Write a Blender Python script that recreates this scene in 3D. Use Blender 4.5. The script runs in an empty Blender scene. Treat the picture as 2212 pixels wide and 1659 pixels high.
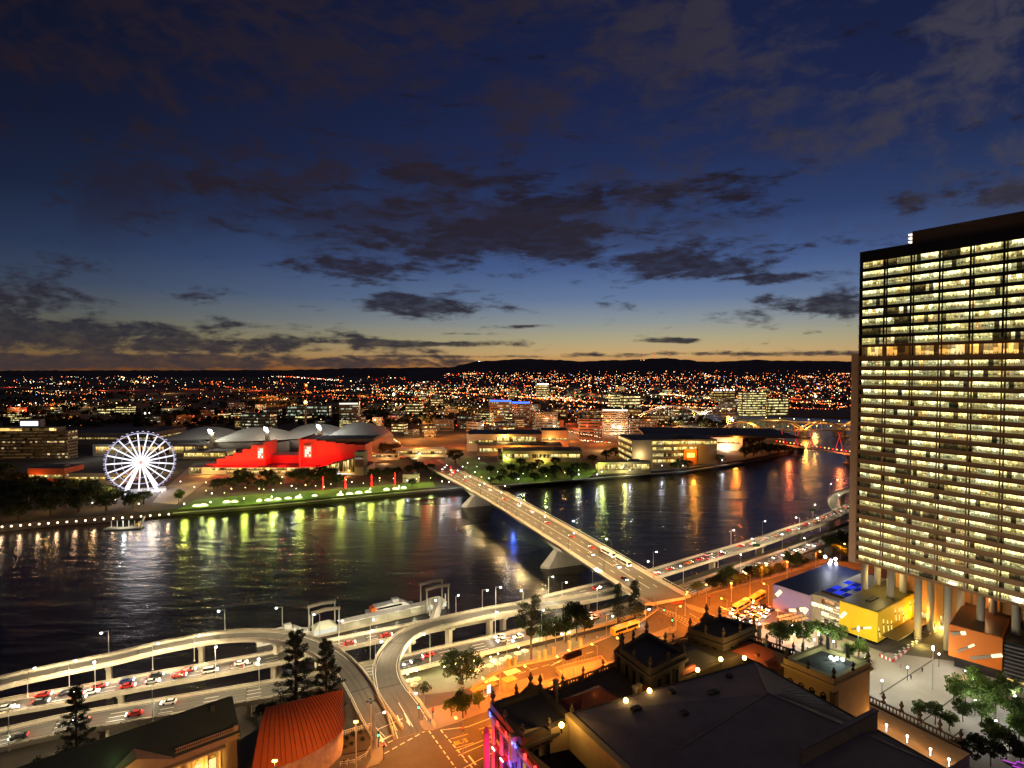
import bpy, math, random
from mathutils import Vector
R = math.radians
random.seed(11)
S = bpy.context.scene
COL = S.collection
# ---------------------------------------------------------------- camera
CAMZ, FPX, CX, CY, VH = 120.0, 1244.0, 1106.0, 829.5, 797.0
PITCH = math.atan((CY - VH) / FPX)
cd = bpy.data.cameras.new('camera'); cam = bpy.data.objects.new('camera', cd); COL.objects.link(cam)
cam.location = (0, 0, CAMZ); cam.rotation_euler = (math.pi/2 - PITCH, 0, 0)
cd.sensor_width = 36; cd.lens = 36 * FPX / 2212; cd.clip_start = 1; cd.clip_end = 30000
S.camera = cam
S.view_settings.view_transform = 'Standard'; S.view_settings.look = 'None'
S.view_settings.exposure = 0; S.view_settings.gamma = 1
cy = S.cycles
cy.use_denoising = True; cy.sample_clamp_indirect = 3; cy.sample_clamp_direct = 0
cy.max_bounces = 5; cy.diffuse_bounces = 2; cy.glossy_bounces = 3; cy.transmission_bounces = 2
cy.caustics_reflective = False; cy.caustics_refractive = False

# ---------------------------------------------------------------- node helper
class NT:
    def __init__(s, nt): s.t = nt; nt.nodes.clear()
    def n(s, kind, ins=None, **kw):
        d = s.t.nodes.new(kind)
        for k, v in kw.items(): setattr(d, k, v)
        if ins:
            for k, v in ins.items():
                if hasattr(v, 'is_output'): s.t.links.new(v, d.inputs[k])
                else: d.inputs[k].default_value = v
        return d
    def m(s, op, a, b=0.0, c=None, clamp=False):
        ins = {0: a, 1: b}
        if c is not None: ins[2] = c
        return s.n('ShaderNodeMath', ins, operation=op, use_clamp=clamp).outputs[0]
    def ramp(s, fac, stops, interp='LINEAR'):
        d = s.n('ShaderNodeValToRGB', {0: fac}); cr = d.color_ramp; cr.interpolation = interp
        while len(cr.elements) < len(stops): cr.elements.new(0.5)
        for e, (p, c) in zip(cr.elements, stops):
            e.position = p; e.color = (*c, 1) if len(c) == 3 else c
        return d.outputs[0]
    def mix(s, f, a, b, mode='MIX'):
        d = s.n('ShaderNodeMix', data_type='RGBA', blend_type=mode)
        for k, v in ((0, f), (6, a), (7, b)):
            if hasattr(v, 'is_output'): s.t.links.new(v, d.inputs[k])
            else: d.inputs[k].default_value = v if k == 0 else (*v, 1)
        return d.outputs[2]
    def sep(s, v):
        return s.n('ShaderNodeSeparateXYZ', {0: v}).outputs
    def comb(s, x, y, z):
        return s.n('ShaderNodeCombineXYZ', {0: x, 1: y, 2: z}).outputs[0]
    def noise(s, vec, scale, detail=3.0, rough=0.5, dist=0.0):
        return s.n('ShaderNodeTexNoise', {'Vector': vec, 'Scale': scale, 'Detail': detail, 'Roughness': rough, 'Distortion': dist}).outputs[0]

# ---------------------------------------------------------------- dusk sky (after sunset: sun below the hills, no direct sun left)
W = bpy.data.worlds.new('World'); S.world = W; W.use_nodes = True
w = NT(W.node_tree)
gen = w.n('ShaderNodeTexCoord').outputs['Generated']
dx, dy, dz = w.sep(w.n('ShaderNodeVectorMath', {0: gen}, operation='NORMALIZE').outputs[0])
hor = w.m('MAXIMUM', w.m('SQRT', w.m('ADD', w.m('MULTIPLY', dx, dx), w.m('MULTIPLY', dy, dy))), 0.02)
yy = w.m('MAXIMUM', dy, 0.1)
AX = w.m('DIVIDE', dx, yy)
EL = w.m('DIVIDE', dz, w.m('MAXIMUM', w.m('MULTIPLY', hor, 0.92), 0.1))
k = 1/0.8
sky = w.ramp(w.m('MULTIPLY', EL, k), [
    (0.0, (.42, .16, .045)), (.010*k, (.56, .25, .07)), (.028*k, (.56, .37, .16)), (.055*k, (.40, .36, .22)),
    (.088*k, (.240, .280, .300)), (.13*k, (.110, .175, .320)), (.19*k, (.050, .098, .255)),
    (.27*k, (.0185, .041, .135)), (.38*k, (.0095, .0190, .080)), (.5*k, (.0066, .0125, .058)), (.66*k, (.0050, .0090, .044))])
sdir = (math.sin(R(17)), math.cos(R(17)))
cosaz = w.m('DIVIDE', w.m('ADD', w.m('MULTIPLY', dx, sdir[0]), w.m('MULTIPLY', dy, sdir[1])), hor)
azf = w.ramp(cosaz, [(0.0, (.14,)*3), (.45, (.24,)*3), (.62, (.36,)*3), (.8, (.60,)*3), (.93, (.85,)*3), (1.0, (1, 1, 1))])
sky = w.mix(1.0, sky, azf, 'MULTIPLY')
nish = w.n('ShaderNodeTexSky', sky_type='NISHITA', sun_disc=False, sun_elevation=R(-3), sun_rotation=R(17), altitude=100)
sky = w.mix(0.05, sky, nish.outputs[0], 'ADD')
# clouds: banks placed by direction, broken up by noise
cv = w.comb(w.m('MULTIPLY', AX, 2.3), w.m('MULTIPLY', EL, 7.5), 0.0)
hv = w.comb(w.m('MULTIPLY', AX, 2.0), w.m('MULTIPLY', EL, 3.6), 3.0)
n1 = w.noise(cv, 3.6, 8, .58, .35)
n2 = w.noise(hv, 1.7, 6, .55, .4)
n3 = w.noise(cv, 14.0, 5, .6, .2)
blobs = [(60, 735, 520, 42, 1.0), (-60, 680, 330, 70, .8), (520, 745, 260, 16, .8), (850, 738, 270, 9, 1.15), (1100, 490, 310, 66, 1.15),
         (1180, 420, 330, 60, .80), (1530, 400, 230, 34, .72), (1000, 350, 280, 40, .55), (620, 420, 360, 90, .42), (790, 568, 175, 36, .9), (900, 650, 170, 28, .85), (1470, 556, 215, 42, .9), (1700, 602, 150, 14, .66),
         (1800, 668, 190, 30, 1.0), (2110, 475, 230, 28, .6), (1450, 733, 85, 6, .9), (1130, 697, 70, 6, .8), (950, 768, 420, 5, .62),
         (1440, 764, 260, 7, .75), (1760, 765, 240, 6, .7), (560, 705, 120, 12, .55), (1470, 405, 260, 42, .55), (1100, 655, 40, 8, .5),
         (200, 782, 760, 17, 1.2), (300, 745, 640, 22, .95), (1000, 715, 70, 4, .6), (1600, 475, 120, 26, .3)]
acc = None
for (u, v, a, b, wt) in blobs:
    gx = w.m('MULTIPLY', w.m('SUBTRACT', AX, (u-CX)/FPX), FPX/a); gy = w.m('MULTIPLY', w.m('SUBTRACT', EL, (VH-v)/FPX), FPX/b)
    q = w.m('ADD', w.m('MULTIPLY', gx, gx), w.m('MULTIPLY', gy, gy))
    g = w.m('MULTIPLY', w.m('EXPONENT', w.m('MULTIPLY', q, -1.0)), wt)
    acc = g if acc is None else w.m('MAXIMUM', acc, g)
dens = w.m('ADD', w.m('ADD', acc, w.m('MULTIPLY', w.m('SUBTRACT', n1, .5), 2.7)), w.m('MULTIPLY', w.m('SUBTRACT', n3, .5), .95))
cl = w.n('ShaderNodeMapRange', {0: dens, 1: .20, 2: .78, 3: 0.0, 4: .97}, interpolation_type='SMOOTHSTEP').outputs[0]
cl = w.m('MULTIPLY', cl, w.n('ShaderNodeMapRange', {0: w.m('ADD', w.m('MULTIPLY', n3, .6), w.m('MULTIPLY', w.noise(hv, 9.0, 6, .6), .4)), 1: .36, 2: .56, 3: .76, 4: 1.0}).outputs[0])
ccol = w.ramp(EL, [(0.0, (.050, .036, .038)), (.06, (.027, .026, .036)), (.15, (.024, .021, .035)), (.3, (.017, .0135, .022)), (.6, (.010, .008, .014))])
sky = w.mix(cl, sky, ccol)
# thin high cloud, brownish, over the upper sky
hi = w.n('ShaderNodeMapRange', {0: w.m('ADD', w.m('MULTIPLY', n2, .55), w.m('MULTIPLY', w.noise(hv, 6.5, 7, .62, .5), .45)), 1: .44, 2: .60, 3: 0.0, 4: .80}, interpolation_type='SMOOTHSTEP').outputs[0]
hi = w.m('MULTIPLY', hi, w.n('ShaderNodeMapRange', {0: EL, 1: .17, 2: .33, 3: 0.0, 4: 1.0}).outputs[0])
hcol = w.ramp(w.n('ShaderNodeMapRange', {0: AX, 1: -.9, 2: .9}).outputs[0], [(0, (.0175, .0108, .0165)), (.5, (.0240, .0180, .0290)), (1, (.060, .056, .078))])
sky = w.mix(hi, sky, hcol)
glow = w.n('ShaderNodeMapRange', {0: w.m('MAXIMUM', dz, w.m('MULTIPLY', dy, -1.5)), 1: .62, 2: .95, 3: 0.0, 4: .85}, interpolation_type='SMOOTHSTEP').outputs[0]
sky = w.mix(glow, sky, (.075, .060, .066))
sky = w.mix(w.m('LESS_THAN', dz, -.02), sky, (.004, .004, .006))
bg = w.n('ShaderNodeBackground', {0: sky, 1: 1.0})
w.n('ShaderNodeOutputWorld', {0: bg.outputs[0]})

# ---------------------------------------------------------------- pixel rays of the photo onto real ground
cp, sp = math.cos(PITCH), math.sin(PITCH)
def ray(u, v):
    a, b = (u-CX)/FPX, (CY-v)/FPX
    return (a, cp + b*sp, b*cp - sp)
def P(u, v, z=0.0):
    r = ray(u, v); t = (z-CAMZ)/r[2]
    return Vector((r[0]*t, r[1]*t, z))
def PY(u, v, y):
    r = ray(u, v); t = y/r[1]
    return Vector((r[0]*t, y, CAMZ + r[2]*t))

# ---------------------------------------------------------------- materials
MATS = {}
def mat(name, col, rough=.8, var=.25, scale=.3, metal=0.0, bump=0.0, bscale=4.0, spec=.3, streak=False):
    if name in MATS: return MATS[name]
    m = bpy.data.materials.new(name); m.use_nodes = True; t = NT(m.node_tree)
    pos = t.n('ShaderNodeNewGeometry').outputs['Position']
    if streak: pos = t.n('ShaderNodeMapping', {0: pos, 3: (1, 1, .12)}).outputs[0]
    nz = t.noise(pos, scale, 5, .6)
    nz2 = t.noise(pos, scale*9, 3, .6)
    f = t.m('ADD', t.m('MULTIPLY', t.m('SUBTRACT', nz, .5), 2.2*var), t.m('MULTIPLY', t.m('SUBTRACT', nz2, .5), .9*var))
    c = t.n('ShaderNodeVectorMath', {0: col, 3: t.m('MAXIMUM', t.m('ADD', f, 1.0), .1)}, operation='SCALE').outputs[0]
    b = t.n('ShaderNodeBsdfPrincipled', {'Base Color': c, 'Roughness': rough, 'Metallic': metal, 'Specular IOR Level': spec})
    if bump:
        bn = t.n('ShaderNodeBump', {'Height': t.noise(pos, bscale, 4), 'Strength': bump, 'Distance': .3})
        t.t.links.new(bn.outputs[0], b.inputs['Normal'])
    t.n('ShaderNodeOutputMaterial', {0: b.outputs[0]})
    MATS[name] = m; return m
def emit(name, col, strength, sample=False):
    if name in MATS: return MATS[name]
    m = bpy.data.materials.new(name); m.use_nodes = True; t = NT(m.node_tree)
    e = t.n('ShaderNodeEmission', {0: (*col, 1), 1: strength}); t.n('ShaderNodeOutputMaterial', {0: e.outputs[0]})
    m.cycles.emission_sampling = 'AUTO' if sample else 'NONE'
    MATS[name] = m; return m
def glow_windows(name, cols, strength, cell=1.5, bay=9.6, dark=.12, furn=.35, sample=False):
    """a lit ribbon of office glass: UV.x runs in metres, UV.y 0..1 up the pane; people, desks and blinds inside vary cell by cell"""
    if name in MATS: return MATS[name]
    m = bpy.data.materials.new(name); m.use_nodes = True; t = NT(m.node_tree)
    uv = t.sep(t.n('ShaderNodeUVMap').outputs[0]); orr = t.n('ShaderNodeObjectInfo').outputs['Random']
    o = t.m('MULTIPLY', orr, 97.0)
    x = t.m('DIVIDE', uv[0], cell); ci = t.m('FLOOR', x); fx = t.m('FRACT', x)
    bi = t.m('FLOOR', t.m('DIVIDE', t.m('ADD', uv[0], t.m('MULTIPLY', orr, 4.0)), bay*.55))
    wn = lambda a, b: t.n('ShaderNodeTexWhiteNoise', {0: t.comb(a, b, 0.0)}, noise_dimensions='2D')
    r1 = wn(ci, o).outputs[0]; r2 = wn(bi, t.m('ADD', o, 3.3)).outputs[0]; r3 = wn(ci, t.m('ADD', o, 8.1)).outputs[0]
    c = t.ramp(t.m('ADD', t.m('MULTIPLY', r2, .7), t.m('MULTIPLY', r1, .3)), [(i/(len(cols)-1), q) for i, q in enumerate(cols)])
    lvl = t.m('ADD', .40, t.m('ADD', t.m('MULTIPLY', r1, .45), t.m('MULTIPLY', t.n('ShaderNodeTexWhiteNoise', {0: t.comb(bi, t.m('ADD', o, 5.7), 0.0)}, noise_dimensions='2D').outputs[0], .55)))
    off = t.m('MULTIPLY', t.m('LESS_THAN', r2, dark), 1.0); off2 = t.m('LESS_THAN', r3, dark*.7)
    on = t.m('SUBTRACT', 1.0, t.m('MULTIPLY', t.m('MAXIMUM', off, off2), .93))
    r4 = wn(ci, t.m('ADD', o, 21.7)).outputs[0]; r5 = wn(t.m('FLOOR', t.m('DIVIDE', ci, 3.0)), t.m('ADD', o, 31.7)).outputs[0]
    blind = t.m('SUBTRACT', 1.0, t.m('MULTIPLY', t.m('MULTIPLY', t.m('LESS_THAN', t.m('MINIMUM', r4, r5), .22), t.m('GREATER_THAN', uv[1], t.m('ADD', .25, t.m('MULTIPLY', r3, .4)))), .72))
    nv = t.comb(t.m('MULTIPLY', uv[0], 1.6), t.m('ADD', t.m('MULTIPLY', uv[1], 2.0), o), 0.0)
    nn = t.noise(nv, 1.0, 4, .65)
    low = t.m('SUBTRACT', furn + .18, t.m('MULTIPLY', uv[1], .62))
    cei = t.m('MULTIPLY', t.m('GREATER_THAN', uv[1], .80), t.m('MULTIPLY', t.m('GREATER_THAN', t.noise(t.comb(t.m('MULTIPLY', uv[0], 1.1), o, 0.0), 1.0, 1), .5), .7))
    warm = t.m('GREATER_THAN', t.noise(t.comb(t.m('MULTIPLY', uv[0], .9), t.m('ADD', t.m('MULTIPLY', uv[1], 1.6), o), 7.0), 1.0, 3, .7), .60)
    c = t.mix(t.m('MULTIPLY', warm, .6), c, (1.0, .38, .12))
    lvl = t.m('ADD', lvl, cei)
    fur = t.n('ShaderNodeMapRange', {0: t.m('ADD', nn, low), 1: .62, 2: .78, 3: 1.0, 4: .16}).outputs[0]
    mul = t.m('GREATER_THAN', fx, .05)
    bx = t.m('FRACT', t.m('DIVIDE', uv[0], bay)); pier = t.m('GREATER_THAN', bx, .06)
    st = t.m('MULTIPLY', t.m('MULTIPLY', t.m('MULTIPLY', lvl, on), t.m('MULTIPLY', fur, blind)), t.m('MULTIPLY', t.m('ADD', t.m('MULTIPLY', mul, .8), .2), t.m('ADD', t.m('MULTIPLY', pier, .95), .05)))
    e = t.n('ShaderNodeEmission', {0: c, 1: t.m('MULTIPLY', st, strength)})
    g = t.n('ShaderNodeBsdfPrincipled', {'Base Color': (.01, .01, .012, 1), 'Roughness': .12})
    a = t.n('ShaderNodeAddShader', {0: e.outputs[0], 1: g.outputs[0]})
    t.n('ShaderNodeOutputMaterial', {0: a.outputs[0]})
    m.cycles.emission_sampling = 'AUTO' if sample else 'NONE'
    MATS[name] = m; return m

concrete = mat('concrete', (.42, .38, .30), .85, .30, .25, bump=.15, streak=True)
concrete_d = mat('weathered_concrete', (.22, .20, .17), .9, .3, .2, streak=True)
asphalt = mat('asphalt', (.078, .072, .064), .85, .42, .10)
asphalt_d = mat('dark_asphalt', (.050, .048, .046), .9, .3, .1)
paving = mat('paving', (.19, .17, .145), .8, .2, .35)
plaza_m = mat('pale_paving', (.27, .25, .215), .7, .2, .12)
paint_w = mat('white_road_paint', (.75, .73, .66), .7, .15, 1.0)
paint_y = mat('yellow_road_paint', (.72, .50, .08), .7, .15, 1.0)
steel = mat('galvanised_steel', (.55, .55, .53), .45, .1, .5, metal=.3)
steel_d = mat('dark_painted_steel', (.03, .03, .035), .5, .1, .5)
white_m = mat('white_paint', (.78, .77, .74), .6, .08, .3)
roof_dark = mat('dark_roofing', (.055, .052, .058), .8, .25, .2)
roof_grey = mat('grey_roofing', (.10, .10, .105), .8, .3, .1)
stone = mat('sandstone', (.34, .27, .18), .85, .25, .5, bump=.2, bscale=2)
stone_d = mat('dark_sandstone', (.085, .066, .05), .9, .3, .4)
glass_d = mat('dark_glass', (.012, .014, .018), .08, .1, 1.0, spec=.6)
tyre_m = mat('tyre_rubber', (.015, .015, .015), .9, .1, 1)
bark = mat('bark', (.09, .065, .045), .95, .3, 1.5)
soil = mat('soil', (.06, .045, .03), .95, .3, .5)
grass_m = mat('lawn', (.10, .17, .03), .95, .35, .25)
water_dirt = mat('river_wall', (.10, .09, .08), .95, .35, .15)
far_ground = mat('suburb_ground', (.07, .06, .05), .95, .4, .006)
def leafmat(name, col):
    if name in MATS: return MATS[name]
    m = bpy.data.materials.new(name); m.use_nodes = True; t = NT(m.node_tree)
    g = t.n('ShaderNodeNewGeometry'); ri = g.outputs['Random Per Island']
    nz = t.noise(g.outputs['Position'], .45, 3)
    f = t.m('ADD', t.m('ADD', .25, t.m('MULTIPLY', ri, .8)), t.m('MULTIPLY', nz, .9))
    c = t.n('ShaderNodeVectorMath', {0: col, 3: f}, operation='SCALE').outputs[0]
    b = t.n('ShaderNodeBsdfPrincipled', {'Base Color': c, 'Roughness': .7, 'Specular IOR Level': .2})
    tr = t.n('ShaderNodeBsdfTranslucent', {0: c})
    t.n('ShaderNodeOutputMaterial', {0: t.n('ShaderNodeMixShader', {0: .25, 1: b.outputs[0], 2: tr.outputs[0]}).outputs[0]})
    MATS[name] = m; return m
leaf_fig = leafmat('fig_leaves', (.030, .043, .013)); leaf_pine = leafmat('pine_needles', (.022, .032, .016))
leaf_gum = leafmat('gum_leaves', (.05, .062, .022)); leaf_bright = leafmat('bright_leaves', (.09, .15, .03))
SODIUM = (1.0, .205, .012); WARM = (1.0, .72, .36); COOL = (.92, .95, 1.0); LIME = (.72, .9, .10)
e_white = emit('white_lamp_glow', (.95, .95, 1.0), 12); e_sod = emit('sodium_lamp_glow', (1.0, .50, .10), 9)
e_warm = emit('warm_lamp_glow', (1.0, .75, .35), 8); e_lime = emit('lime_lamp_glow', (.85, 1.0, .45), 8)
e_head = emit('headlight_glow', (1.0, .93, .78), 9); e_tail = emit('taillight_glow', (1.0, .03, .015), 4)
e_red = emit('red_lamp_glow', (1.0, .02, .01), 5); e_green = emit('green_lamp_glow', (.05, 1.0, .35), 5); e_blue = emit('blue_lamp_glow', (.05, .12, 1.0), 6)
g_warm = glow_windows('warm_lit_glass', [(1, .42, .06), (1, .62, .16), (1, .72, .22), (1, .8, .4)], 1.0, 2.2, 8.8, .1)
g_yell = glow_windows('yellow_lit_glass', [(1, .60, .10), (1, .72, .18), (1, .78, .25), (.95, .85, .4)], 1.25, 2.4, 9.6, .05, .2)
g_office = glow_windows('office_lit_glass', [(1, .64, .15), (.98, .80, .27), (.95, .86, .33), (.90, .90, .44), (1, .55, .13)], 2.15, 1.45, 9.6, .10, .36)
g_city = glow_windows('city_lit_glass', [(1, .45, .1), (.95, .8, .4), (.8, .9, .55), (.9, .95, .8)], .9, 3.0, 15, .45, .3)

# ---------------------------------------------------------------- mesh builder
def org(o):
    v = Vector((0, 0, 0))
    while o is not None: v += o.location; o = o.parent
    return v
KIDS = {}
def adopt(o, p):
    o.parent = p; KIDS.setdefault(p.name, []).append(o)
class M:
    def __init__(s): s.v = []; s.f = []; s.mi = []; s.uv = {}
    def quad(s, a, b, c, d, mi=0, uv=None):
        n = len(s.v); s.v += [tuple(a), tuple(b), tuple(c), tuple(d)]; s.f.append((n, n+1, n+2, n+3)); s.mi.append(mi)
        if uv: s.uv[len(s.f)-1] = uv
    def prism(s, pts, z0, z1, mi=0, bottom=True, top=True, mtop=None):
        n = len(s.v); k = len(pts)
        ar = sum(pts[i][0]*pts[(i+1) % k][1]-pts[(i+1) % k][0]*pts[i][1] for i in range(k))
        if ar < 0: pts = pts[::-1]
        s.v += [(p[0], p[1], z0) for p in pts] + [(p[0], p[1], z1) for p in pts]
        for i in range(k):
            j = (i+1) % k; s.f.append((n+i, n+j, n+k+j, n+k+i)); s.mi.append(mi)
        if top: s.f.append(tuple(range(n+k, n+2*k))); s.mi.append(mi if mtop is None else mtop)
        if bottom: s.f.append(tuple(range(n+k-1, n-1, -1))); s.mi.append(mi)
    def box(s, x, y, z0, sx, sy, h, rot=0.0, mi=0, mtop=None, taper=1.0):
        c, q = math.cos(rot), math.sin(rot); n = len(s.v)
        for (z, k) in ((z0, 1.0), (z0+h, taper)):
            for a, b in ((-1, -1), (1, -1), (1, 1), (-1, 1)):
                px, py = a*sx/2*k, b*sy/2*k; s.v.append((x+px*c-py*q, y+px*q+py*c, z))
        for f in ((0, 1, 5, 4), (1, 2, 6, 5), (2, 3, 7, 6), (3, 0, 4, 7), (3, 2, 1, 0)):
            s.f.append(tuple(n+i for i in f)); s.mi.append(mi)
        s.f.append((n+4, n+5, n+6, n+7)); s.mi.append(mi if mtop is None else mtop)
    def tube(s, path, r, n=6, mi=0, cap=True):
        path = [Vector(p) for p in path]; rs = r if isinstance(r, (list, tuple)) else [r]*len(path); rings = []
        for i, p in enumerate(path):
            t = (path[min(i+1, len(path)-1)]-path[max(i-1, 0)]).normalized()
            a = Vector((0, 0, 1)) if abs(t.z) < .9 else Vector((1, 0, 0))
            e1 = t.cross(a).normalized(); e2 = t.cross(e1); b = len(s.v); rings.append(b)
            for k in range(n):
                an = 2*math.pi*(k+.5)/n; s.v.append(tuple(p+e1*math.cos(an)*rs[i]+e2*math.sin(an)*rs[i]))
        for i in range(len(rings)-1):
            for k in range(n):
                k2 = (k+1) % n; s.f.append((rings[i]+k, rings[i+1]+k, rings[i+1]+k2, rings[i]+k2)); s.mi.append(mi)
        if cap:
            s.f.append(tuple(rings[0]+k for k in range(n))); s.mi.append(mi)
            s.f.append(tuple(rings[-1]+k for k in range(n-1, -1, -1))); s.mi.append(mi)
    def lathe(s, x, y, z, prof, n=8, mi=0):
        rings = []
        for (r, h) in prof:
            rings.append(len(s.v))
            for k in range(n):
                a = 2*math.pi*k/n; s.v.append((x+r*math.cos(a), y+r*math.sin(a), z+h))
        for i in range(len(rings)-1):
            for k in range(n):
                k2 = (k+1) % n; s.f.append((rings[i]+k, rings[i]+k2, rings[i+1]+k2, rings[i+1]+k)); s.mi.append(mi)
        s.f.append(tuple(rings[0]+k for k in range(n-1, -1, -1))); s.mi.append(mi)
        s.f.append(tuple(rings[-1]+k for k in range(n))); s.mi.append(mi)
    def ball(s, x, y, z, r, mi=0, n=8, sq=1.0):
        s.lathe(x, y, z, [(r*math.sin(a)+1e-3, -r*sq*math.cos(a)) for a in (0.05, .6, 1.1, 1.57, 2.04, 2.54, 3.09)], n, mi)
    def ribbon(s, L, Rr, mi=0):
        for i in range(len(L)-1): s.quad(L[i], Rr[i], Rr[i+1], L[i+1], mi)
    def sweep(s, ringpts, mi=0, close=True, caps=True):
        """ringpts: list of rings (lists of 3D points, same length)"""
        k = len(ringpts[0]); bs = []
        for r in ringpts: bs.append(len(s.v)); s.v += [tuple(p) for p in r]
        for i in range(len(bs)-1):
            for j in range(k if close else k-1):
                j2 = (j+1) % k; s.f.append((bs[i]+j, bs[i]+j2, bs[i+1]+j2, bs[i+1]+j)); s.mi.append(mi)
        if caps and close:
            s.f.append(tuple(bs[0]+j for j in range(k-1, -1, -1))); s.mi.append(mi); s.f.append(tuple(bs[-1]+j for j in range(k))); s.mi.append(mi)
    def build(s, name, mats, parent=None, smooth=False, loc=None):
        if not isinstance(mats, (list, tuple)): mats = [mats]
        o3 = org(parent) if parent is not None else (Vector(loc) if loc is not None else Vector((0, 0, 0)))
        me = bpy.data.meshes.new(name)
        me.from_pydata([(a-o3.x, b-o3.y, c-o3.z) for a, b, c in s.v], [], s.f)
        for q in mats: me.materials.append(q)
        if any(s.mi): me.polygons.foreach_set('material_index', s.mi)
        if smooth: me.polygons.foreach_set('use_smooth', [True]*len(s.f))
        if s.uv:
            ul = me.uv_layers.new(name='UVMap')
            for fi, uvs in s.uv.items():
                p = me.polygons[fi]
                for li, q in zip(p.loop_indices, uvs): ul.data[li].uv = q
        me.update()
        o = bpy.data.objects.new(name, me); COL.objects.link(o)
        if parent is not None: adopt(o, parent)
        elif loc is not None: o.location = o3
        return o
def tag(o, label=None, cat=None, group=None, kind=None):
    if label: o['label'] = label
    if cat: o['category'] = cat
    if group: o['group'] = group
    if kind: o['kind'] = kind
    return o
def thing(name, label, cat, loc=(0, 0, 0), rot=0.0, group=None):
    o = bpy.data.objects.new(name, None); COL.objects.link(o); o.location = loc; o.rotation_euler = (0, 0, rot)
    o.empty_display_size = .5
    return tag(o, label, cat, group)
def copy_tree(o, parent=None, loc=None, rot=None, label=None, scale=None, group=None, cat=None):
    c = o.copy(); COL.objects.link(c)
    if parent is not None: adopt(c, parent)
    if loc is not None: c.location = loc
    if rot is not None: c.rotation_euler = (0, 0, rot)
    if scale is not None: c.scale = (scale,)*3 if not isinstance(scale, (tuple, list)) else scale
    tag(c, label, cat, group)
    for ch in list(KIDS.get(o.name, ())): copy_tree(ch, c)
    return c
class Kind:
    """first placement moves the prototype itself, later ones copy it"""
    def __init__(s, proto): s.p = proto; s.used = False
    def put(s, loc, rot, label, scale=1.0, group=None, cat=None):
        sc = (scale,)*3 if not isinstance(scale, (tuple, list)) else scale
        if s.used: return copy_tree(s.p, None, loc, rot, label, sc, group, cat)
        s.used = True; s.p.location = loc; s.p.rotation_euler = (0, 0, rot); s.p.scale = sc
        return tag(s.p, label, cat, group)
def light(parent, pos, power, col, radius=.4, spot=None, aim=(0, 0, -1), blend=.6, name='lamp_light'):
    d = bpy.data.lights.new(name, 'SPOT' if spot else 'POINT'); d.energy = power; d.color = col; d.shadow_soft_size = radius
    if spot: d.spot_size = R(spot); d.spot_blend = blend
    o = bpy.data.objects.new(name, d); COL.objects.link(o)
    o.location = Vector(pos) - (org(parent) if parent else Vector((0, 0, 0)))
    if spot: o.rotation_euler = Vector(aim).to_track_quat('-Z', 'Y').to_euler()
    if parent: adopt(o, parent)
    return o
def text_mesh(name, body, size, ext, align, m):
    cu = bpy.data.curves.new(name, 'FONT'); cu.body = body; cu.size = size; cu.extrude = ext; cu.align_x = align
    t_ = bpy.data.objects.new(name, cu); COL.objects.link(t_); me = bpy.data.meshes.new_from_object(t_.evaluated_get(bpy.context.evaluated_depsgraph_get()))
    bpy.data.objects.remove(t_); bpy.data.curves.remove(cu); me.materials.clear(); me.materials.append(m); o = bpy.data.objects.new(name, me); COL.objects.link(o); return o
def struct(o): o['kind'] = 'structure'; return o
def smooth_path(pts, step=4.0):
    """Catmull-Rom through pts (3D), resampled"""
    pts = [Vector(p) for p in pts]; q = [pts[0]*2-pts[1]] + pts + [pts[-1]*2-pts[-2]]; out = []
    for i in range(1, len(q)-2):
        n = max(2, int((q[i+1]-q[i]).length/step))
        for k in range(n):
            t = k/n; a, b, c, d = q[i-1], q[i], q[i+1], q[i+2]
            out.append(.5*((2*b)+(c-a)*t+(2*a-5*b+4*c-d)*t*t+(3*b-a-3*c+d)*t**3))
    return out + [pts[-1]]
def sides(path):
    out = []
    for i in range(len(path)):
        t = path[min(i+1, len(path)-1)]-path[max(i-1, 0)]; t.z = 0; t.normalize(); out.append(Vector((t.y, -t.x, 0)))
    return out
def along(path, s):
    for i in range(len(path)-1):
        d = (path[i+1]-path[i]).length
        if s <= d: return path[i].lerp(path[i+1], s/d), path[i+1]-path[i]
        s -= d
    return path[-1].copy(), path[-1]-path[-2]
def plen(path): return sum((path[i+1]-path[i]).length for i in range(len(path)-1))
ORD = ['first', 'second', 'third', 'fourth', 'fifth', 'sixth', 'seventh', 'eighth', 'ninth', 'tenth', 'eleventh', 'twelfth', 'thirteenth',
       'fourteenth', 'fifteenth', 'sixteenth', 'seventeenth', 'eighteenth', 'nineteenth', 'twentieth']
def nth(i):
    k = i+1
    if k <= 20: return ORD[i]
    if k % 10 == 0: return ['thirtieth', 'fortieth', 'fiftieth', 'sixtieth'][k//10-3]
    return ['twenty-', 'thirty-', 'forty-', 'fifty-', 'sixty-'][k//10-2] + ORD[k % 10-1]
# ================================================================ ground, river, hills
def poly_sheet(name, pts, z, m, depth=0.0):
    b = M(); b.prism([(p[0], p[1]) for p in pts], z-max(depth, .02), z, 0, bottom=False)
    return struct(b.build(name, m))
wm = bpy.data.materials.new('river_water'); wm.use_nodes = True; t = NT(wm.node_tree)
wp = t.n('ShaderNodeNewGeometry').outputs['Position']
wa = t.noise(t.n('ShaderNodeMapping', {0: wp, 2: (0, 0, R(24)), 3: (.035, .11, 1)}).outputs[0], 1.0, 5, .62, .6)
wb = t.noise(t.n('ShaderNodeMapping', {0: wp, 2: (0, 0, R(-12)), 3: (.22, .5, 1)}).outputs[0], 1.0, 3, .6, .3)
h = t.m('ADD', t.m('MULTIPLY', wa, 1.0), t.m('MULTIPLY', wb, .17))
bn = t.n('ShaderNodeBump', {'Height': h, 'Strength': 1.0, 'Distance': .60})
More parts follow.
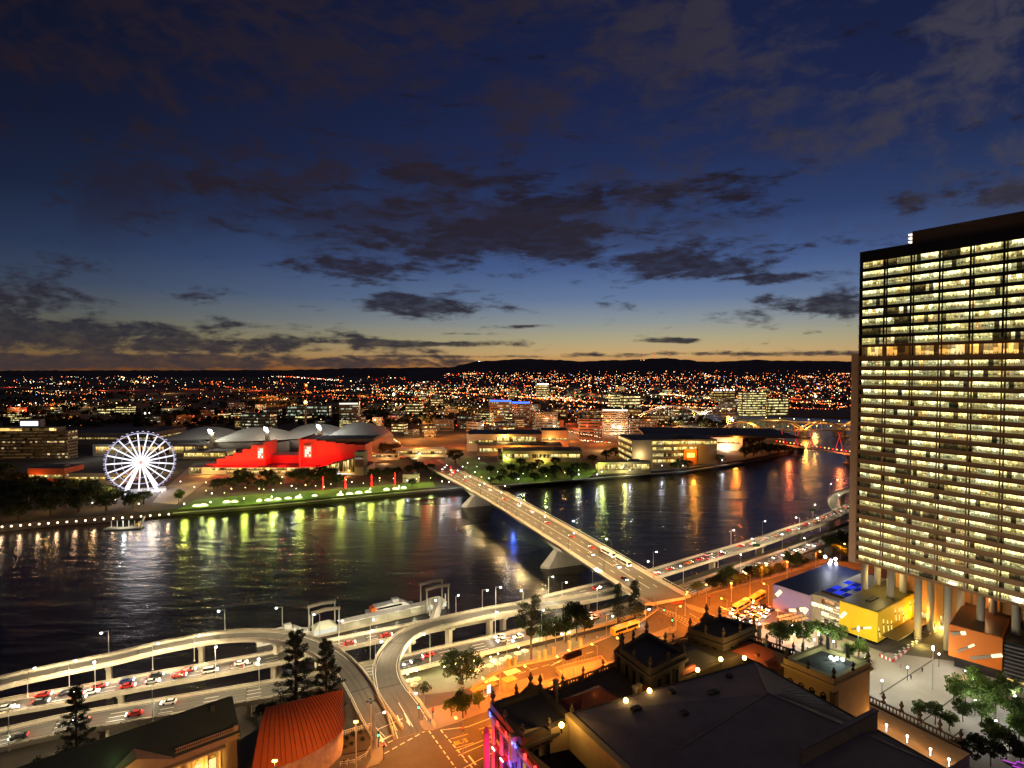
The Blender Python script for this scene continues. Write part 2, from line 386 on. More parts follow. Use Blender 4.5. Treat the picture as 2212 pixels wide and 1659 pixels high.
b = t.n('ShaderNodeBsdfPrincipled', {'Base Color': (.016, .012, .012, 1), 'Roughness': t.n('ShaderNodeMapRange', {0: t.noise(t.n('ShaderNodeMapping', {0: wp, 2: (0, 0, R(20)), 3: (.004, .007, 1)}).outputs[0], 1.0, 2), 1: .3, 2: .7, 3: .22, 4: .30}).outputs[0], 'IOR': 1.33, 'Specular IOR Level': .5, 'Normal': bn.outputs[0]})
t.n('ShaderNodeOutputMaterial', {0: b.outputs[0]})
bb = M(); bb.quad((-1500, 60, 0), (1500, 60, 0), (1500, 2300, 0), (-1500, 2300, 0)); struct(bb.build('river', wm))
Zs = 5.0
shore = [P(u, v, 0) for (u, v) in [(-250, 1178), (0, 1149), (110, 1137), (240, 1127), (370, 1113), (553, 1101), (728, 1084), (878, 1069), (1003, 1059),
         (1106, 1051), (1281, 1037), (1481, 1022), (1606, 1002), (1680, 986), (1733, 977), (1738, 971), (1690, 956), (1640, 944), (1590, 928), (1500, 911), (1390, 893)]]
pen = shore + [(-250, 1560), (-4000, 1560), (-4000, 350)]
poly_sheet('south_bank_ground', pen, Zs, far_ground, 7)
farl = [P(u, v, 0) for (u, v) in [(1290, 880), (1400, 884), (1560, 894), (1700, 899), (1900, 907)]] + [(1300, 1150), (9000, 1400), (9000, 15000), (-12000, 15000), (-12000, 1540), (-260, 1540)]
poly_sheet('suburb_ground', farl, 4.9, far_ground, 7)
# hills on the horizon, behind the suburbs
def hills(name, sil, y, depth, m, seed):
    rnd = random.Random(seed); b = M(); us = [p[0] for p in sil]; cols = []
    for u in range(int(us[0]), int(us[-1])+1, 10):
        for i in range(len(sil)-1):
            if sil[i][0] <= u <= sil[i+1][0]:
                k = (u-sil[i][0])/(sil[i+1][0]-sil[i][0]); k = k*k*(3-2*k); v = sil[i][1]*(1-k)+sil[i+1][1]*k; break
        top = PY(u, v + rnd.uniform(-.8, .8), y); col = []
        for j, (f, q) in enumerate([(1.0, 0.0), (.72, .38), (.42, .68), (.16, .92), (0, 1.0), (-.4, .55), (-1, 0)]):
            col.append((top.x*(1-f*depth/y), y-f*depth, 6+(top.z-6)*max(0, q + (rnd.uniform(-.05, .05) if 0 < q < 1 else 0))))
        cols.append(col)
    for i in range(len(cols)-1):
        for j in range(len(cols[0])-1): b.quad(cols[i][j], cols[i+1][j], cols[i+1][j+1], cols[i][j+1])
    return struct(b.build(name, m, smooth=True))
hill_m = mat('wooded_hill', (.05, .045, .05), .95, .4, .004)
hills('hills', [(880, 803), (960, 799), (1000, 787), (1035, 780), (1130, 775), (1200, 777), (1250, 780), (1370, 777), (1440, 773), (1480, 777), (1530, 784), (1600, 779), (1640, 777),
                (1700, 782), (1760, 779), (1850, 781), (1950, 776), (2100, 782), (2300, 790)], 6200, 1500, hill_m, 3)
hills('distant_hills', [(-200, 801), (200, 800), (600, 799), (800, 795), (1000, 793), (1300, 786), (1500, 781), (1700, 779), (1900, 782), (2400, 788)], 9500, 900, hill_m, 5)

# north bank: low river bank under the expressway and the street terrace above it
bank = [P(u, v, 0) for (u, v) in [(-300, 1680), (0, 1600), (313, 1535), (621, 1480), (740, 1452), (866, 1428), (1014, 1392), (1160, 1360), (1313, 1318), (1521, 1245), (1771, 1160), (1850, 1128), (2300, 985)]]
poly_sheet('river_bank', bank + [(700, 300), (700, 30), (-300, 30)], 3.0, mat('bank_soil', (.05, .04, .03), .95, .4, .12), 6)
prom = [P(u, v, 7) for (u, v) in [(812, 1500), (866, 1462), (952, 1438), (1050, 1420), (1156, 1398), (1300, 1362), (1420, 1330), (1440, 1345), (1310, 1395), (1100, 1460), (900, 1520), (860, 1540)]]
poly_sheet('riverside_promenade', prom, 7.0, mat('promenade_paving', (.17, .16, .12), .85, .3, .2), 4.2)
ZC = 15.0
ter = [P(u, v, ZC) for (u, v) in [(-60, 1705), (114, 1672), (400, 1622), (520, 1598), (560, 1570), (740, 1560), (742, 1590), (806, 1588), (905, 1541), (872, 1506), (1020, 1488), (1094, 1446),
        (1202, 1423), (1310, 1380), (1385, 1345), (1424, 1318), (1412, 1296), (1440, 1262), (1478, 1268), (1500, 1290), (1521, 1281), (1640, 1245), (1760, 1210), (1850, 1184), (2300, 1075)]]
poly_sheet('city_ground', ter + [(420, 120), (420, -60), (-260, -60), (-260, 110)], ZC, asphalt, 12.5)

# ================================================================ elevated roads
def elev_road(name, label, ctr, width, thick=1.3, par=True, piers=None, ground=0.0, step=4.0, rail=True, lanes=2, deck_m=asphalt, cat='elevated road', barrier_sides=(-1, 1), dash=True):
    path = smooth_path(ctr, step); sd = sides(path); n = len(path)
    ws = width if isinstance(width, (list, tuple)) else [width, width]
    wd = []
    for i in range(n):
        f = i/(n-1)*(len(ws)-1); k = min(int(f), len(ws)-2); wd.append((ws[k]*(1-(f-k))+ws[k+1]*(f-k))/2)
    root = thing(name, label, cat, path[0] - Vector((0, 0, thick)))
    b = M()
    rings = []
    for p, s, h in zip(path, sd, wd):
        z = Vector((0, 0, 1)); rings.append([p-s*h, p+s*h, p+s*h-z*.5, p+s*(h-1.6)-z*thick, p-s*(h-1.6)-z*thick, p-s*h-z*.5])
    b.sweep(rings, 1)
    for i in range(n-1):
        b.quad(path[i]-sd[i]*(wd[i]-.55)+Vector((0, 0, .006)), path[i]+sd[i]*(wd[i]-.55)+Vector((0, 0, .006)), path[i+1]+sd[i+1]*(wd[i+1]-.55)+Vector((0, 0, .006)), path[i+1]-sd[i+1]*(wd[i+1]-.55)+Vector((0, 0, .006)), 0)
    st = max(1, int(26/step))
    for i in range(st, n-1, st):
        p, s, h = path[i], sd[i], wd[i]-.6; t_ = (path[i+1]-path[i]).normalized()*.22; z = Vector((0, 0, .011)); b.quad(p-s*h-t_+z, p+s*h-t_+z, p+s*h+t_+z, p-s*h+t_+z, 2)
    for L in range(lanes):
        for k in (-.85, .85):
            for i in range(n-1):
                f = (-1+(2*L+1)/lanes); a, c = path[i]+sd[i]*(f*(wd[i]-1.2)+k), path[i+1]+sd[i+1]*(f*(wd[i+1]-1.2)+k); s = sd[i]*.32; z = Vector((0, 0, .009)); b.quad(a-s+z, a+s+z, c+s+z, c-s+z, 3)
    z = Vector((0, 0, .016))
    if dash:
        for L in range(1, lanes):
            for i in range(0, n-1, 3):
                f = -1+2*L/lanes; a, c = path[i]+sd[i]*f*(wd[i]-1.2), path[i+1]+sd[i+1]*f*(wd[i+1]-1.2); s = sd[i]*.09; b.quad(a-s+z, a+s+z, c+s+z, c-s+z, 4)
        for sg in (-1, 1):
            for i in range(n-1): a, c = path[i]+sd[i]*sg*(wd[i]-1.15), path[i+1]+sd[i+1]*sg*(wd[i+1]-1.15); s = sd[i]*.08; b.quad(a-s+z, a+s+z, c+s+z, c-s+z, 4)
    b.build('deck', [deck_m, concrete, mat('joint_seal', (.02, .02, .02), .8, .2, 1), mat('worn_wheel_track', (.052, .048, .043), .7, .45, .12), paint_w], root)
    if par:
        for sg in barrier_sides:
            q = M(); rr = []; tp = []
            for p, s, h in zip(path, sd, wd):
                e = p+s*sg*h; s2 = s*sg
                rr.append([e-s2*.55+Vector((0, 0, .008)), e-s2*.30+Vector((0, 0, .72)), e-s2*.05+Vector((0, 0, .72)), e+s2*.02+Vector((0, 0, -.6))])
                tp.append([e-s2*.28+Vector((0, 0, .98)), e-s2*.28+Vector((0, 0, 1.14)), e-s2*.08+Vector((0, 0, 1.14)), e-s2*.08+Vector((0, 0, .98))])
            q.sweep(rr if sg < 0 else [r[::-1] for r in rr], 0)
            if rail:
                q.sweep(tp if sg < 0 else [r[::-1] for r in tp], 0)
                for i in range(0, n):
                    e = path[i]+sd[i]*sg*(wd[i]-.18); q.box(e.x, e.y, e.z+.70, .22, .45, .32, math.atan2(sd[i].y, sd[i].x))
            q.build('parapet', concrete, root)
    for s0 in (piers or []):
        p, tg = along(path, s0*plen(path)); an = math.atan2(tg.y, tg.x); q = M()
        q.box(p.x, p.y, ground-3, 1.5, 3.4, p.z-thick-ground+2.1, an); q.box(p.x, p.y, p.z-thick-.95, 1.7, ws[0]*.62, .95, an)
        q.build('pier', concrete, root)
    return path, root
def V3(l): return [P(u, v, z) for (u, v, z) in l]
mid = [(-120, 1515, 11.5), (0, 1477, 12), (120, 1450, 12.8), (240, 1425, 13.5), (355, 1398, 14.3), (470, 1378, 15.2), (550, 1373, 15.9), (612, 1377, 16.3), (665, 1391, 16.5), (712, 1415, 16.4), (748, 1447, 16.2), (778, 1490, 15.8), (806, 1540, 15.35), (838, 1588, 15.06)]
pathA, roadA = elev_road('elevated_ramp', 'pale concrete ramp curving in from the river on the left to the street junction', V3(mid), [8.6, 8.6, 8.4, 8.6, 9.6], piers=[.24, .40, .56, .68], lanes=1)
midB = [(897, 1585, 15.06), (872, 1530, 15.3), (842, 1482, 15.8), (834, 1440, 16.2), (848, 1405, 16.4), (876, 1375, 16.2), (925, 1353, 15.5), (980, 1340, 14.6), (1050, 1325, 13.6), (1120, 1313, 12.5), (1213, 1302, 11), (1290, 1289, 10), (1360, 1272, 9.4)]
pathB, roadB = elev_road('elevated_ramp', 'grey hooked ramp rising from the street junction and swinging right along the river', V3(midB), [12.5, 9.6, 8.4, 8.4, 8.4, 8, 7.5], piers=[.34, .46, .57, .68], lanes=1)
midC = [(-140, 1563, 10), (0, 1531, 10), (155, 1504, 10), (313, 1474, 10), (470, 1446, 10), (600, 1421, 10), (740, 1391, 10), (838, 1371, 10), (930, 1353, 9.8), (1020, 1335, 9.6), (1110, 1317, 9.4), (1213, 1291, 9.2), (1313, 1266, 9.0), (1420, 1238, 9.0), (1521, 1207, 9.2),
        (1630, 1175, 9.6), (1708, 1148, 10), (1771, 1127, 10.5), (1825, 1103, 11), (1880, 1075, 11.5), (1960, 1032, 12), (2100, 960, 12)]
pathC, roadC = elev_road('expressway', 'river side carriageway of the expressway, full of cars', V3(midC), [10.2, 10.2, 10.2, 10.4, 11.5, 12, 12], piers=[i/22 for i in range(1, 20)], lanes=3)
midD = [(-160, 1640, 10), (0, 1600, 10), (155, 1565, 10), (313, 1538, 10), (470, 1512, 10), (621, 1485, 10), (740, 1462, 10), (866, 1437, 10), (952, 1416, 9.8), (1050, 1395, 9.5), (1156, 1370, 9.2), (1313, 1333, 9), (1420, 1299, 9), (1521, 1263, 9.2), (1630, 1223, 9.6),
        (1740, 1184, 10), (1800, 1162, 10.4), (1860, 1138, 10.6), (1960, 1090, 11), (2100, 1010, 11)]
pathD, roadD = elev_road('expressway', 'street side carriageway of the expressway running behind the trees', V3(midD), [11.5, 11.5, 11, 11, 12, 15, 16], piers=[i/20 for i in range(1, 18)], ground=3, lanes=4)
midF = [(1833, 1118, 10.8), (1805, 1098, 11.5), (1800, 1080, 12.5), (1812, 1067, 13), (1840, 1058, 13.2), (1880, 1052, 13), (1950, 1045, 12.5)]
pathF, roadF = elev_road('elevated_ramp', 'pale loop ramp bulging over the water beside the tall office tower', V3([(u, v, z) for u, v, z in midF]), [7.5, 8, 8], piers=[.25, .5, .75], lanes=1)

# ================================================================ Victoria bridge: haunched box girder over two wedge piers
BA = P(1404, 1272, 16.2); BB = P(962, 1016, 12.5); bd = BB-BA; bl = Vector((bd.x, bd.y, 0)).length; bu = Vector((bd.x, bd.y, 0))/bl; bs = Vector((bu.y, -bu.x, 0))
bw = 12.4
def bpt(s, off, z=0.0):
    p = BA + bu*s + bs*off; f = s/bl; zz = BA.z*(1-f)+BB.z*f + 2.6*math.sin(math.pi*min(max(f, 0), 1)); return Vector((p.x, p.y, zz+z))
bridge = thing('road_bridge', 'long concrete road bridge crossing the river on two wedge piers', 'bridge', bpt(0, 0, -3))
ps = []
for (u, v) in [(1213, 1221), (1046, 1091)]:
    q = P(u, v, 0) - Vector((BA.x, BA.y, 0)); ps.append(q.x*bu.x+q.y*bu.y)
def girder(s):
    d = min(abs(s-q) for q in ps); e = min(d/58.0, 1.0); return 2.0 + 4.6*(1-e)**1.6
b = M(); rings = []; N = 90; ss = [-14 + (bl+90)*i/N for i in range(N+1)]
for s in ss:
    g = girder(s); rings.append([bpt(s, -bw), bpt(s, bw), bpt(s, bw, -.8), bpt(s, bw-3.2, -1.1), bpt(s, bw-4.6, -g), bpt(s, -bw+4.6, -g), bpt(s, -bw+3.2, -1.1), bpt(s, -bw, -.8)])
b.sweep(rings, 0); b.build('girder', concrete, bridge)
b = M()
for i in range(N): b.quad(bpt(ss[i], -bw+3.4, .008), bpt(ss[i], bw-3.4, .008), bpt(ss[i+1], bw-3.4, .008), bpt(ss[i+1], -bw+3.4, .008))
b.build('road_deck', mat('bridge_asphalt', (.085, .072, .058), .85, .25, .15), bridge)
for sg in (-1, 1):
    b = M(); rr = []
    for s in ss: rr.append([bpt(s, sg*bw, -.9), bpt(s, sg*bw, .28), bpt(s, sg*(bw-3.3), .28), bpt(s, sg*(bw-3.3), .0)])
    b.sweep(rr if sg > 0 else [r[::-1] for r in rr], 0); b.build('footway', mat('bridge_footway', (.34, .30, .24), .8, .2, .3), bridge)
    b = M(); rr = []
    for s in ss: rr.append([bpt(s, sg*(bw-.05), 1.25), bpt(s, sg*(bw-.05), 1.4), bpt(s, sg*(bw-.2), 1.4), bpt(s, sg*(bw-.2), 1.25)])
    b.sweep(rr if sg > 0 else [r[::-1] for r in rr], 0)
    for i in range(int(bl/2.4)): p = bpt(i*2.4, sg*(bw-.12), .28); b.box(p.x, p.y, p.z, .09, .09, 1.0)
    b.build('railing', steel, bridge)
b = M()
for lane in (-.5, .02, .5):
    for i in range(0, int(bl/6)):
        if abs(lane) > .1 and i % 2: continue
        p, q = bpt(i*6, lane*(bw-3.4), .02), bpt(i*6+(6 if abs(lane) < .1 else 4), lane*(bw-3.4), .02); b.quad(p-bs*.1, p+bs*.1, q+bs*.1, q-bs*.1)
b.build('lane_marking', paint_w, bridge)
for q in ps:
    b = M(); pb = BA+bu*q; pb = Vector((pb.x, pb.y, 0)); g = girder(q); zt = bpt(q, 0).z-g+.3
    rings = []
    for (z, lo, wd) in ((-3, 17.5, 3.6), (1.2, 16.5, 3.4), (zt, 7.5, 2.0)): rings.append([pb-bs*lo-bu*wd*.15+Vector((0, 0, z)), pb-bs*lo*.75-bu*wd+Vector((0, 0, z)), pb+bs*lo*.75-bu*wd+Vector((0, 0, z)), pb+bs*lo-bu*wd*.15+Vector((0, 0, z)), pb+bs*lo+bu*wd*.15+Vector((0, 0, z)), pb+bs*lo*.75+bu*wd+Vector((0, 0, z)), pb-bs*lo*.75+bu*wd+Vector((0, 0, z)), pb-bs*lo+bu*wd*.15+Vector((0, 0, z))])
    b.sweep(rings, 0); b.build('pier', concrete, bridge)
# far approach road in the cultural precinct
fr = [bpt(bl+70, 0)] + [P(u, v, z) for (u, v, z) in [(905, 988, 8), (880, 972, 6.5), (862, 955, 5.3), (840, 935, 5.2), (815, 905, 5.2), (800, 885, 5.2)]]
b = M(); pth = smooth_path(fr, 12); sd = sides(pth)
for i in range(len(pth)-1): b.quad(*[p for p in (pth[i]-sd[i]*11, pth[i]+sd[i]*11, pth[i+1]+sd[i+1]*11, pth[i+1]-sd[i+1]*11)])
struct(b.build('approach_road', asphalt)); APP = pth

# ================================================================ street surfaces on the terrace
def flat(name, pts, z, m, depth=.02): return poly_sheet(name, [P(u, v, z) for (u, v) in pts], z, m, depth)
flat('street_corner_pavement', [(903, 1541), (908, 1566), (916, 1577), (934, 1578), (990, 1560), (1062, 1533), (1062, 1512), (1175, 1470), (1172, 1455), (1060, 1487), (1000, 1512), (930, 1528)], ZC+.15, paving, .2)
flat('portal_pavement', [(1062, 1512), (1175, 1470), (1330, 1425), (1400, 1395), (1430, 1372), (1440, 1385), (1400, 1425), (1340, 1460), (1180, 1510), (1062, 1545)], ZC+.15, paving, .2)
flat('corner_island', [(800, 1640), (815, 1592), (826, 1612), (830, 1635), (818, 1650), (790, 1659)], ZC+.15, paving, .2)
flat('traffic_island', [(1392, 1374), (1452, 1352), (1460, 1356), (1456, 1366), (1405, 1380)], ZC+.15, paving, .2)
flat('queen_street_island', [(1478, 1303), (1496, 1307), (1530, 1318), (1528, 1325), (1508, 1322), (1488, 1314)], ZC+.15, paving, .2)
flat('north_quay_pavement', [(1496, 1292), (1560, 1276), (1660, 1250), (1760, 1221), (1850, 1196), (1850, 1186), (1700, 1232), (1600, 1262), (1500, 1291)], ZC+.15, paving, .2)
flat('garden_bed', [(738, 1590), (803, 1572), (812, 1590), (800, 1618), (738, 1630)], ZC+.25, soil, .3)
flat('square', [(1600, 1345), (1650, 1345), (1748, 1350), (1905, 1408), (2060, 1428), (2300, 1460), (2400, 1720), (2060, 1650), (1866, 1510), (1690, 1425)], ZC+.12, plaza_m, .15)
b = M()
def line(u0, v0, u1, v1, w=.28, dash=None, z=ZC+.012, mi=0):
    p, q = P(u0, v0, z), P(u1, v1, z); d = q-p; L = d.length; d /= L; s = Vector((d.y, -d.x, 0))*w/2; x = 0.0
    while x < L:
        e = min(x+(dash or L), L); a, c = p+d*x, p+d*e; b.quad(a-s, a+s, c+s, c-s, mi); x = e+(dash or 0)*.6+.001
line(818, 1602, 901, 1562, .6); line(820, 1613, 906, 1572, .3, 1.6); line(830, 1628, 920, 1578, .3, 1.6)
line(926, 1578, 985, 1660, .32, 1.6); line(952, 1577, 1005, 1640, .32, 1.6); line(1003, 1640, 1022, 1660, .35, 1.6)
line(952, 1577, 1010, 1570, .22); line(1010, 1570, 1066, 1549, .22)
for (u0, v0, u1, v1) in [(812, 1572, 832, 1592), (823, 1590, 835, 1612), (836, 1535, 858, 1578), (851, 1488, 862, 1520), (862, 1520, 892, 1570), (817, 1575, 870, 1552)]: line(u0, v0, u1, v1, .2, z=15.42)
line(985, 1622, 1062, 1592, .2); line(990, 1632, 1064, 1600, .2); line(1012, 1632, 1028, 1652, .5); line(1000, 1660, 1066, 1625, .2)
line(1120, 1455, 1290, 1405, .15, 3); line(1180, 1475, 1250, 1450, .15, 2)
for i in range(4):
    line(1410+i*12, 1312+i*3, 1560+i*18, 1392+i*1, .18, 1.0)
line(1386, 1300, 1475, 1283, .35); line(1400, 1305, 1460, 1325, .2); line(1560, 1317, 1640, 1300, .3); line(1478, 1303, 1500, 1318, .2); line(1500, 1318, 1545, 1330, .25, 1.2); line(1490, 1325, 1570, 1375, .2, 1.0)
line(1556, 1310, 1580, 1322, .8); line(1560, 1322, 1640, 1290, .15, 2)
def arrow(u, v, ang, L=5.0, z=ZC+.014):
    p = P(u, v, z); d = Vector((math.cos(ang), math.sin(ang), 0)); s = Vector((d.y, -d.x, 0))
    b.quad(p-s*.14, p+s*.14, p+d*L*.62+s*.14, p+d*L*.62-s*.14); b.quad(p+d*L*.6-s*.5, p+d*L*.6+s*.5, p+d*L+s*.02, p+d*L-s*.02)
aA = math.atan2(*( (P(862, 1570, 15)-P(845, 1530, 15)).yx))
for (u, v) in [(817, 1577), (838, 1552), (858, 1545), (873, 1540)]: arrow(u, v, aA, 7.0, 15.42)
for (u, v) in [(1040, 1468), (1086, 1451)]: b.quad(P(u, v, ZC+.012), P(u+28, v-8, ZC+.012), P(u+40, v-1, ZC+.012), P(u+10, v+9, ZC+.012))
for (u, v, a) in [(1110, 1438, .75), (1288, 1405, .75)]: arrow(u+80, v, a, 6)
struct(b.build('road_markings', paint_w))
# yellow stencilled bus lane lettering on the street: hatch frames with the word
b = M()
for (u, v) in [(975, 1598), (1036, 1577)]:
    p = P(u, v, ZC+.013); q = P(u+34, v-10, ZC+.013); d = (q-p).normalized(); s = Vector((-d.y, d.x, 0))
    for k in (-.4, 3.9): a = p-s*k; b.quad(a-s*.1, a+s*.1, a+d*5.2+s*.1, a+d*5.2-s*.1)
    o = text_mesh('bus_lane_lettering', 'BUS', 2.4, .004, 'LEFT', paint_y)
    o.location = p-s*1.6+Vector((0, 0, .01)) - s*1.2; o.rotation_euler = (0, 0, math.atan2(d.y, d.x)); o['kind'] = 'structure'
struct(b.build('bus_lane_markings', paint_y))
# red bus lane patch at the bridge foot
pr = [P(u, v, ZC+.006) for (u, v) in [(1425, 1288), (1446, 1283), (1474, 1296), (1476, 1303), (1450, 1305)]]
b = M(); b.prism([(p.x, p.y) for p in pr], ZC-.01, ZC+.008, 0); struct(b.build('red_bus_lane', mat('red_asphalt', (.25, .055, .03), .85, .2, .3)))
# ================================================================ buildings
def V2(a, b): return Vector((a, b, 0))
def strip(b, a, c, z0, z1, u0=None, mi=0):
    """lit ribbon from plan point a to c between two heights, UV.x in metres"""
    L = (Vector(c)-Vector(a)).length; o = random.uniform(0, 40)*9.6 if u0 is None else u0
    b.quad((a[0], a[1], z0), (c[0], c[1], z0), (c[0], c[1], z1), (a[0], a[1], z1), mi, [(o, 0), (o+L, 0), (o+L, 1), (o, 1)])
# ---- office tower at right
tw = thing('office_tower', 'tall office tower with rows of lit windows, black upper storeys over brown ones', 'tower', (144, 240, 15))
TA = V2(144.2, 240); TD = V2(.516, -.857); TN = V2(.857, .516); TL = 72
def T(s, d=0.0, z=0.0): p = TA+TD*s+TN*d; return Vector((p.x, p.y, z))
brown = mat('brown_cladding', (.29, .165, .08), .7, .15, .4, streak=True); blackp = mat('black_cladding', (.012, .011, .012), .35, .2, .5)
ROWS = [(163.8-3.9*i, 2.5, 0) for i in range(9)] + [(128.9, 3.6, 1)] + [(123.2-3.847*i, 2.15, 2) for i in range(22)]
b = M(); bands = []
prev = 168.4
for (zt_, h_, k_) in ROWS: bands.append((prev, zt_, k_)); prev = zt_-h_
bands.append((prev, 39.4, 2))
for (za, zb_, k_) in bands:
    m_i = 0 if (k_ == 0 or za > 131.6) else 1
    b.prism([T(0, 0), T(TL, 0), T(TL, .8), T(0, .8)], zb_, za, m_i)
    if m_i == 0: b.prism([T(-.12, -.12), T(TL, -.12), T(TL, 0), T(-.12, 0)], za-.32, za-.12, 2)
    else: b.prism([T(0, -.25), T(TL, -.25), T(TL, 0), T(0, 0)], zb_-.02, zb_+.22, 1)
b.prism([T(.05, .8), T(TL, .8), T(TL, 30), T(.05, 30)], 39.5, 168, 0)
b.prism([T(-3.4, 1.2), T(0.04, 1.2), T(.04, 28), T(-3.4, 28)], 38, 126.5, 3)
for i in range(22): b.prism([T(-3.55, 1.1), T(-3.4, 1.1), T(-3.4, 10), T(-3.55, 10)], 40.5+3.847*i, 40.75+3.847*i, 3)
for s in range(0, 8):
    b.prism([T(s*9.6-.22 if s else 0, .2), T(s*9.6+.22, .2), T(s*9.6+.22, .6), T(s*9.6-.22 if s else 0, .6)], 39.4, 131, 1); b.prism([T(s*9.6-.3 if s else 0, .1), T(s*9.6+.3, .1), T(s*9.6+.3, .6), T(s*9.6-.3 if s else 0, .6)], 131, 167, 0)
b.build('facade', [blackp, brown, mat('grey_trim', (.06, .052, .055), .5, .1, 1), mat('pale_brown_cladding', (.48, .32, .21), .7, .1, .5)], tw)
g_plant = glow_windows('plant_lit_glass', [(1, .38, .05), (1, .5, .1), (1, .55, .12), (.9, .7, .3)], 1.5, 1.4, 9.6, .16, .1)
for i, (zt_, h_, k_) in enumerate(ROWS):
    b = M(); strip(b, T(1.2, .45), T(TL, .45), zt_-h_, zt_, 0.6); b.build('window', g_plant if k_ == 1 else g_office, tw)
b = M(); b.prism([T(19, 1), T(TL, 1), T(TL, 24), T(19, 24)], 168, 173.2, 0); b.build('plant_room', mat('plant_cladding', (.10, .075, .06), .7, .2, .4), tw)
b = M()
for i in range(3): b.prism([T(17.6, 1), T(19, 1), T(19, 3), T(17.6, 3)], 169+1.4*i, 169.6+1.4*i)
b.build('roof_lamp', emit('roof_lamp_glow', (1, .8, .6), 2), tw)
for r_ in (1.8, 12):
    for s in (3, 13, 23, 33, 43, 53):
        b = M(); p = T(s, r_); b.lathe(p.x, p.y, ZC, [(1.25, 0), (1.25, 24.6)], 14); b.build('column', concrete, tw, True)
b = M(); b.prism([T(8, 15.5), T(60, 15.5), T(60, 28), T(8, 28)], ZC, 39.3, 0)
for i in range(6): b.prism([T(8+i*9, 15.2), T(8.6+i*9, 15.2), T(8.6+i*9, 15.5), T(8+i*9, 15.5)], ZC, 39, 1)
for i in range(5): b.prism([T(6, 9+i*1.2), T(24, 9+i*1.2), T(24, 10.2+i*1.2), T(6, 10.2+i*1.2)], ZC, 15.6+i*.55, 1)
b.build('lobby', [mat('orange_lobby_wall', (.55, .27, .08), .6, .15, .2), mat('lobby_stone', (.2, .17, .13), .7, .2, .4)], tw)
for i in range(3):
    b = M(); strip(b, T(10+i*15, 15.4), T(22+i*15, 15.4), 17, 21+i); b.build('window', g_warm, tw)
# ---- coloured library blocks on the square
Y0 = V2(138, 215); E1 = V2(.822, .569); E2 = V2(-.569, .822)
def Y(a, c, z=0.0): p = Y0+E1*a+E2*c; return Vector((p.x, p.y, z))
yel = mat('yellow_render', (.70, .46, .015), .6, .08, .3); pur = mat('violet_render', (.30, .22, .36), .6, .08, .3); ora = mat('orange_render', (.46, .12, .008), .6, .08, .3)
olive = mat('olive_roof', (.14, .115, .03), .45, .15, .3)
yb = thing('library', 'bright yellow box building with slanted slot windows on the square', 'library', Y(0, 0, ZC))
b = M(); b.prism([Y(0, 0), Y(58, 0), Y(58, 13.9), Y(0, 13.9)], ZC+1.6, 28, 0); b.build('wall', yel, yb)
b = M(); b.prism([Y(.8, .8), Y(57, .8), Y(57, 13.9), Y(.8, 13.9)], ZC+.1, ZC+1.6, 0, top=False, bottom=False); b.build('shopfront', glow_windows('shop_lit_glass', [(1, .6, .15), (1, .8, .4), (1, .9, .6)], .8, 2.5, 12, .1, .3), yb)
b = M(); b.prism([Y(.6, .6), Y(57.4, .6), Y(57.4, 13.5), Y(.6, 13.5)], 28, 28.15, 0); b.prism([Y(8, 6), Y(15, 6), Y(15, 8), Y(8, 8)], 28.15, 28.6, 1); b.build('roof', [olive, steel_d], yb)
g_slot = emit('slot_window_glow', (1, .78, .22), 1.3); rnd = random.Random(4)
for i in range(15):
    x = 2.2+i*3.3+rnd.uniform(-.6, .6); z = 17.6+rnd.uniform(0, 3.5)+i*.12; L = rnd.uniform(3.2, 5.2); sl = rnd.uniform(-1.7, -.3)
    b = M(); w_ = .85
    for (p0, p1, mi) in ((0, .55, 0), (.55, .72, 1), (.72, 1.05, 0)):
        a0, a1 = Y(x+sl*p0, -.06, z+L*p0), Y(x+sl*p1, -.06, z+L*p1); c = E1*w_
        b.quad(a0, a0+c, a1+c, a1, mi)
    b.build('window', [g_slot, steel_d], yb)
def stick(par, o, ex, ez, L, wd, lit, nm='window', dp=.9, out=(0, 0, 0)):
    """a slanted box window standing proud of the wall"""
    d = (Vector(ex)*math.cos(ez)+Vector((0, 0, math.sin(ez)))); s = (Vector(ex)*-math.sin(ez)+Vector((0, 0, math.cos(ez)))); o = Vector(o); q = Vector(out)
    b = M(); b.sweep([[o+d*k-s*wd/2, o+d*k+s*wd/2, o+d*k+s*wd/2+q*dp, o+d*k-s*wd/2+q*dp] for k in (0, L*(1-lit))], 1)
    b.sweep([[o+d*k-s*wd/2, o+d*k+s*wd/2, o+d*k+s*wd/2+q*dp, o+d*k-s*wd/2+q*dp] for k in (L*(1-lit)+.01, L)], 0)
    b.build(nm, [emit('box_window_glow', (1, .85, .5), 1.6), mat('box_window_trim', (.20, .17, .13), .6, .1, 1)], par)
WL = -E1
stick(yb, Y(-.01, 9, 18.6), E2*-1, .42, 7.5, .6, .35, out=WL); stick(yb, Y(-.01, 13.2, 21.6), E2*-1, .95, 3.2, 1.2, .95, out=WL)
b = M(); b.prism([Y(4, -5.5), Y(34, -5.5), Y(34, -.05), Y(4, -.05)], 18.2, 18.5, 0)
b.build('awning', mat('awning_roof', (.12, .09, .03), .5, .15, .5), yb)
gl = thing('library', 'lit glass entrance hall between the yellow box and the violet box', 'library', Y(1.5, 20, ZC))
b = M(); b.prism([Y(2.2, 14), Y(46, 14), Y(46, 26), Y(2.2, 26)], ZC, 26.4, 0); b.build('wall', mat('hall_wall', (.35, .30, .22), .6, .15, .3), gl)
g_hall = glow_windows('hall_lit_glass', [(1, .72, .3), (1, .85, .5), (1, .9, .6)], 1.9, 3.0, 30, .02, .15)
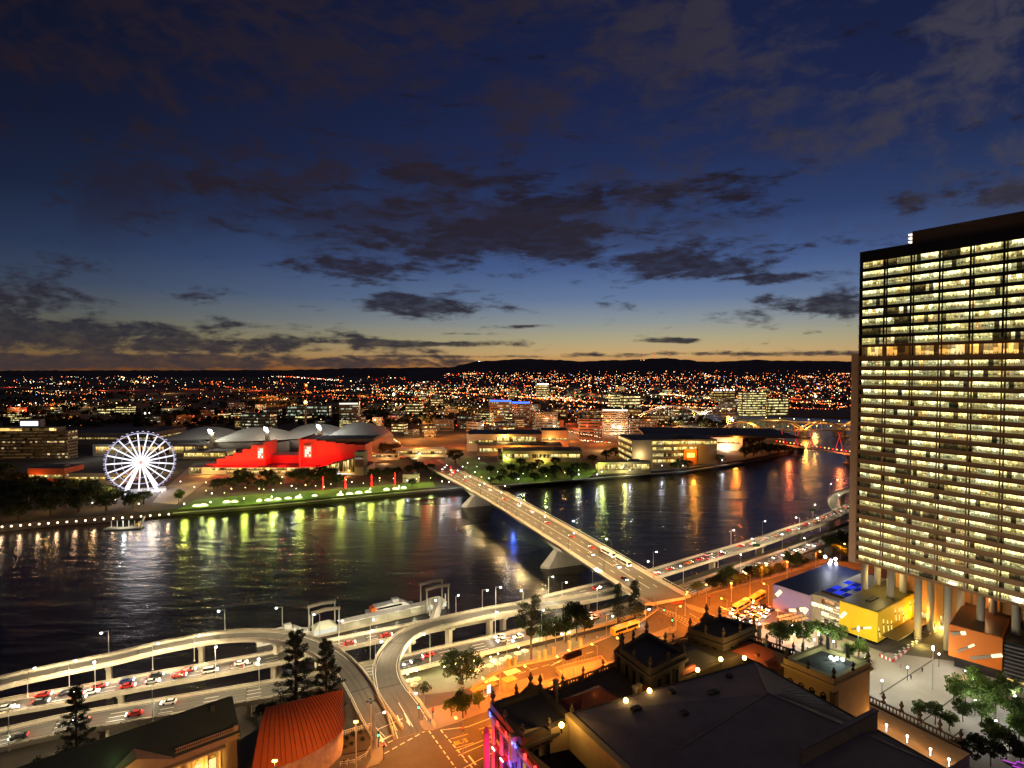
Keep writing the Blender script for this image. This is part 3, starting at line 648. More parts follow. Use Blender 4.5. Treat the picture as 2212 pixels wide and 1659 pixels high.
for i, z in enumerate((16, 18.6, 21.2, 23.8)):
    b = M(); strip(b, Y(2.1, 26 if i == 2 else 22), Y(2.1, 14), z, z+1.9); b.build('window', g_hall if i < 3 else glow_windows('hall_red_glass', [(1, .2, .05), (1, .7, .3), (1, .5, .2)], 1.0, 2, 30, .02, .3), gl)
b = M(); b.prism([Y(8, 14.5), Y(30, 14.5), Y(30, 25), Y(8, 25)], 26.4, 26.9, 0)
b.build('skylight', steel_d, gl)
for i in range(4):
    for j in range(3):
        if (i*3+j) % 5 == 3: continue
        b = M(); b.prism([Y(9+i*5, 15+j*3.2), Y(13.6+i*5, 15+j*3.2), Y(13.6+i*5, 17.6+j*3.2), Y(9+i*5, 17.6+j*3.2)], 26.9, 27.0, 0)
        b.build('skylight_pane', emit('blue_skylight_glow', (.03, .06, .9), .9) if (i+j) % 2 else emit('blue_skylight_dim', (.02, .04, .5), .35), gl)
pb_ = thing('library', 'violet grey box building with a deep blue roof beside the lit entrance hall', 'library', Y(0, 34, ZC))
b = M(); b.prism([Y(0, 26), Y(48, 26), Y(48, 42), Y(0, 42)], ZC, 26, 0); b.build('wall', pur, pb_)
b = M(); b.prism([Y(.4, 26.4), Y(48, 26.4), Y(48, 41.6), Y(.4, 41.6)], 26, 26.15, 0); b.build('roof', mat('blue_roof', (.022, .028, .075), .5, .15, .2), pb_)
for (c, z, an, L, wd) in ((41.2, 20.2, .9, 5.0, 1.4), (36, 16.6, .32, 5.2, 1.1), (31, 18.6, .35, 4.2, 1.5), (28.4, 16.6, 1.1, 4.2, .8)): stick(pb_, Y(-.01, c, z), E2*-1, an, L, wd, .6, out=WL)
# orange box
O0 = V2(154, 200.7); F2 = V2(.69, -.724); F1 = V2(.724, .69)
def O(a, c, z=0.0): p = O0+F1*a+F2*c; return Vector((p.x, p.y, z))
ob = thing('library', 'orange box building raised above the square at the right edge', 'library', O(0, 0, ZC))
b = M(); b.prism([O(0, 0), O(44, 0), O(44, 14.5), O(0, 14.5)], 19, 30, 0); b.build('wall', ora, ob)
b = M(); b.prism([O(.5, .5), O(44, .5), O(44, 14), O(.5, 14)], 30, 30.15, 0); b.build('roof', mat('brown_roof', (.15, .07, .03), .35, .15, .3), ob)
b = M(); b.prism([O(1.5, 1.5), O(44, 1.5), O(44, 14), O(1.5, 14)], ZC, 19, 0, top=False, bottom=False); b.build('shopfront', MATS['shop_lit_glass'], ob)
for (c, z, an, L, wd) in ((.8, 27.2, .35, 4.2, 1.1), (2.6, 21.4, .72, 6.0, .6), (6.2, 20.4, .45, 9.2, .9)): stick(ob, O(-.01, c, z), F2, an, L, wd, .32, out=-F1)
lb = thing('office_building', 'dark louvred block behind the orange box at the picture edge', 'office', O(0, 16, ZC))
b = M(); b.prism([O(1, 14.8), O(60, 14.8), O(60, 40), O(1, 40)], ZC, 29, 0)
for i in range(9): b.prism([O(.6, 14.8), O(1, 14.8), O(1, 40), O(.6, 40)], 17+i*1.3, 17.5+i*1.3, 1)
b.build('wall', [blackp, mat('grey_louvre', (.12, .11, .12), .6, .1, .5)], lb)
b = M(); strip(b, O(.9, 30), O(.9, 15), ZC+.3, ZC+1.7); b.build('window', g_warm, lb)

# ---- old treasury building (dark stone, foreground)
SW, NW, NE, SE = V2(-4.5, 136), V2(66, 182), V2(92, 153.6), V2(30, 70)
tr = thing('government_building', 'dark stone palace with balustrades and urns, its end front lit red and blue', 'building', (SW.x, SW.y, ZC))
def inward(a, c): d = (c-a).normalized(); return Vector((d.y, -d.x, 0))
WI, NI, SI = inward(SW, NW), inward(NW, NE), -inward(SW, SE)
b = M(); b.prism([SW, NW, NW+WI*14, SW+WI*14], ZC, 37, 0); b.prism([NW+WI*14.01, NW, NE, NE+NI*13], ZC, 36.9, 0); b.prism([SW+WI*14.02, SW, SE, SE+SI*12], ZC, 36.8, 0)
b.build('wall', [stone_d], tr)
b = M()
for (a, c) in ((SW, NW), (NW, NE), (SW, SE)):
    i_ = inward(a, c) if (a, c) != (SW, SE) else SI
    b.prism([a-i_*.9, c-i_*.9, c, a], 36.2, 37.1, 0); b.prism([a-i_*.4, c-i_*.4, c-i_*.005, a-i_*.005], 30.2, 30.7, 0)
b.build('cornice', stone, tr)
def balus(a, c, z, h=1.5):
    b = M(); a, c = Vector((a[0], a[1], 0)), Vector((c[0], c[1], 0)); d = (c-a); L = d.length; d /= L; an = math.atan2(d.y, d.x); m_ = (a+c)/2
    b.box(m_.x, m_.y, z+h-.2, L, .5, .25, an); b.box(m_.x, m_.y, z, L, .55, .22, an); n = int(L/.9)
    for i in range(n+1):
        p = a+d*(i*L/n); b.box(p.x, p.y, z+.22, .24 if i % 6 else .8, .24 if i % 6 else .6, h-.42, an)
    b.build('balustrade', stone_d, tr)
urnb = M(); urnb.lathe(0, 0, 0, [(.55, 0), (.55, .5), (.3, .6), (.22, .9), (.55, 1.5), (.6, 1.8), (.25, 2.1), (.32, 2.4), (.1, 2.9)], 8)
URN = urnb.build('finial', stone_d); COL.objects.unlink(URN)
def urn(p, z, sc=1.0):
    o = URN.copy(); COL.objects.link(o); o.parent = tr; o.location = Vector((p[0], p[1], z))-tr.location; o.scale = (sc,)*3
balus(SW, NW, 37.1); balus(NW, NE, 37.0); balus(SW, SE, 36.9)
for i in range(1, 12): urn(SW.lerp(NW, i/12), 38.6, .8)
for i in range(4, 8): urn(NW.lerp(NE, i/10), 38.5, .8)
def pavilion(pts, z0, z1, mw=stone_d, mr=roof_dark, par=1.3, urns=1.0, fins=True, name='pavilion'):
    b = M(); pts = [V2(*p[:2]) for p in pts]; b.prism(pts, z0, z1, 0); c = sum(pts, V2(0, 0))/len(pts)
    o = [p+(p-c).normalized()*.9 for p in pts]; b.prism(o, z1-.9, z1-.2, 0)
    pav = b.build(name, [mw], tr)
    if mw is stone_d:
        for i in range(len(pts)):
            p, q_ = pts[i], pts[(i+1) % len(pts)]; d = (q_-p); L = d.length; d /= L; ou = V2(d.y, -d.x); ou = ou if ou.dot(p-c) > 0 else -ou
            for kk in (.25, .5, .75):
                m_ = p+d*(L*kk); a, e = m_-d*.75+ou*.04, m_+d*.75+ou*.04; w2 = M(); w2.prism([a, e, e+ou*.05, a+ou*.05], z1-5.6, z1-2.2, 0); w2.prism([a-d*.2, a, a+ou*.12, a-d*.2+ou*.12], z1-5.8, z1-2.0, 1); w2.prism([e, e+d*.2, e+d*.2+ou*.12, e+ou*.12], z1-5.8, z1-2.0, 1); w2.prism([a-d*.3, e+d*.3, e+d*.3+ou*.2, a-d*.3+ou*.2], z1-1.99, z1-1.7, 1); w2.build('window', [glass_d, stone_d], tr)
    b = M(); k = [p+(p-c).normalized()*.2 for p in pts]; q = [p+(c-p)*.16 for p in pts]
    for i in range(len(pts)):
        j = (i+1) % len(pts); b.quad((k[i].x, k[i].y, z1-.2), (k[j].x, k[j].y, z1-.2), (k[j].x, k[j].y, z1+par), (k[i].x, k[i].y, z1+par)); b.quad((k[i].x, k[i].y, z1+par), (k[j].x, k[j].y, z1+par), (q[j].x, q[j].y, z1+par), (q[i].x, q[i].y, z1+par))
        b.quad((q[j].x, q[j].y, z1+.1), (q[i].x, q[i].y, z1+.1), (q[i].x, q[i].y, z1+par), (q[j].x, q[j].y, z1+par))
    b.prism(q, z1-.1, z1+.12, 1); b.build('parapet', [mw, mr], tr)
    if fins:
        for i, p in enumerate(k):
            urn(p+(c-p)*.06, z1+par, 1.1*urns); urn(p.lerp(k[(i+1) % len(k)], .5), z1+par, .9*urns)
d1 = (NW-SW).normalized(); s1 = (SE-SW).normalized()
pavilion([SW-d1*.4-s1*.3, SW+d1*14, SW+d1*14+s1*15, SW+s1*15-d1*.4], 36.8, 38.6)
pavilion([(29.6, 155.5), (39, 165), (46.4, 152.7), (35, 144)], 30, 42.6)
pavilion([(54, 174), (66.5, 182.6), (75.2, 176), (62, 167)], 36, 39.6)
# gabled centre pieces on the street side
for t0 in (.13, .5, .93):
    p = SW.lerp(NW, t0); an = math.atan2(d1.y, d1.x); b = M(); zz = 38.4 if t0 < .4 else 40.5
    b.prism([p-d1*2.6-WI*.3, p+d1*2.6-WI*.3, p+d1*2.6+WI*.6, p-d1*2.6+WI*.6], 37, zz+1.2)
    b.sweep([[p-d1*3+WI*k+Vector((0, 0, zz+1.2)), p+d1*3+WI*k+Vector((0, 0, zz+1.2)), p+WI*k+Vector((0, 0, zz+2.8))] for k in (-.5, .8)])
    b.build('pediment', stone_d, tr); urn(p, zz+2.5, 1.2)
# wing roofs: hipped metal, courtyard lamp light put into the colour of some as red
redlit_roof = mat('redlit_metal_roof', (.21, .055, .03), .5, .15, .5)
def hip(a, c, wv, z, h, m_, name='roof', over=0):
    """hip roof on the rectangle a..c + wv"""
    d = (c-a).normalized(); L = (c-a).length; wl = wv.length; k = min(wl/2, L/2-.1)
    b = M(); q = [a, c, c+wv, a+wv]; e = [(p.x, p.y, z) for p in q]; r1 = a+d*k+wv/2; r2 = c-d*k+wv/2; r1, r2 = (r1.x, r1.y, z+h), (r2.x, r2.y, z+h)
    b.quad(e[0], e[1], r2, r1); b.quad(e[2], e[3], r1, r2); n = len(b.v); b.v += [e[1], e[2], r2, e[3], e[0], r1]; b.f += [(n, n+1, n+2), (n+3, n+4, n+5)]; b.mi += [0, 0]
    b.prism(q, z-.4, z-.004, 0); return b.build(name, m_, tr)
hip(SW+d1*16+WI*4, SW+d1*30+WI*4, WI*9, 37.2, 2.6, redlit_roof); hip(SW+d1*50+WI*3, SW+d1*68+WI*3, WI*10, 37.2, 2.2, roof_dark)
nd = (NE-NW).normalized(); hip(NW+nd*10+NI*2, NW+nd*24+NI*2, NI*9, 37.2, 2.4, redlit_roof)
# NE pavilion, yellow lit courtyard wall
cream = mat('cream_render', (.50, .37, .17), .8, .2, .4)
pavilion([(74.7, 156), (89, 164), (97, 154), (82.5, 145.5)], 24, 39.4, mw=cream, urns=.9)
for i in range(4):
    p = V2(74.7, 156).lerp(V2(82.5, 145.5), .14+.22*i); b = M(); dn = V2(7.8, -10.5).normalized(); ou = V2(-dn.y, dn.x)*-1
    ou = V2(-.803, -.596); a = p-dn*.7+ou*.06; c = p+dn*.7+ou*.06; b.prism([a, c, c+ou*.04, a+ou*.04], 32, 35.2)
    b.tube([a.lerp(c, j/8)+Vector((0, 0, 35.2+.7*math.sin(math.pi*j/8))) for j in range(9)], .18, 4); b.build('window', glass_d, tr)
# big dark hipped roof over the courtyard
A_, B_, C_, D_ = V2(13.3, 130), V2(65.6, 153.5), V2(86, 111), V2(36, 88); H1, H2 = V2(60, 133), V2(34, 118)
b = M(); z = 41; b.quad((A_.x, A_.y, z), (D_.x, D_.y, z), (H2.x, H2.y-4, 43.6), (H2.x, H2.y-4, 43.6)); b.quad((A_.x, A_.y, z), (H2.x, H2.y-4, 43.6), (H1.x, H1.y, 44), (B_.x, B_.y, z)); n = len(b.v)
b.v += [(B_.x, B_.y, z), (H1.x, H1.y, 44), (C_.x, C_.y, z)]; b.f.append((n, n+1, n+2)); b.mi.append(0)
b.quad((C_.x, C_.y, z), (H1.x, H1.y, 44), (H2.x, H2.y-4, 43.6), (D_.x, D_.y, z)); b.prism([A_, B_, C_, D_], 36, z-.03, 1)
b.tube([(H2.x, H2.y-4, 43.7), (H1.x, H1.y, 44.1)], .25, 5, 2); b.tube([(B_.x, B_.y, z+.1), (H1.x, H1.y, 44.1)], .2, 5, 2); b.tube([(C_.x, C_.y, z+.1), (H1.x, H1.y, 44.1)], .2, 5, 2)
for (p, q) in ((A_, B_), (B_, C_), (C_, D_), (D_, A_)): b.tube([(p.x, p.y, z), (q.x, q.y, z)], .3, 5, 3)
roof_m = mat('courtyard_roofing', (.16, .14, .165), .75, .3, .25)
def on_roof(f, g, lift=.05):
    e, r = A_.lerp(B_, f), Vector((H2.x, H2.y-4, 0)).lerp(Vector((H1.x, H1.y, 0)), f); q = Vector((e.x, e.y, 0)).lerp(r, g); return (q.x, q.y, 41+(2.6+.4*f)*g+lift)
for i in range(1, 40): b.tube([on_roof(i/40, 0), on_roof(i/40, 1)], .06, 4, 2, cap=False)
for i in range(1, 22):
    e, r = B_.lerp(C_, i/22), (H1.x, H1.y, 44); g = 1-abs(2*i/22-1); b.tube([(e.x, e.y, 41.05), (e.x+(r[0]-e.x)*g*.98, e.y+(r[1]-e.y)*g*.98, 41.05+3*g*.98)], .06, 4, 2, cap=False)
for (f, g, sx) in ((.2, .3, 2.2), (.45, .2, 1.4), (.62, .5, 2.6), (.8, .25, 1.2), (.33, .65, 1.6)): x_, y_, z_ = on_roof(f, g); b.box(x_, y_, z_-.2, sx, 1.4, 1.1, .42, 3)
b.build('courtyard_roof', [roof_m, stone_d, mat('ridge_capping', (.2, .17, .17), .7, .1, 1), mat('gutter', (.06, .05, .045), .6, .1, 1)], tr)
b = M(); p, q = V2(80, 124), V2(57, 111); dd = (q-p).normalized(); nn_ = V2(dd.y, -dd.x)
b.prism([p, q, q+nn_*.7, p+nn_*.7], 40, 45.2, 0); b.prism([p-nn_*.2, q-nn_*.2, q+nn_*.9, p+nn_*.9], 45.2, 45.5, 1); b.build('parapet', [stone, roof_m], tr)
b = M(); b.prism([A_+V2(-1.2, -.6), A_+V2(.2, .1), D_+V2(.2, .1), D_+V2(-1.2, -.6)], 34, 41.4, 0); b.prism([A_+V2(-14, -5), A_+V2(-1.3, -.6), A_+V2(-.6, -2.0), A_+V2(-13.4, -6.4)], 34, 39.6, 0); b.build('light_well_wall', cream, tr)
for i, (u, v, zz, m_) in enumerate([(1233, 1416, 39, redlit_roof), (1385, 1490, 38, redlit_roof), (1480, 1448, 38, redlit_roof), (1640, 1415, 37, redlit_roof), (1660, 1432, 37.4, redlit_roof)]):
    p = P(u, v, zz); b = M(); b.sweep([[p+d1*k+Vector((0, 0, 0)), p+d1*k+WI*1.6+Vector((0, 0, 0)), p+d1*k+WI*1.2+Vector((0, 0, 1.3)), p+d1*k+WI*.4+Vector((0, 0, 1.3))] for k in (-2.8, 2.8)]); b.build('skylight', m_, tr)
for i, (u, v) in enumerate([(1372, 1505), (1381, 1500), (1200, 1490), (1640, 1370), (1652, 1400)]):
    p = P(u, v, 38); b = M(); b.box(p.x, p.y, 36.9, .9, .9, 3.4, .5); b.box(p.x, p.y, 40.3, 1.2, 1.2, .35, .5); b.build('chimney', stone, tr)
# courtyard roof lamps, bright on the photo
for i, (u, v, zz, pw) in enumerate([(1507, 1447, 39, 1100), (1403, 1492, 41.6, 350), (1352, 1513, 41.8, 350), (1557, 1424, 38.6, 1000), (1608, 1421, 38.0, 1900), (1213, 1566, 41.9, 1500), (1286, 1508, 38, 300)]):
    p = P(u, v, zz); b = M(); b.box(p.x, p.y, zz-1.8, .25, .25, 1.3, .5, 1); b.ball(p.x, p.y, zz, .62 if pw > 300 else .3, 0)
    o = b.build('roof_floodlight', [emit('amber_flood_glow', (1, .72, .22), 9), steel_d], tr); light(o, (p.x, p.y, zz+1.1), pw, (1, .55, .13), .5)
# south front, lit red and blue
so = V2(-.872, -.49)
s1 = (SE-SW).normalized(); so = Vector((s1.y, -s1.x, 0)); so = so if so.x < 0 else -so
for i in range(7):
    for st, (za, zb_) in enumerate(((30.9, 35.8), (23.4, 29.6), (16, 22.4))):
        for kx in (.7, 1.35):
            p = SW+s1*(i*4.3+kx)+so*.45; b = M(); b.lathe(p.x, p.y, za, [(.42, 0), (.42, .35), (.3, .5), (.27, zb_-za-.6), (.42, zb_-za-.3), (.45, zb_-za)], 8); b.build('column', stone, tr)
        a, c = SW+s1*(i*4.3+2.1)+so*.05, SW+s1*(i*4.3+3.7)+so*.05; b = M(); b.prism([a, c, c+so*.05, a+so*.05], za+.8, zb_-.9)
        b.build('window', glass_d if (i+st) % 3 else emit('amber_window_glow', (1, .5, .08), .5), tr)
        a, c = SW+s1*(i*4.3+1.9)+so*.02, SW+s1*(i*4.3+3.9)+so*.02; b = M(); b.prism([a, c, c+so*1.3, a+so*1.3], za-.6, za+.05); b.build('balcony', stone_d, tr)
        if st < 2 and i < 5:
            a, c = SW+s1*(i*4.3+2.2)+so*1.32, SW+s1*(i*4.3+3.6)+so*1.32; b = M(); b.prism([a, c, c+so*.15, a+so*.15], za-.1, za+.16)
            o = b.build('light_bar', emit('light_bar_glow', (1, .93, .9), 6), tr)
            m_ = (a+c)/2+so*.5; light(o, (m_.x, m_.y, za+.5), 1500, (1, .02, .03) if i < 2 else (.06, .06, 1.0) if i < 4 else (.4, .1, .8), .3)
    if i < 6:
        p = SW+s1*(i*4.3+.2 if i else .4)+so*.9; b = M(); b.box(p.x, p.y, 37.15, .5, .5, 1.1, math.atan2(s1.y, s1.x)); o = b.build('light_bar', emit('blue_bar_glow', (.08, .15, 1), 5) if i in (0, 3) else emit('red_bar_glow', (1, .04, .03), 4), tr)
        light(o, (p.x+so.x*.9, p.y+so.y*.9, 38.3), 250, (.05, .1, 1) if i in (0, 3) else (1, .03, .02), .3)
py_ = thing('pylon', 'slim red lit stone pylon standing just left of the red and blue building front', 'pylon', (-5.9, 130.5, ZC))
b = M(); b.box(-5.9, 130.5, ZC, 1.3, 1.3, 21, .4, taper=.86); b.box(-5.9, 130.5, ZC+21, 1.3, 1.3, .4, .4); b.lathe(-5.9, 130.5, ZC+21.4, [(.5, 0), (.55, .6), (.2, 1.4)], 8); b.build('shaft', mat('redlit_stone', (.42, .10, .09), .8, .2, .8), py_)  # red light on the shaft is put into its stone colour
light(py_, (-8, 127.5, 33), 900, (1, .05, .08), .4)
# north terrace beside the building
nt_ = thing('stone_balustrade', 'long dark balustrade with urns dividing the square from the stone building', 'balustrade', P(1880, 1514, 33))
b = M(); q0, q1 = P(1872, 1512, 24), P(2075, 1612, 24); d = (q1-q0); L = d.length; d /= L; an = math.atan2(d.y, d.x); m_ = (q0+q1)/2
b.box(m_.x, m_.y, ZC, L, .8, 9, an); b.box(m_.x, m_.y, 25.4, L, .6, .25, an)
for i in range(int(L/.9)):
    p = q0+d*(i*.9); b.box(p.x, p.y, 24, .2, .2, 1.4, an)
b.build('rail', stone_d, nt_)
for i in range(6):
    p = q0+d*(L*i/5); o = URN.copy(); COL.objects.link(o); o.parent = nt_; o.location = Vector((p.x, p.y, 25.6))-nt_.location
b = M(); q0, q1 = P(1872, 1518, 23.9), P(2095, 1628, 23.9); dv = (q1-q0).normalized(); sv = V2(dv.y, -dv.x)*24; sv = sv if sv.y < 0 else -sv
b.prism([q0, q1, q1+sv, q0+sv], ZC, 23.9, 0); b.build('terrace', stone, nt_)
fl = M()
for (u, v, zt) in [(1784, 1425, 48), (1827, 1444, 47)]:
    p = P(u, v, 40.5); f = thing('flagpole', 'thin flagpole ' + ('left' if u < 1800 else 'right') + ' of the two on the yellow pavilion roof', 'flagpole', p)
    b = M(); b.tube([p, p+Vector((0, 0, 7))], .09, 6); b.build('pole', steel, f); b = M(); b.sweep([[p+Vector((.1, 0, 3)), p+Vector((.1, 0, 6.5)), p+Vector((.25, .1, 6.5)), p+Vector((.25, .1, 3))], [p+Vector((.9, -.3, 2.6)), p+Vector((.7, -.2, 6.0)), p+Vector((.8, 0, 6.0)), p+Vector((1.0, -.2, 2.6))]]); b.build('flag', mat('flag_cloth', (.3, .38, .35), .8, .2, 1), f)
p = P(1808, 1425, 40.2); fb = thing('floodlight', 'white green floodlights glowing on the yellow pavilion roof', 'floodlight', p)
b = M(); [b.ball(p.x+dx_, p.y+dy_, p.z+.4, .5) for dx_, dy_ in ((-1.4, .5), (0, 0), (1.2, -.6), (-1.2, -.6))]; b.build('lamp_head', emit('pale_green_glow', (.85, 1, .85), 7), fb); light(fb, (p.x, p.y, p.z+2.5), 1200, (.75, 1, .8), .6)
p = P(1800, 1470, 30); light(tr, (p.x-3, p.y-4, 33), 5200, (1, .66, .2), .8, name='courtyard_light'); light(tr, (70, 146, 38.5), 500, (1, .5, .12), .6, name='courtyard_light')

# ---- old library at bottom left and the red curved roof beside it
L0 = V2(-71.4, 147.0); lv = V2(-.77, -.64); ln = V2(.64, -.77)
def Lp(s, o=0.0, z=0.0): p = L0+lv*s+ln*o; return Vector((p.x, p.y, z))
ol = thing('old_library', 'classical stone building with dark green roof and amber lit columned front', 'building', Lp(20, 0, ZC))
b = M(); b.prism([Lp(0), Lp(52), Lp(52, -14), Lp(0, -14)], ZC, 25.6, 0); b.prism([Lp(-.5, .8), Lp(52.5, .8), Lp(52.5, .005), Lp(-.5, .005)], 24.4, 25.8, 0)
b.build('wall', stone, ol)
b = M(); gr = mat('dark_green_roof', (.035, .062, .055), .6, .25, .3)
for o1, o2, zA, zB in ((.9, -7, 25.9, 32), (-7, -14.9, 32, 25.9)):
    b.quad(Lp(-.6, o1, zA), Lp(-.6, o2, zB), Lp(46 if o1 > 0 else 46, o2, zB) if zB > 30 else Lp(53, o2, zB), Lp(53, o1, zA) if zA < 30 else Lp(46, o1, zA))
b.prism([Lp(4, -5.6), Lp(5, -5.6), Lp(5, -5.0), Lp(4, -5.0)], 30, 32.3, 0); b.sweep([[Lp(-.7, .9, 25.2), Lp(-.7, -7, 32.1), Lp(-.7, -14.9, 25.2)], [Lp(0, .9, 25.2), Lp(0, -7, 32.05), Lp(0, -14.9, 25.2)]])
n = len(b.v); b.v += [Lp(53, .9, 25.9), Lp(46, -7, 32), Lp(53, -14.9, 25.9)]; b.f.append((n, n+1, n+2)); b.mi.append(0)
b.tube([Lp(0, -7, 32.05), Lp(46, -7, 32.05)], .15, 5); b.build('roof', gr, ol)
b = M(); b.prism([Lp(-.3, .3), Lp(14, .3), Lp(14, 0), Lp(-.3, 0)], 25.8, 26.6, 0)
for i in range(26): b.prism([Lp(1+i*.5, .25), Lp(1.2+i*.5, .25), Lp(1.2+i*.5, .05), Lp(1+i*.5, .05)], 26.6, 27.3, 0)
b.prism([Lp(.8, .3), Lp(14, .3), Lp(14, 0), Lp(.8, 0)], 27.3, 27.5, 0); b.prism([Lp(-.3, .35), Lp(.8, .35), Lp(.8, -.2), Lp(-.3, -.2)], 26.6, 27.8, 0); b.build('parapet', stone, ol)
b = M(); b.sweep([[Lp(14.2, o, 25.85), Lp(30, o, 25.85), Lp(22, o, 29.2)] for o in (1.6, -3.6)]); b.build('pediment', stone, ol)
for s in (4.2, 7.4, 10.6, 13.8, 17, 20.2):
    p = Lp(s, 1.3); b = M(); b.lathe(p.x, p.y, 16, [(.6, 0), (.6, .4), (.42, .6), (.38, 7.4), (.6, 7.9), (.7, 8.3)], 10); b.build('column', stone, ol, True)
    b = M(); a, c = Lp(s+.8, .06), Lp(s+2.4, .06); b.prism([a, c, c+ln*.05, a+ln*.05], 18, 21.4); b.tube([a.lerp(c, j/8)+Vector((0, 0, 21.4+.9*math.sin(math.pi*j/8))) for j in range(9)], .14, 4, 1); b.build('window', [emit('arched_window_glow', (1, .8, .3), 1.2), stone], ol)
b = M(); b.prism([Lp(3, 2.2), Lp(22, 2.2), Lp(22, .05), Lp(3, .05)], 24.38-.4, 24.39, 0); b.build('portico_ceiling', stone, ol)
light(ol, Lp(8, 2.6, 20), 2600, (1, .52, .10), .6, name='portico_light'); light(ol, Lp(16, 2.6, 20), 2200, (1, .52, .10), .6, name='portico_light')
light(ol, Lp(26, 5, 27.5), 700, (1, .55, .15), .6, name='portico_light')
light(ol, Lp(26, -1.0, 30.5), 60, (.7, .9, .3), .2, name='roof_light')
rb = thing('exhibition_hall', 'brick hall under a curved ribbed rust red metal roof', 'building', (-55, 152, ZC))
Rr = [V2(-66.5, 153.5).lerp(V2(-48.2, 162.2), i/16) for i in range(17)]
ctrl = [(-63.5, 138), (-60, 138.6), (-56, 140.3), (-52.5, 143), (-49, 147), (-47, 150.5), (-46, 154), (-46.2, 157), (-47, 159.6), (-48, 162.1)]
EV = smooth_path([Vector((x, y, 22)) for x, y in ctrl], .5); n_ = len(EV)
b = M(); seg = 26; cols = []
for i in range(seg+1):
    f = i/seg; r_ = V2(-66.5, 153.5).lerp(V2(-48.2, 162.2), f); e = EV[min(n_-1, int(f**.85*(n_-1)))]; col = []
    for j in range(9):
        t_ = j/8; q = Vector((r_.x, r_.y, 0)).lerp(Vector((e.x, e.y, 0)), t_); col.append((q.x, q.y, 28.5-6.5*t_+2.0*math.sin(math.pi*t_)*(1-f*.7)))
    cols.append(col)
for i in range(seg):
    for j in range(8): b.quad(cols[i][j], cols[i][j+1], cols[i+1][j+1], cols[i+1][j])
for c in cols: b.tube([(x, y, z+.06) for x, y, z in c], .085, 4, 1, cap=False)
b.build('roof', [mat('rust_red_roof', (.33, .085, .022), .45, .12, .5), mat('rust_red_seam', (.16, .04, .012), .5, .1, 1)], rb)
b = M(); ring = [(e.x, e.y) for e in EV[::3]] + [(-48.4, 162), (-66.4, 153.4)]; c_ = V2(-57, 152)
ring = [(c_.x+(x-c_.x)*.95, c_.y+(y-c_.y)*.95) for x, y in ring]; b.prism(ring, ZC, 22.2, 0, top=False); b.build('wall', mat('mural_wall', (.36, .24, .16), .8, .8, .45), rb)

# ================================================================ across the river
def block(name, label, cat, u0, u1, vt, vb, zb=5.0, depth=25, wall=concrete, rows=3, glass=None, roofm=roof_grey, rot=0.0, group=None, fill=.5, side=True, inset=.03, par=.6, top_off=.0):
    """box building whose front foot stands at photo row vb"""
    c = P((u0+u1)/2, vb, zb); y = c.y; x0, x1 = (u0-CX)/FPX*y, (u1-CX)/FPX*y; wd = (x1-x0)/max(math.cos(rot), .5); zt = PY((u0+u1)/2, vt, y).z; h = max(zt-zb, 3)
    o = thing(name, label, cat, c, 0, group); e = V2(math.cos(rot), math.sin(rot)); nb = V2(-e.y, e.x)
    q = lambda s, d: c+e*s+nb*d
    b = M(); b.prism([q(-wd/2, 0), q(wd/2, 0), q(wd/2, depth), q(-wd/2, depth)], zb-1, zb+h, 0); b.build('wall', wall, o)
    b = M(); b.prism([q(-wd/2+.3, .3), q(wd/2-.3, .3), q(wd/2-.3, depth-.3), q(-wd/2+.3, depth-.3)], zb+h, zb+h+.12, 0)
    k = random.uniform(.2, .7); b.prism([q(-wd/2+wd*k, depth*.3), q(-wd/2+wd*(k+.2), depth*.3), q(-wd/2+wd*(k+.2), depth*.6), q(-wd/2+wd*k, depth*.6)], zb+h+.12, zb+h+2.2, 0); b.build('roof', roofm, o)
    for i in range(rows):
        fh = (h-top_off)/rows; z0 = zb+fh*i+fh*(1-fill)*.55; b = M(); m_ = wd*inset
        strip(b, q(-wd/2+m_, -.08), q(wd/2-m_, -.08), z0, z0+fh*fill)
        if side:
            if c.x < 0: strip(b, q(wd/2+.08, 1), q(wd/2+.08, depth-1), z0, z0+fh*fill)
            else: strip(b, q(-wd/2-.08, depth-1), q(-wd/2-.08, 1), z0, z0+fh*fill)
        b.build('window', glass or g_city, o)
    o['y'] = y; return o, q, wd, h
# ---- observation wheel
WC = Vector((-347.5, 537, 33)); we = V2(.839, .544); wn_ = V2(.544, -.839); RW = 27.0
wh = thing('observation_wheel', 'white lit giant observation wheel standing on the far river bank', 'ferris wheel', (WC.x, WC.y, 5))
led = emit('white_led_glow', (.96, .93, 1.0), 1.7); led2 = emit('lilac_led_glow', (.80, .74, 1.0), .75)
def wp_(r, a, o=0.0): return WC+we*(r*math.cos(a))+Vector((0, 0, r*math.sin(a)))+wn_*o
for (r, th, m_, nm) in ((RW, .42, led2, 'rim'), (RW*.76, .3, led2, 'inner_ring'), (RW*.55, .22, led2, 'inner_ring')):
    b = M()
    for o in (-1.1, 1.1): b.tube([wp_(r, 2*math.pi*i/84, o) for i in range(85)], th if r == RW else th*.8, 5, cap=False)
    b.build(nm, m_, wh)
for i in range(21):
    a = 2*math.pi*(i+.5)/21; b = M()
    for o in (-1.1, 1.1): b.tube([wp_(1.5, a, o*1.8), wp_(RW, a, o)], [.66, .46], 4)
    b.build('spoke', led, wh)
cab = None
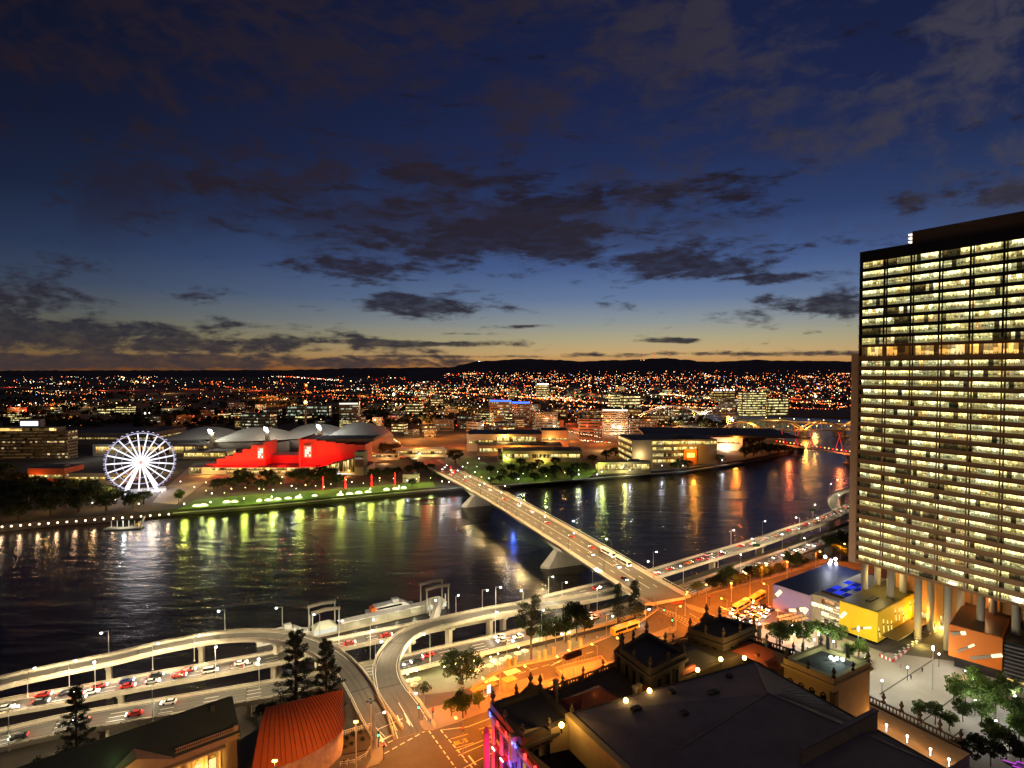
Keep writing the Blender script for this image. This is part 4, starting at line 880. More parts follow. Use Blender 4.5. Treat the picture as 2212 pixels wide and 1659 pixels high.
for i in range(42):
    p = wp_(RW+.9, 2*math.pi*i/42); 
    if cab is None:
        b = M(); b.lathe(p.x, p.y, p.z-1.1, [(.5, 0), (1.0, .3), (1.15, 1.1), (1.0, 1.9), (.5, 2.2)], 8, 0); b.lathe(p.x, p.y, p.z-.5, [(1.17, 0), (1.19, .5), (1.17, .9)], 8, 1); cab = b.build('gondola', [emit('gondola_glow', (.75, .68, 1.0), .8), glass_d], wh); c0 = p
    else:
        o = cab.copy(); COL.objects.link(o); adopt(o, wh); o.location = p-c0
b = M(); b.tube([WC-wn_*4.6, WC+wn_*4.6], 1.2, 10); b.ball(WC.x+wn_.x*4.8, WC.y+wn_.y*4.8, WC.z, 1.5, 1); b.build('hub', [steel, emit('hub_glow', (1, .45, .3), 1.0)], wh)
led_leg = emit('bright_led_glow', (.97, .96, 1.0), 2.2)
for o in (-1, 1):
    for s in (-1, 1):
        b = M(); f = WC+we*(s*13.0)+wn_*(o*9); b.tube([WC+wn_*(o*4.2), Vector((f.x, f.y, 5.2))], [.8, 1.35], 6); b.build('support_leg', led_leg if o > 0 else led, wh)
b = M(); f0 = Vector((WC.x, WC.y, 0)); b.prism([f0+we*20+wn_*9, f0-we*20+wn_*9, f0-we*20-wn_*9, f0+we*20-wn_*9], 4.9, 6.6); b.build('platform', mat('platform_deck', (.5, .48, .45), .7, .1, 1), wh)
for s in (-1, 0, 1): p = f0+we*(s*12)+wn_*13; light(wh, (p.x, p.y, 12), 9000, (.97, .93, 1.0), 1.5, name='wheel_light')
p = WC+wn_*14; light(wh, p, 26000, (.95, .90, 1.0), 12, name='wheel_light')
# ---- hotel at far left
ho, q, wd, h = block('hotel', 'curved tan hotel with balcony rows and a white rooftop sign at far left', 'hotel', -40, 144, 932, 992, wall=mat('tan_render', (.22, .15, .09), .8, .2, .1), rows=9, glass=glow_windows('hotel_lit_glass', [(1, .45, .1), (1, .6, .2), (1, .75, .4)], .9, 3.0, 60, .80, .2), rot=.06, fill=.55, depth=18, inset=.01)
b = M()
for i in range(10): b.prism([q(-wd/2, -1.3), q(wd/2, -1.3), q(wd/2, -.2), q(-wd/2, -.2)], 5+h/9*i-.2, 5+h/9*i+.7)
b.build('balcony', mat('balcony_render', (.24, .165, .10), .8, .1, .3), ho)
b = M(); strip(b, q(-wd/2, -.4), q(wd/2-14, -.4), 5+h+.3, 5+h+4.0); b.build('window', glow_windows('bar_lit_glass', [(1, .55, .12), (1, .65, .2), (1, .7, .3)], 1.3, 6, 60, .02, .05), ho)
b = M(); b.prism([q(-wd/2, 2), q(wd/2-12, 2), q(wd/2-12, 14), q(-wd/2, 14)], 5+h+.2, 5+h+5); b.prism([q(-8, 4), q(18, 4), q(18, 12), q(-8, 12)], 5+h+5, 5+h+15); b.build('penthouse', mat('penthouse_render', (.15, .14, .14), .8, .1, .3), ho)
b = M()
for i in range(6): b.prism([q(-6+i*3.6, 3.4), q(-6+i*3.6+3.0, 3.4), q(-6+i*3.6+3.0, 3.9), q(-6+i*3.6, 3.9)], 5+h+7, 5+h+12.5)
b.build('sign', emit('white_sign_glow', (.95, .93, 1.0), 2.2), ho)
# ---- convention centre shells with floodlights
cc = thing('convention_centre', 'wide convention hall under three pale floodlit saddle shaped roofs', 'hall', P(600, 975, 5))
shell = mat('pale_shell_roof', (.42, .42, .40), .6, .12, .05)
def shellroof(u0, u1, vpk, vbase, y, dp, up=.6):
    x0, x1 = (u0-CX)/FPX*y, (u1-CX)/FPX*y; zp, zb_ = PY(u0, vpk, y).z, PY(u0, vbase, y).z; b = M(); n = 20; m_ = 10; g = []
    for i in range(n+1):
        f = i/n; row = []
        for j in range(m_+1):
            t_ = j/m_; arch = math.sin(math.pi*f**up)**.62 if 0 < f < 1 else 0; row.append((x0+(x1-x0)*f+8*t_, y+dp*t_, zb_+(zp-zb_)*(arch*t_+(f*.25)*(1-t_)*.9)))
        g.append(row)
    for i in range(n):
        for j in range(m_): b.quad(g[i][j], g[i+1][j], g[i+1][j+1], g[i][j+1])
    b.prism([(x0, y+.5), (x1, y+.5), (x1+8, y+dp), (x0+8, y+dp)], 4, zb_-.1, 1)
    b.build('roof', [shell, concrete_d], cc, True)
shellroof(320, 470, 931, 953, 790, 60, .9); shellroof(440, 610, 931, 956, 765, 50, .8); shellroof(570, 720, 924, 951, 780, 60, .9); shellroof(685, 816, 921, 951, 765, 60, .75)
for (u, v, pw, c_) in ((455, 932, 50000, (1, .93, .72)), (575, 927, 30000, (1, .75, .5)), (689, 922, 60000, (1, .98, .85))):
    p = PY(u, v, 762); b = M(); b.box(p.x, p.y+4, 5, 5, 4, p.z-7, 0); b.build('mast', concrete, cc)
    b = M(); b.ball(p.x, p.y-1, p.z, 2.6); b.ball(p.x+2.2, p.y-1, p.z-2.6, 1.6); b.ball(p.x-2.0, p.y-1, p.z+1.9, 1.3); o = b.build('floodlight', emit('flood_glow', (1, .95, .8), 9), cc)
    light(o, (p.x, p.y+9, p.z+11), pw, c_, 2.5)
# ---- performing arts centre, red
ar = thing('arts_centre', 'stepped arts centre with concrete walls flooded in red light', 'theatre', P(600, 1012, 5))
redlit_wall = mat('arts_centre_redlit_wall', (.52, .10, .08), .8, .1, .08)  # red floodlighting is put into the concrete's base colour
pale = mat('arts_centre_concrete', (.46, .40, .36), .8, .1, .08)
ya = 640
def ax(u, y=ya): return (u-CX)/FPX*y
def az(v, y=ya): return CAMZ-(v-VH)/FPX*y
b = M()
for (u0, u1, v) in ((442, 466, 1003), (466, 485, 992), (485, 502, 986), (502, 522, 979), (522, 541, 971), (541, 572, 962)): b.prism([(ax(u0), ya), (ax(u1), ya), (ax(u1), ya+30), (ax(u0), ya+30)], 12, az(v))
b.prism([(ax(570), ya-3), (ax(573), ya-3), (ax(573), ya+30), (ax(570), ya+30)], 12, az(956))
b.prism([(ax(573), ya+14), (ax(650), ya+14), (ax(650), ya+40), (ax(573), ya+40)], 12, az(988)); b.build('wall', redlit_wall, ar)
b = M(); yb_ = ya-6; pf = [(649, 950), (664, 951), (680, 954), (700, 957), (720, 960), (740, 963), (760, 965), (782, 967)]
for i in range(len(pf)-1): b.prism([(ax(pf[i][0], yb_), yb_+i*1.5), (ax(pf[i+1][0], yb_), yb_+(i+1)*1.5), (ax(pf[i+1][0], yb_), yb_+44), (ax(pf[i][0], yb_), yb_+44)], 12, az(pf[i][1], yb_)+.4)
b.prism([(ax(647, yb_), yb_-4), (ax(650, yb_), yb_-4), (ax(650, yb_), yb_+44), (ax(647, yb_), yb_+44)], 12, az(947, yb_)); b.build('fly_tower', redlit_wall, ar)
b = M(); b.prism([(ax(650, yb_), yb_+2), (ax(800, yb_), yb_+14), (ax(800, yb_), yb_+46), (ax(650, yb_), yb_+46)], az(957, yb_), az(951, yb_)); b.build('roof', roof_dark, ar)
b = M(); b.prism([(ax(420), ya-14), (ax(660), ya-14), (ax(660), ya+20), (ax(420), ya+20)], 5, 12.5, 0, mtop=1); b.prism([(ax(655), ya-18), (ax(800), ya-16), (ax(800), ya+20), (ax(655), ya+20)], 5, 13.5, 0, mtop=1); b.build('podium', [pale, roof_grey], ar)
for (u0, u1, z0, z1, yo) in ((425, 447, 6, 12, -14.2), (470, 660, 9.6, 12.0, -14.2), (500, 655, 5.6, 8.6, -14.2), (660, 700, 10, 12.8, -18.2), (735, 775, 6, 9.5, -18.2)):
    b = M(); strip(b, (ax(u0), ya+yo, 0), (ax(u1), ya+yo, 0), z0, z1); b.build('window', g_warm if u0 < 730 else emit('marquee_glow', (1, .9, .8), 2.5), ar)
b = M()
for i in range(9):
    u = 700+i*8.4; zt = 14+i*1.15; b.prism([(ax(u), ya-17-i*.3), (ax(u+8), ya-17-i*.3), (ax(u+8), ya-6), (ax(u), ya-6)], 8-0.2*i, zt)
b.build('foyer', concrete_d, ar)
for i in range(9): u = 700+i*8.4; b = M(); strip(b, (ax(u+.6), ya-17.1-i*.3, 0), (ax(u+7.4), ya-17.1-i*.3, 0), 10-.2*i, 13.4+i*1.1); b.build('window', g_warm, ar)
b = M(); b.prism([(ax(775), ya-20), (ax(795), ya-20), (ax(795), ya-4), (ax(775), ya-4)], 5, az(977, ya-20)); b.build('poster_tower', concrete_d, ar)
b = M(); p0, p1 = ax(776), ax(793.5); yq = ya-20.2; b.quad((p0, yq, az(1003)), (p1, yq, az(1003)), (p1, yq, az(979)), (p0, yq, az(979))); pst = b.build('poster', mat('dark_poster', (.10, .05, .05), .6, .3, .4), ar)
o = text_mesh('lettering', 'OPERA', 2.9, .02, 'CENTER', emit('poster_letter_glow', (1, .75, .6), .5)); adopt(o, pst); o.location = Vector(((p0+p1)/2, yq-.05, az(987)))-org(pst); o.rotation_euler = (math.pi/2, 0, 0)
for (u0, u1, v0, v1, yq) in ((655, 672, 989, 963, yb_-.4), (554, 568, 992, 967, ya-.4)):
    b = M(); b.quad((ax(u0, yq), yq, az(v0, yq)), (ax(u1, yq), yq, az(v0, yq)), (ax(u1, yq), yq, az(v1, yq)), (ax(u0, yq), yq, az(v1, yq)))
    for i in range(4):
        for j in range(3):
            if (i*3+j) % 4 == 1: continue
            h_ = (az(v1, yq)-az(v0, yq)); w_ = ax(u1, yq)-ax(u0, yq); zz = az(v0, yq)+h_*(.1+.21*i); xx = ax(u0, yq)+w_*(.14+.25*j); b.quad((xx, yq-.1, zz), (xx+w_*.2, yq-.1, zz), (xx+w_*.2, yq-.1, zz+h_*.15), (xx, yq-.1, zz+h_*.15), 1)
    b.build('poster', [emit('red_poster_glow', (1, .25, .12), .9), emit('white_poster_glow', (1, .85, .65), 2.2)], ar)
for (u, v, yo, pw) in ((480, 1005, -9, 22000), (515, 1000, -9, 26000), (550, 992, -10, 28000), (610, 997, -2, 18000), (665, 996, -16, 45000), (700, 994, -16, 50000), (735, 990, -14, 48000), (765, 985, -10, 34000)):
    light(ar, (ax(u), ya+yo, 17), pw, (1, .004, .004), 1.0, name='red_flood')
for (u, v, pw) in ((470, 1020, 9000), (520, 1022, 9000), (580, 1022, 9000), (625, 1020, 9000), (690, 1016, 8000), (760, 1014, 8000)): light(ar, (ax(u), ya-24, 9), pw, (1, .46, .08), 1.0, name='podium_light')
for (u, v) in ((382, 1068), (398, 1048), (415, 1030), (432, 1014), (450, 1000), (440, 1040), (462, 1026)): p = P(u, v, 12); light(ar, p, 5200, (1, .60, .14), .8, name='forecourt_light')
# ---- other precinct buildings
cream2 = mat('precinct_concrete', (.36, .30, .21), .8, .15, .08)
def lamp_at(par, u, v, y, pw, col, r=1.0, dz=0, nm='facade_light'): p = PY(u, v, y); light(par, (p.x, p.y, p.z+dz), pw, col, r, name=nm)
o, q, wd, h = block('museum', 'pale concrete museum with amber lit upper terrace behind the bridge end', 'museum', 1008, 1170, 938, 975, wall=cream2, rows=1, glass=g_yell, depth=60, fill=.2); lamp_at(o, 1090, 946, o['y']-6, 30000, (1, .6, .15))
b = M(); strip(b, q(-10, -.3), q(wd/2-8, -.3), 5+h*.55, 5+h*.85); b.build('window', g_yell, o)
o, q, wd, h = block('museum', 'square concrete museum wing with a blank corner tower', 'museum', 1170, 1228, 930, 972, wall=cream2, rows=1, glass=g_warm, depth=40, fill=.12); lamp_at(o, 1190, 950, o['y']-8, 16000, (1, .5, .12))
for i, (u0, u1, vt, vb, lab) in enumerate([(1030, 1215, 962, 985, 'long low art gallery with a dark flat roof and one amber lit strip'), (1085, 1258, 974, 998, 'lower terrace of the art gallery glowing amber above the trees')]):
    o, q, wd, h = block('art_gallery', lab, 'gallery', u0, u1, vt, vb, wall=cream2, rows=1, glass=g_yell, depth=34, fill=.34); lamp_at(o, (u0+u1)/2, vb-4, o['y']-7, 15000, (1, .66, .15))
o, q, wd, h = block('art_gallery', 'green lit pavilion among the riverside gardens', 'gallery', 1075, 1115, 980, 996, wall=cream2, rows=1, glass=glow_windows('green_lit_glass', [(.6, .9, .2), (.8, .9, .3), (.4, .8, .3)], .7, 2, 20, .1, .2), depth=15); lamp_at(o, 1095, 990, o['y']-9, 9000, LIME)
o, q, wd, h = block('state_library', 'large state library with floors of glowing yellow glass by the river', 'library', 1363, 1552, 950, 1003, wall=mat('library_concrete', (.28, .24, .17), .8, .15, .1), rows=4, glass=g_yell, depth=60, rot=.09, fill=.52, inset=.24)
b = M(); strip(b, q(-wd/2+24, -.5), q(wd/2, -.5), 5+h*.80, 5+h*.93); b.build('window', g_yell, o)
b = M(); b.prism([q(10, -4), q(26, -4), q(26, -.2), q(10, -.2)], 5, 5+h*.62); b.build('bay', mat('orange_panel', (.6, .2, .03), .7, .1, .2), o); lamp_at(o, 1500, 975, o['y']-14, 22000, (1, .4, .05)); lamp_at(o, 1385, 985, o['y']-10, 12000, WARM)
p = q(18, -4.6); b = M(); b.box(p.x, p.y, 5+h*.3, 9, .5, 5, .09); b.build('light_panel', emit('amber_panel_glow', (1, .55, .08), 3.5), o)
o, q, wd, h = block('cafe_pavilion', 'long low riverside pavilion with yellow lit windows over the boardwalk', 'pavilion', 1290, 1408, 998, 1022, wall=cream2, rows=1, glass=g_yell, depth=10, rot=.10, fill=.5); lamp_at(o, 1350, 1015, o['y']-7, 9000, (.95, .85, .25)); lamp_at(o, 1300, 1005, o['y']-9, 9000, LIME)
o, q, wd, h = block('art_gallery', 'modern art gallery with a huge overhanging dark flat roof', 'gallery', 1430, 1600, 942, 972, wall=mat('white_gallery_wall', (.5, .48, .42), .7, .1, .1), rows=1, glass=g_warm, depth=90, rot=-.12, fill=.1)
b = M(); b.prism([q(-wd/2-25, -14), q(wd/2+70, -14), q(wd/2+70, 95), q(-wd/2-25, 95)], 5+h, 5+h+2.6); b.build('canopy', roof_dark, o); lamp_at(o, 1500, 965, o['y']-12, 26000, (1, .85, .55)); lamp_at(o, 1570, 970, o['y']-12, 26000, (1, .8, .5))
for (u0, u1, v0, v1) in ((1388, 1475, 944, 949), (1415, 1500, 934, 940)):
    pass
o, q, wd, h = block('bus_station', 'covered busway station crossing above the approach road', 'station', 855, 962, 972, 985, zb=9, wall=cream2, rows=1, glass=g_warm, depth=14, rot=-.03); lamp_at(o, 900, 985, o['y']-9, 16000, (1, .75, .3)); lamp_at(o, 935, 988, o['y']-9, 12000, (1, .75, .3))
b = M(); b.prism([q(-wd/2-4, -3), q(wd/2, -3), q(wd/2-3, 16), q(-wd/2+4, 16)], 9+h+.6, 9+h+1.8); b.build('canopy', concrete, o)
o, q, wd, h = block('footbridge', 'cream covered walkway between the arts centre and the station', 'walkway', 803, 860, 980, 992, zb=9, wall=cream2, rows=1, glass=g_warm, depth=6, fill=.4); lamp_at(o, 830, 995, o['y']-10, 14000, (1, .5, .2))
block('pavilion', 'small cream pavilion with a tilted roof under the bridge approach', 'pavilion', 870, 903, 1025, 1043, wall=cream2, rows=1, glass=g_warm, depth=9, fill=.1)
block('restaurant', 'orange lit restaurant roof among the park trees', 'restaurant', 60, 140, 1012, 1050, wall=mat('orange_wall', (.5, .14, .05), .8, .2, .1), rows=1, glass=g_warm, depth=26, fill=.2); lamp_at(tr, 75, 1040, 560, 12000, (1, .2, .03)); lamp_at(tr, 150, 1025, 590, 14000, (1, .5, .12))
block('exhibition_building', 'long low building with warm strip lights left of the wheel', 'hall', 132, 260, 1022, 1048, wall=cream2, rows=1, glass=g_warm, depth=30, fill=.25)
block('exhibition_building', 'wide dark roofed hall behind the wheel with a warm lit glass band', 'hall', 200, 440, 960, 985, wall=concrete_d, rows=1, glass=g_warm, depth=60, fill=.55)
block('exhibition_building', 'dark flat roofed hall between the hotel and the wheel', 'hall', 144, 330, 935, 962, wall=concrete_d, rows=1, glass=g_warm, depth=90, fill=.12, roofm=roof_grey)
o, q, wd, h = block('exhibition_building', 'glazed gallery with yellow lights between the wheel and the arts centre', 'hall', 395, 490, 975, 992, wall=cream2, rows=1, glass=g_yell, depth=24, fill=.5); lamp_at(o, 420, 1010, o['y']-25, 16000, (1, .7, .2)); lamp_at(o, 400, 1030, 620, 14000, (1, .7, .22))
for (u, v, pw, c_) in ((60, 1008, 9000, (1, .5, .2)), (180, 1030, 9000, (1, .6, .2)), (240, 1050, 8000, (1, .7, .3)), (300, 985, 12000, (1, .7, .3)), (360, 992, 12000, (1, .65, .25)), (150, 975, 12000, (.8, .7, .6)), (220, 965, 12000, (.7, .7, .75)), (100, 1000, 8000, (1, .4, .1)), (330, 1050, 7000, (1, .75, .4)), (280, 955, 16000, (.8, .75, .7))): light(None, P(u, v, 20), pw, c_, 1.2, name='precinct_light')
# ---- taller blocks of the inner suburbs
g_apt = glow_windows('apartment_lit_glass', [(1, .6, .25), (.95, .85, .5), (.8, .85, .6)], .6, 2.6, 14, .55, .3)
for (u0, u1, vt, vb, lab, rows, gl_) in [(1301, 1356, 884, 934, 'dark apartment tower with a lit crown and one bright window column', 11, g_apt), (733, 774, 870, 920, 'dark office block with a white lit top floor behind the convention hall', 9, g_city),
        (1602, 1656, 848, 900, 'bright office slab covered in yellow windows near the hills', 10, g_office), (1656, 1705, 861, 898, 'lower yellow windowed block right of the bright slab', 6, g_office), (1160, 1186, 832, 862, 'small glowing office tower with a white roof lamp', 6, g_office),
        (516, 586, 895, 935, 'grey block with two bright window rows left of the convention floodlight', 6, g_city), (1106, 1144, 872, 920, 'brick apartment block with a blue rooftop sign', 9, g_apt), (1318, 1345, 852, 880, 'pale block with bright windows across the upstream river', 5, g_office),
        (1345, 1385, 855, 882, 'long yellow windowed block across the upstream river', 4, g_office), (1058, 1105, 868, 905, 'office block with blue roof line lights', 6, g_city), (1540, 1590, 845, 868, 'orange lit brewery building with a row of white roof lamps', 4, g_warm),
        (620, 710, 877, 900, 'long low block with green white window bands', 3, glow_windows('pale_green_glass', [(.6, .9, .5), (.8, 1, .7), (.7, .95, .7)], .6, 3, 12, .25, .2)), (1560, 1602, 862, 888, 'low block with greenish windows left of the bright slab', 4, g_city), (1155, 1205, 890, 935, 'dim apartment block left of the dark tower', 8, g_apt),
        (1250, 1300, 905, 945, 'low brown flats in front of the dark tower', 6, g_apt), (1360, 1420, 905, 935, 'brown flats with few lights behind the galleries', 5, g_apt)]:
    o, q, wd, h = block('office_building' if 'partment' not in lab and 'flats' not in lab else 'apartment_block', lab, 'building', u0, u1, vt, vb, wall=mat('dim_render', (.16, .13, .11), .85, .3, .03), rows=rows, glass=gl_, depth=22, rot=random.uniform(-.25, .25), fill=.5)
    if 'crown' in lab or 'white lit top' in lab: b = M(); strip(b, q(-wd/2+1, -.2), q(wd/2-1, -.2), 5+h-3.2, 5+h-.4); b.build('window', emit('crown_glow', (1, .95, .7), 1.6), o)
    if 'blue' in lab: b = M(); b.prism([q(-wd/2, -.6), q(wd/2, -.6), q(wd/2, 0), q(-wd/2, 0)], 5+h+.5, 5+h+4); b.build('sign', emit('blue_sign_glow', (.06, .16, 1), 2.5), o)
    if 'white roof' in lab: b = M(); [b.ball(q(-wd/2+wd*(k+.5)/7, 4).x, q(0, 4).y, 5+h+4, 2.0) for k in range(7)]; b.build('roof_lamp', e_white, o)
# ---- bridges up river
def arch_bridge(name, label, u0, u1, v, z, spans, rise, col, wd=14, gap=0.0, arch_m=None, yofs=0):
    a, c = P(u0, v[0], z), P(u1, v[1], z); d = c-a; L = d.length; d /= L; s = Vector((-d.y, d.x, 0)); o = thing(name, label, 'bridge', a)
    b = M(); b.sweep([[p-s*wd/2, p+s*wd/2, p+s*wd/2-Vector((0, 0, 1.6)), p-s*wd/2-Vector((0, 0, 1.6))] for p in (a, c)]); b.build('deck', concrete, o)
    for i in range(spans):
        p0 = a+d*(L*i/spans); p1 = a+d*(L*(i+1)/spans)
        for sg in (-1, 1):
            b = M(); pts = [p0.lerp(p1, k/14)+s*sg*wd/2+Vector((0, 0, rise*math.sin(math.pi*k/14)**.9)) for k in range(15)]; b.tube(pts, 1.2, 5)
            for k in range(2, 13, 2): b.tube([pts[k], p0.lerp(p1, k/14)+s*sg*wd/2], .3, 4)
            b.build('arch', arch_m or concrete, o)
        if i: b = M(); b.box(p0.x, p0.y, -3, 6, wd+4, z+1.5, math.atan2(d.y, d.x)); b.box(p0.x, p0.y, -3, 13, wd+14, 5, math.atan2(d.y, d.x)); b.build('pier', concrete_d, o)
    n = int(L/26)
    b = M()
    for i in range(n): p = a+d*(L*(i+.5)/n); b.ball(p.x, p.y, z+6.5, 1.0)
    b.build('lamp_string', emit('bridge_lamp_glow', (1, .62, .2), 6), o)
    for i in range(3): p = a+d*(L*(i+.5)/3)-s*(10 if s.y > 0 else -10); light(o, (p.x, p.y, z+9), 60000, col, 2)
    return o
arch_bridge('arch_bridge', 'orange lit concrete arch bridge spanning the upstream river', 1560, 1900, (931, 926), 13, 4, 15, (1, .38, .06), arch_m=concrete)
arch_bridge('arch_bridge', 'white lit shallow arch rail bridge far up the river', 1380, 1640, (900, 890), 13, 2, 22, (1, .82, .55), arch_m=white_m)
arch_bridge('road_bridge', 'flat far bridge with a long row of amber lamps', 1640, 1900, (908, 921), 13, 3, 1, (1, .45, .1))
a, c = P(1672, 957, 13), P(1900, 990, 13); d = c-a; L = d.length; d /= L; s = Vector((-d.y, d.x, 0)); kb = thing('footbridge', 'slender footbridge with red lit slanting masts and a string of lamps', 'bridge', a)
b = M(); b.sweep([[p-s*3.5, p+s*3.5, p+s*3.5-Vector((0, 0, 1)), p-s*3.5-Vector((0, 0, 1))] for p in (a, c)]); b.build('deck', concrete, kb)
for f in (.25, .75):
    p = a+d*(L*f); b = M(); b.lathe(p.x, p.y, -2, [(7, 0), (7, 3.5), (3, 4), (3, 9), (6, 14)], 10); b.build('pier', concrete_d, kb)
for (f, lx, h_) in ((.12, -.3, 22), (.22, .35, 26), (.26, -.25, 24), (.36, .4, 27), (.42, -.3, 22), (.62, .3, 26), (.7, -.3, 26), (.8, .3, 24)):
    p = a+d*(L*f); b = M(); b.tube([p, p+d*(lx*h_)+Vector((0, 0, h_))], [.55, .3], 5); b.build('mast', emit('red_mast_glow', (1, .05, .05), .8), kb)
for i in range(26):
    p = a+d*(L*(i+.3)/26)+s*3; b = M(); b.ball(p.x, p.y, 16, .75); b.build('lamp', emit('orange_lamp_glow', (1, .45, .08), 5) if i % 3 else e_red, kb)
for i in range(2): p = a+d*(L*(i+.4)/2)-s*(6 if s.y > 0 else -6); light(kb, (p.x, p.y, 20), 26000, (1, .2, .05), 2)
# ================================================================ lamps
def street_light(par, pos, power, col, radius=.25, cone=156):
    """luminaire with a wide batwing spread, as road lanterns have"""
    o = light(par, pos, power, col, radius, spot=cone, blend=.25); d = o.data; d.use_nodes = True; t = NT(d.node_tree)
    iz = t.m('ABSOLUTE', t.sep(t.n('ShaderNodeNewGeometry').outputs['Incoming'])[2])
    f = t.m('MINIMUM', t.m('POWER', t.m('MAXIMUM', iz, .05), -2.4), 7.0)
    e = t.n('ShaderNodeEmission', {0: (1, 1, 1, 1), 1: f}); t.n('ShaderNodeOutputLight', {0: e.outputs[0]}); return o
def make_lamp(h, arm, lens, pw, col, pole_m=steel, r=.13, head=.42, drop=0.0, curved=False):
    o = thing('street_lamp', '', 'street lamp'); b = M()
    if curved:
        b.tube([(.0, 0, 0), (-.15, 0, h*.3), (.1, 0, h*.62), (.75, 0, h*.86), (arm, 0, h)], [r, r, r*.85, r*.7, r*.5], 6); b.build('pole', pole_m, o)
    else:
        b.tube([(0, 0, 0), (0, 0, h*.5), (0, 0, h)], [r, r*.85, r*.65], 6); b.box(0, 0, 0, .45, .45, .3); b.build('pole', pole_m, o)
        b = M(); b.tube([(0, 0, h-.1), (arm, 0, h-drop)], r*.55, 5); b.build('arm', pole_m, o)
    b = M(); z = h-drop if not curved else h; b.box(arm+.1, 0, z-.02, .9, .36, .16); hd = b.build('lamp_head', pole_m, o)
    b = M(); b.ball(arm+.15, 0, z-.2, head, 0, 8, .8); b.build('lens', lens, hd)
    street_light(o, (arm+.15, 0, z-.62), pw, col); return Kind(o)
WROAD = (1, .79, .46)
L_exp = make_lamp(9, 2.0, e_white, 4300, WROAD); L_exp12 = make_lamp(12, 2.2, e_white, 5800, WROAD)
L_bridge = make_lamp(9.0, 3.2, e_white, 7600, (1, .66, .28), steel_d, .14, .42, curved=True)
L_sod = make_lamp(9.5, 2.4, e_sod, 7600, SODIUM, mat('lamp_paint', (.35, .30, .24), .6, .1, 1), .13, .45)
L_sodw = make_lamp(9.5, 2.4, e_white, 4800, (1, .36, .06), mat('lamp_paint', (.35, .30, .24)), .13, .42)
def put_lamps(kind, items, fmt, z, group, cat='street lamp'):
    for i, it in enumerate(items):
        u, v, ang = it[:3]; zz = it[3] if len(it) > 3 else z
        kind.put(P(u, v, zz), ang, fmt % nth(i), 1.0, group)
pi = math.pi
tgA = math.atan2(*( (P(486, 1365, 15)-P(235, 1414, 15)).yx))
put_lamps(L_exp, [(235, 1414, pi+tgA+.2, 13.6), (486, 1365, pi+tgA, 15.3), (610, 1359, pi+tgA-.2, 16.4), (691, 1376, pi, 16.6)], '%s lamp from the left on the outer parapet of the left hand ramp', 15, 'lamps on the left ramp')
put_lamps(L_exp, [(930, 1342, 0, 15.6), (1042, 1318, .1, 13.8), (1071, 1311, .1, 13.2), (811, 1440, 0, 16.3), (884, 1497, 2.6, 16), (1130, 1322, 1.9, 12.4)], '%s lamp along the hooked right hand ramp, nearest the river first', 15, 'lamps on the right ramp')
put_lamps(L_exp, [(60, 1506, 1.2), (150, 1488, 1.2), (330, 1447, 1.2), (420, 1428, 1.2), (732, 1393, 1.2), (800, 1390, 1.2), (985, 1332, 1.2), (1185, 1285, .2, 9.3), (1214, 1298, .2, 9.3), (1280, 1265, .2, 9.2)], '%s lamp from the left along the river side carriageway', 10.2, 'lamps on the river side carriageway')
put_lamps(L_exp12, [(20, 1622, 1.2), (206, 1498, -1.0), (466, 1462, -1.0), (330, 1558, 1.2), (560, 1490, -1.2), (800, 1424, -1.0), (929, 1440, 2.8), (1070, 1380, -1.2), (1170, 1385, 1.2), (1290, 1320, -1.2)], '%s tall lamp from the left beside the street side carriageway', 10, 'tall lamps on the street side carriageway')
put_lamps(L_exp, [(1411, 1227, .4, 9.2), (1551, 1226, .4, 9.5), (1579, 1176, .4, 9.4), (1476, 1262, 2, 9), (1632, 1197, 2.4, 9.8), (1647, 1155, .4, 9.7), (1727, 1147, 2.4, 10.4), (1756, 1116, .4, 10.3), (1772, 1149, 2, 10.6), (1808, 1094, .5, 11), (1792, 1068, .6, 13), (1806, 1058, .6, 13.2), (1690, 1187, 1.2, 10), (1600, 1235, 1.2, 9.6), (1740, 1196, 1.4, 10.2)], '%s lamp from the bridge along the expressway beyond it', 10, 'lamps on the expressway beyond the bridge')
ba = math.atan2(bs.y, bs.x)
for i in range(9):
    p = bpt(26+i*39, -bw+3.1, .28); L_bridge.put(p, ba, 'curved dark lamp, %s from the near end along the bridge side facing the wheel' % nth(i), 1, 'curved lamps on the near side of the bridge')
for i in range(9):
    p = bpt(10+i*39, bw-3.1, .28); L_bridge.put(p, ba+pi, 'curved dark lamp, %s from the near end along the upstream side of the bridge' % nth(i), 1, 'curved lamps on the upstream side of the bridge')
put_lamps(L_sodw, [(811, 1616, .55), (916, 1567, 2.9), (1095, 1436, -.6), (1394, 1360, -1.2), (1200, 1420, -.6), (1310, 1378, -.6)], '%s amber street lamp from the ramp junction along the riverside street wall', ZC+.1, 'lamps along the riverside street wall')
put_lamps(L_sod, [(1056, 1535, 2.4), (1145, 1508, 2.2), (1215, 1485, 2.2), (1290, 1455, 2.2), (1345, 1440, 2.2), (1000, 1630, 2.5), (1080, 1500, 2.2), (1240, 1470, 2.2)], '%s sodium lamp from the left along the foot of the stone building', ZC+.1, 'sodium lamps by the stone building')
put_lamps(L_sod, [(1526, 1313, 1.3), (1460, 1362, .6), (1570, 1345, 2.2), (1646, 1258, -1.2), (1762, 1226, -1.2), (1815, 1208, -1.2), (1580, 1300, -2), (1660, 1310, 2), (1700, 1250, -2), (1480, 1330, 1.0), (1640, 1350, 2.2), (1620, 1285, 2)], '%s sodium lamp around the street crossing beyond the stone building', ZC+.1, 'sodium lamps at the street crossing')
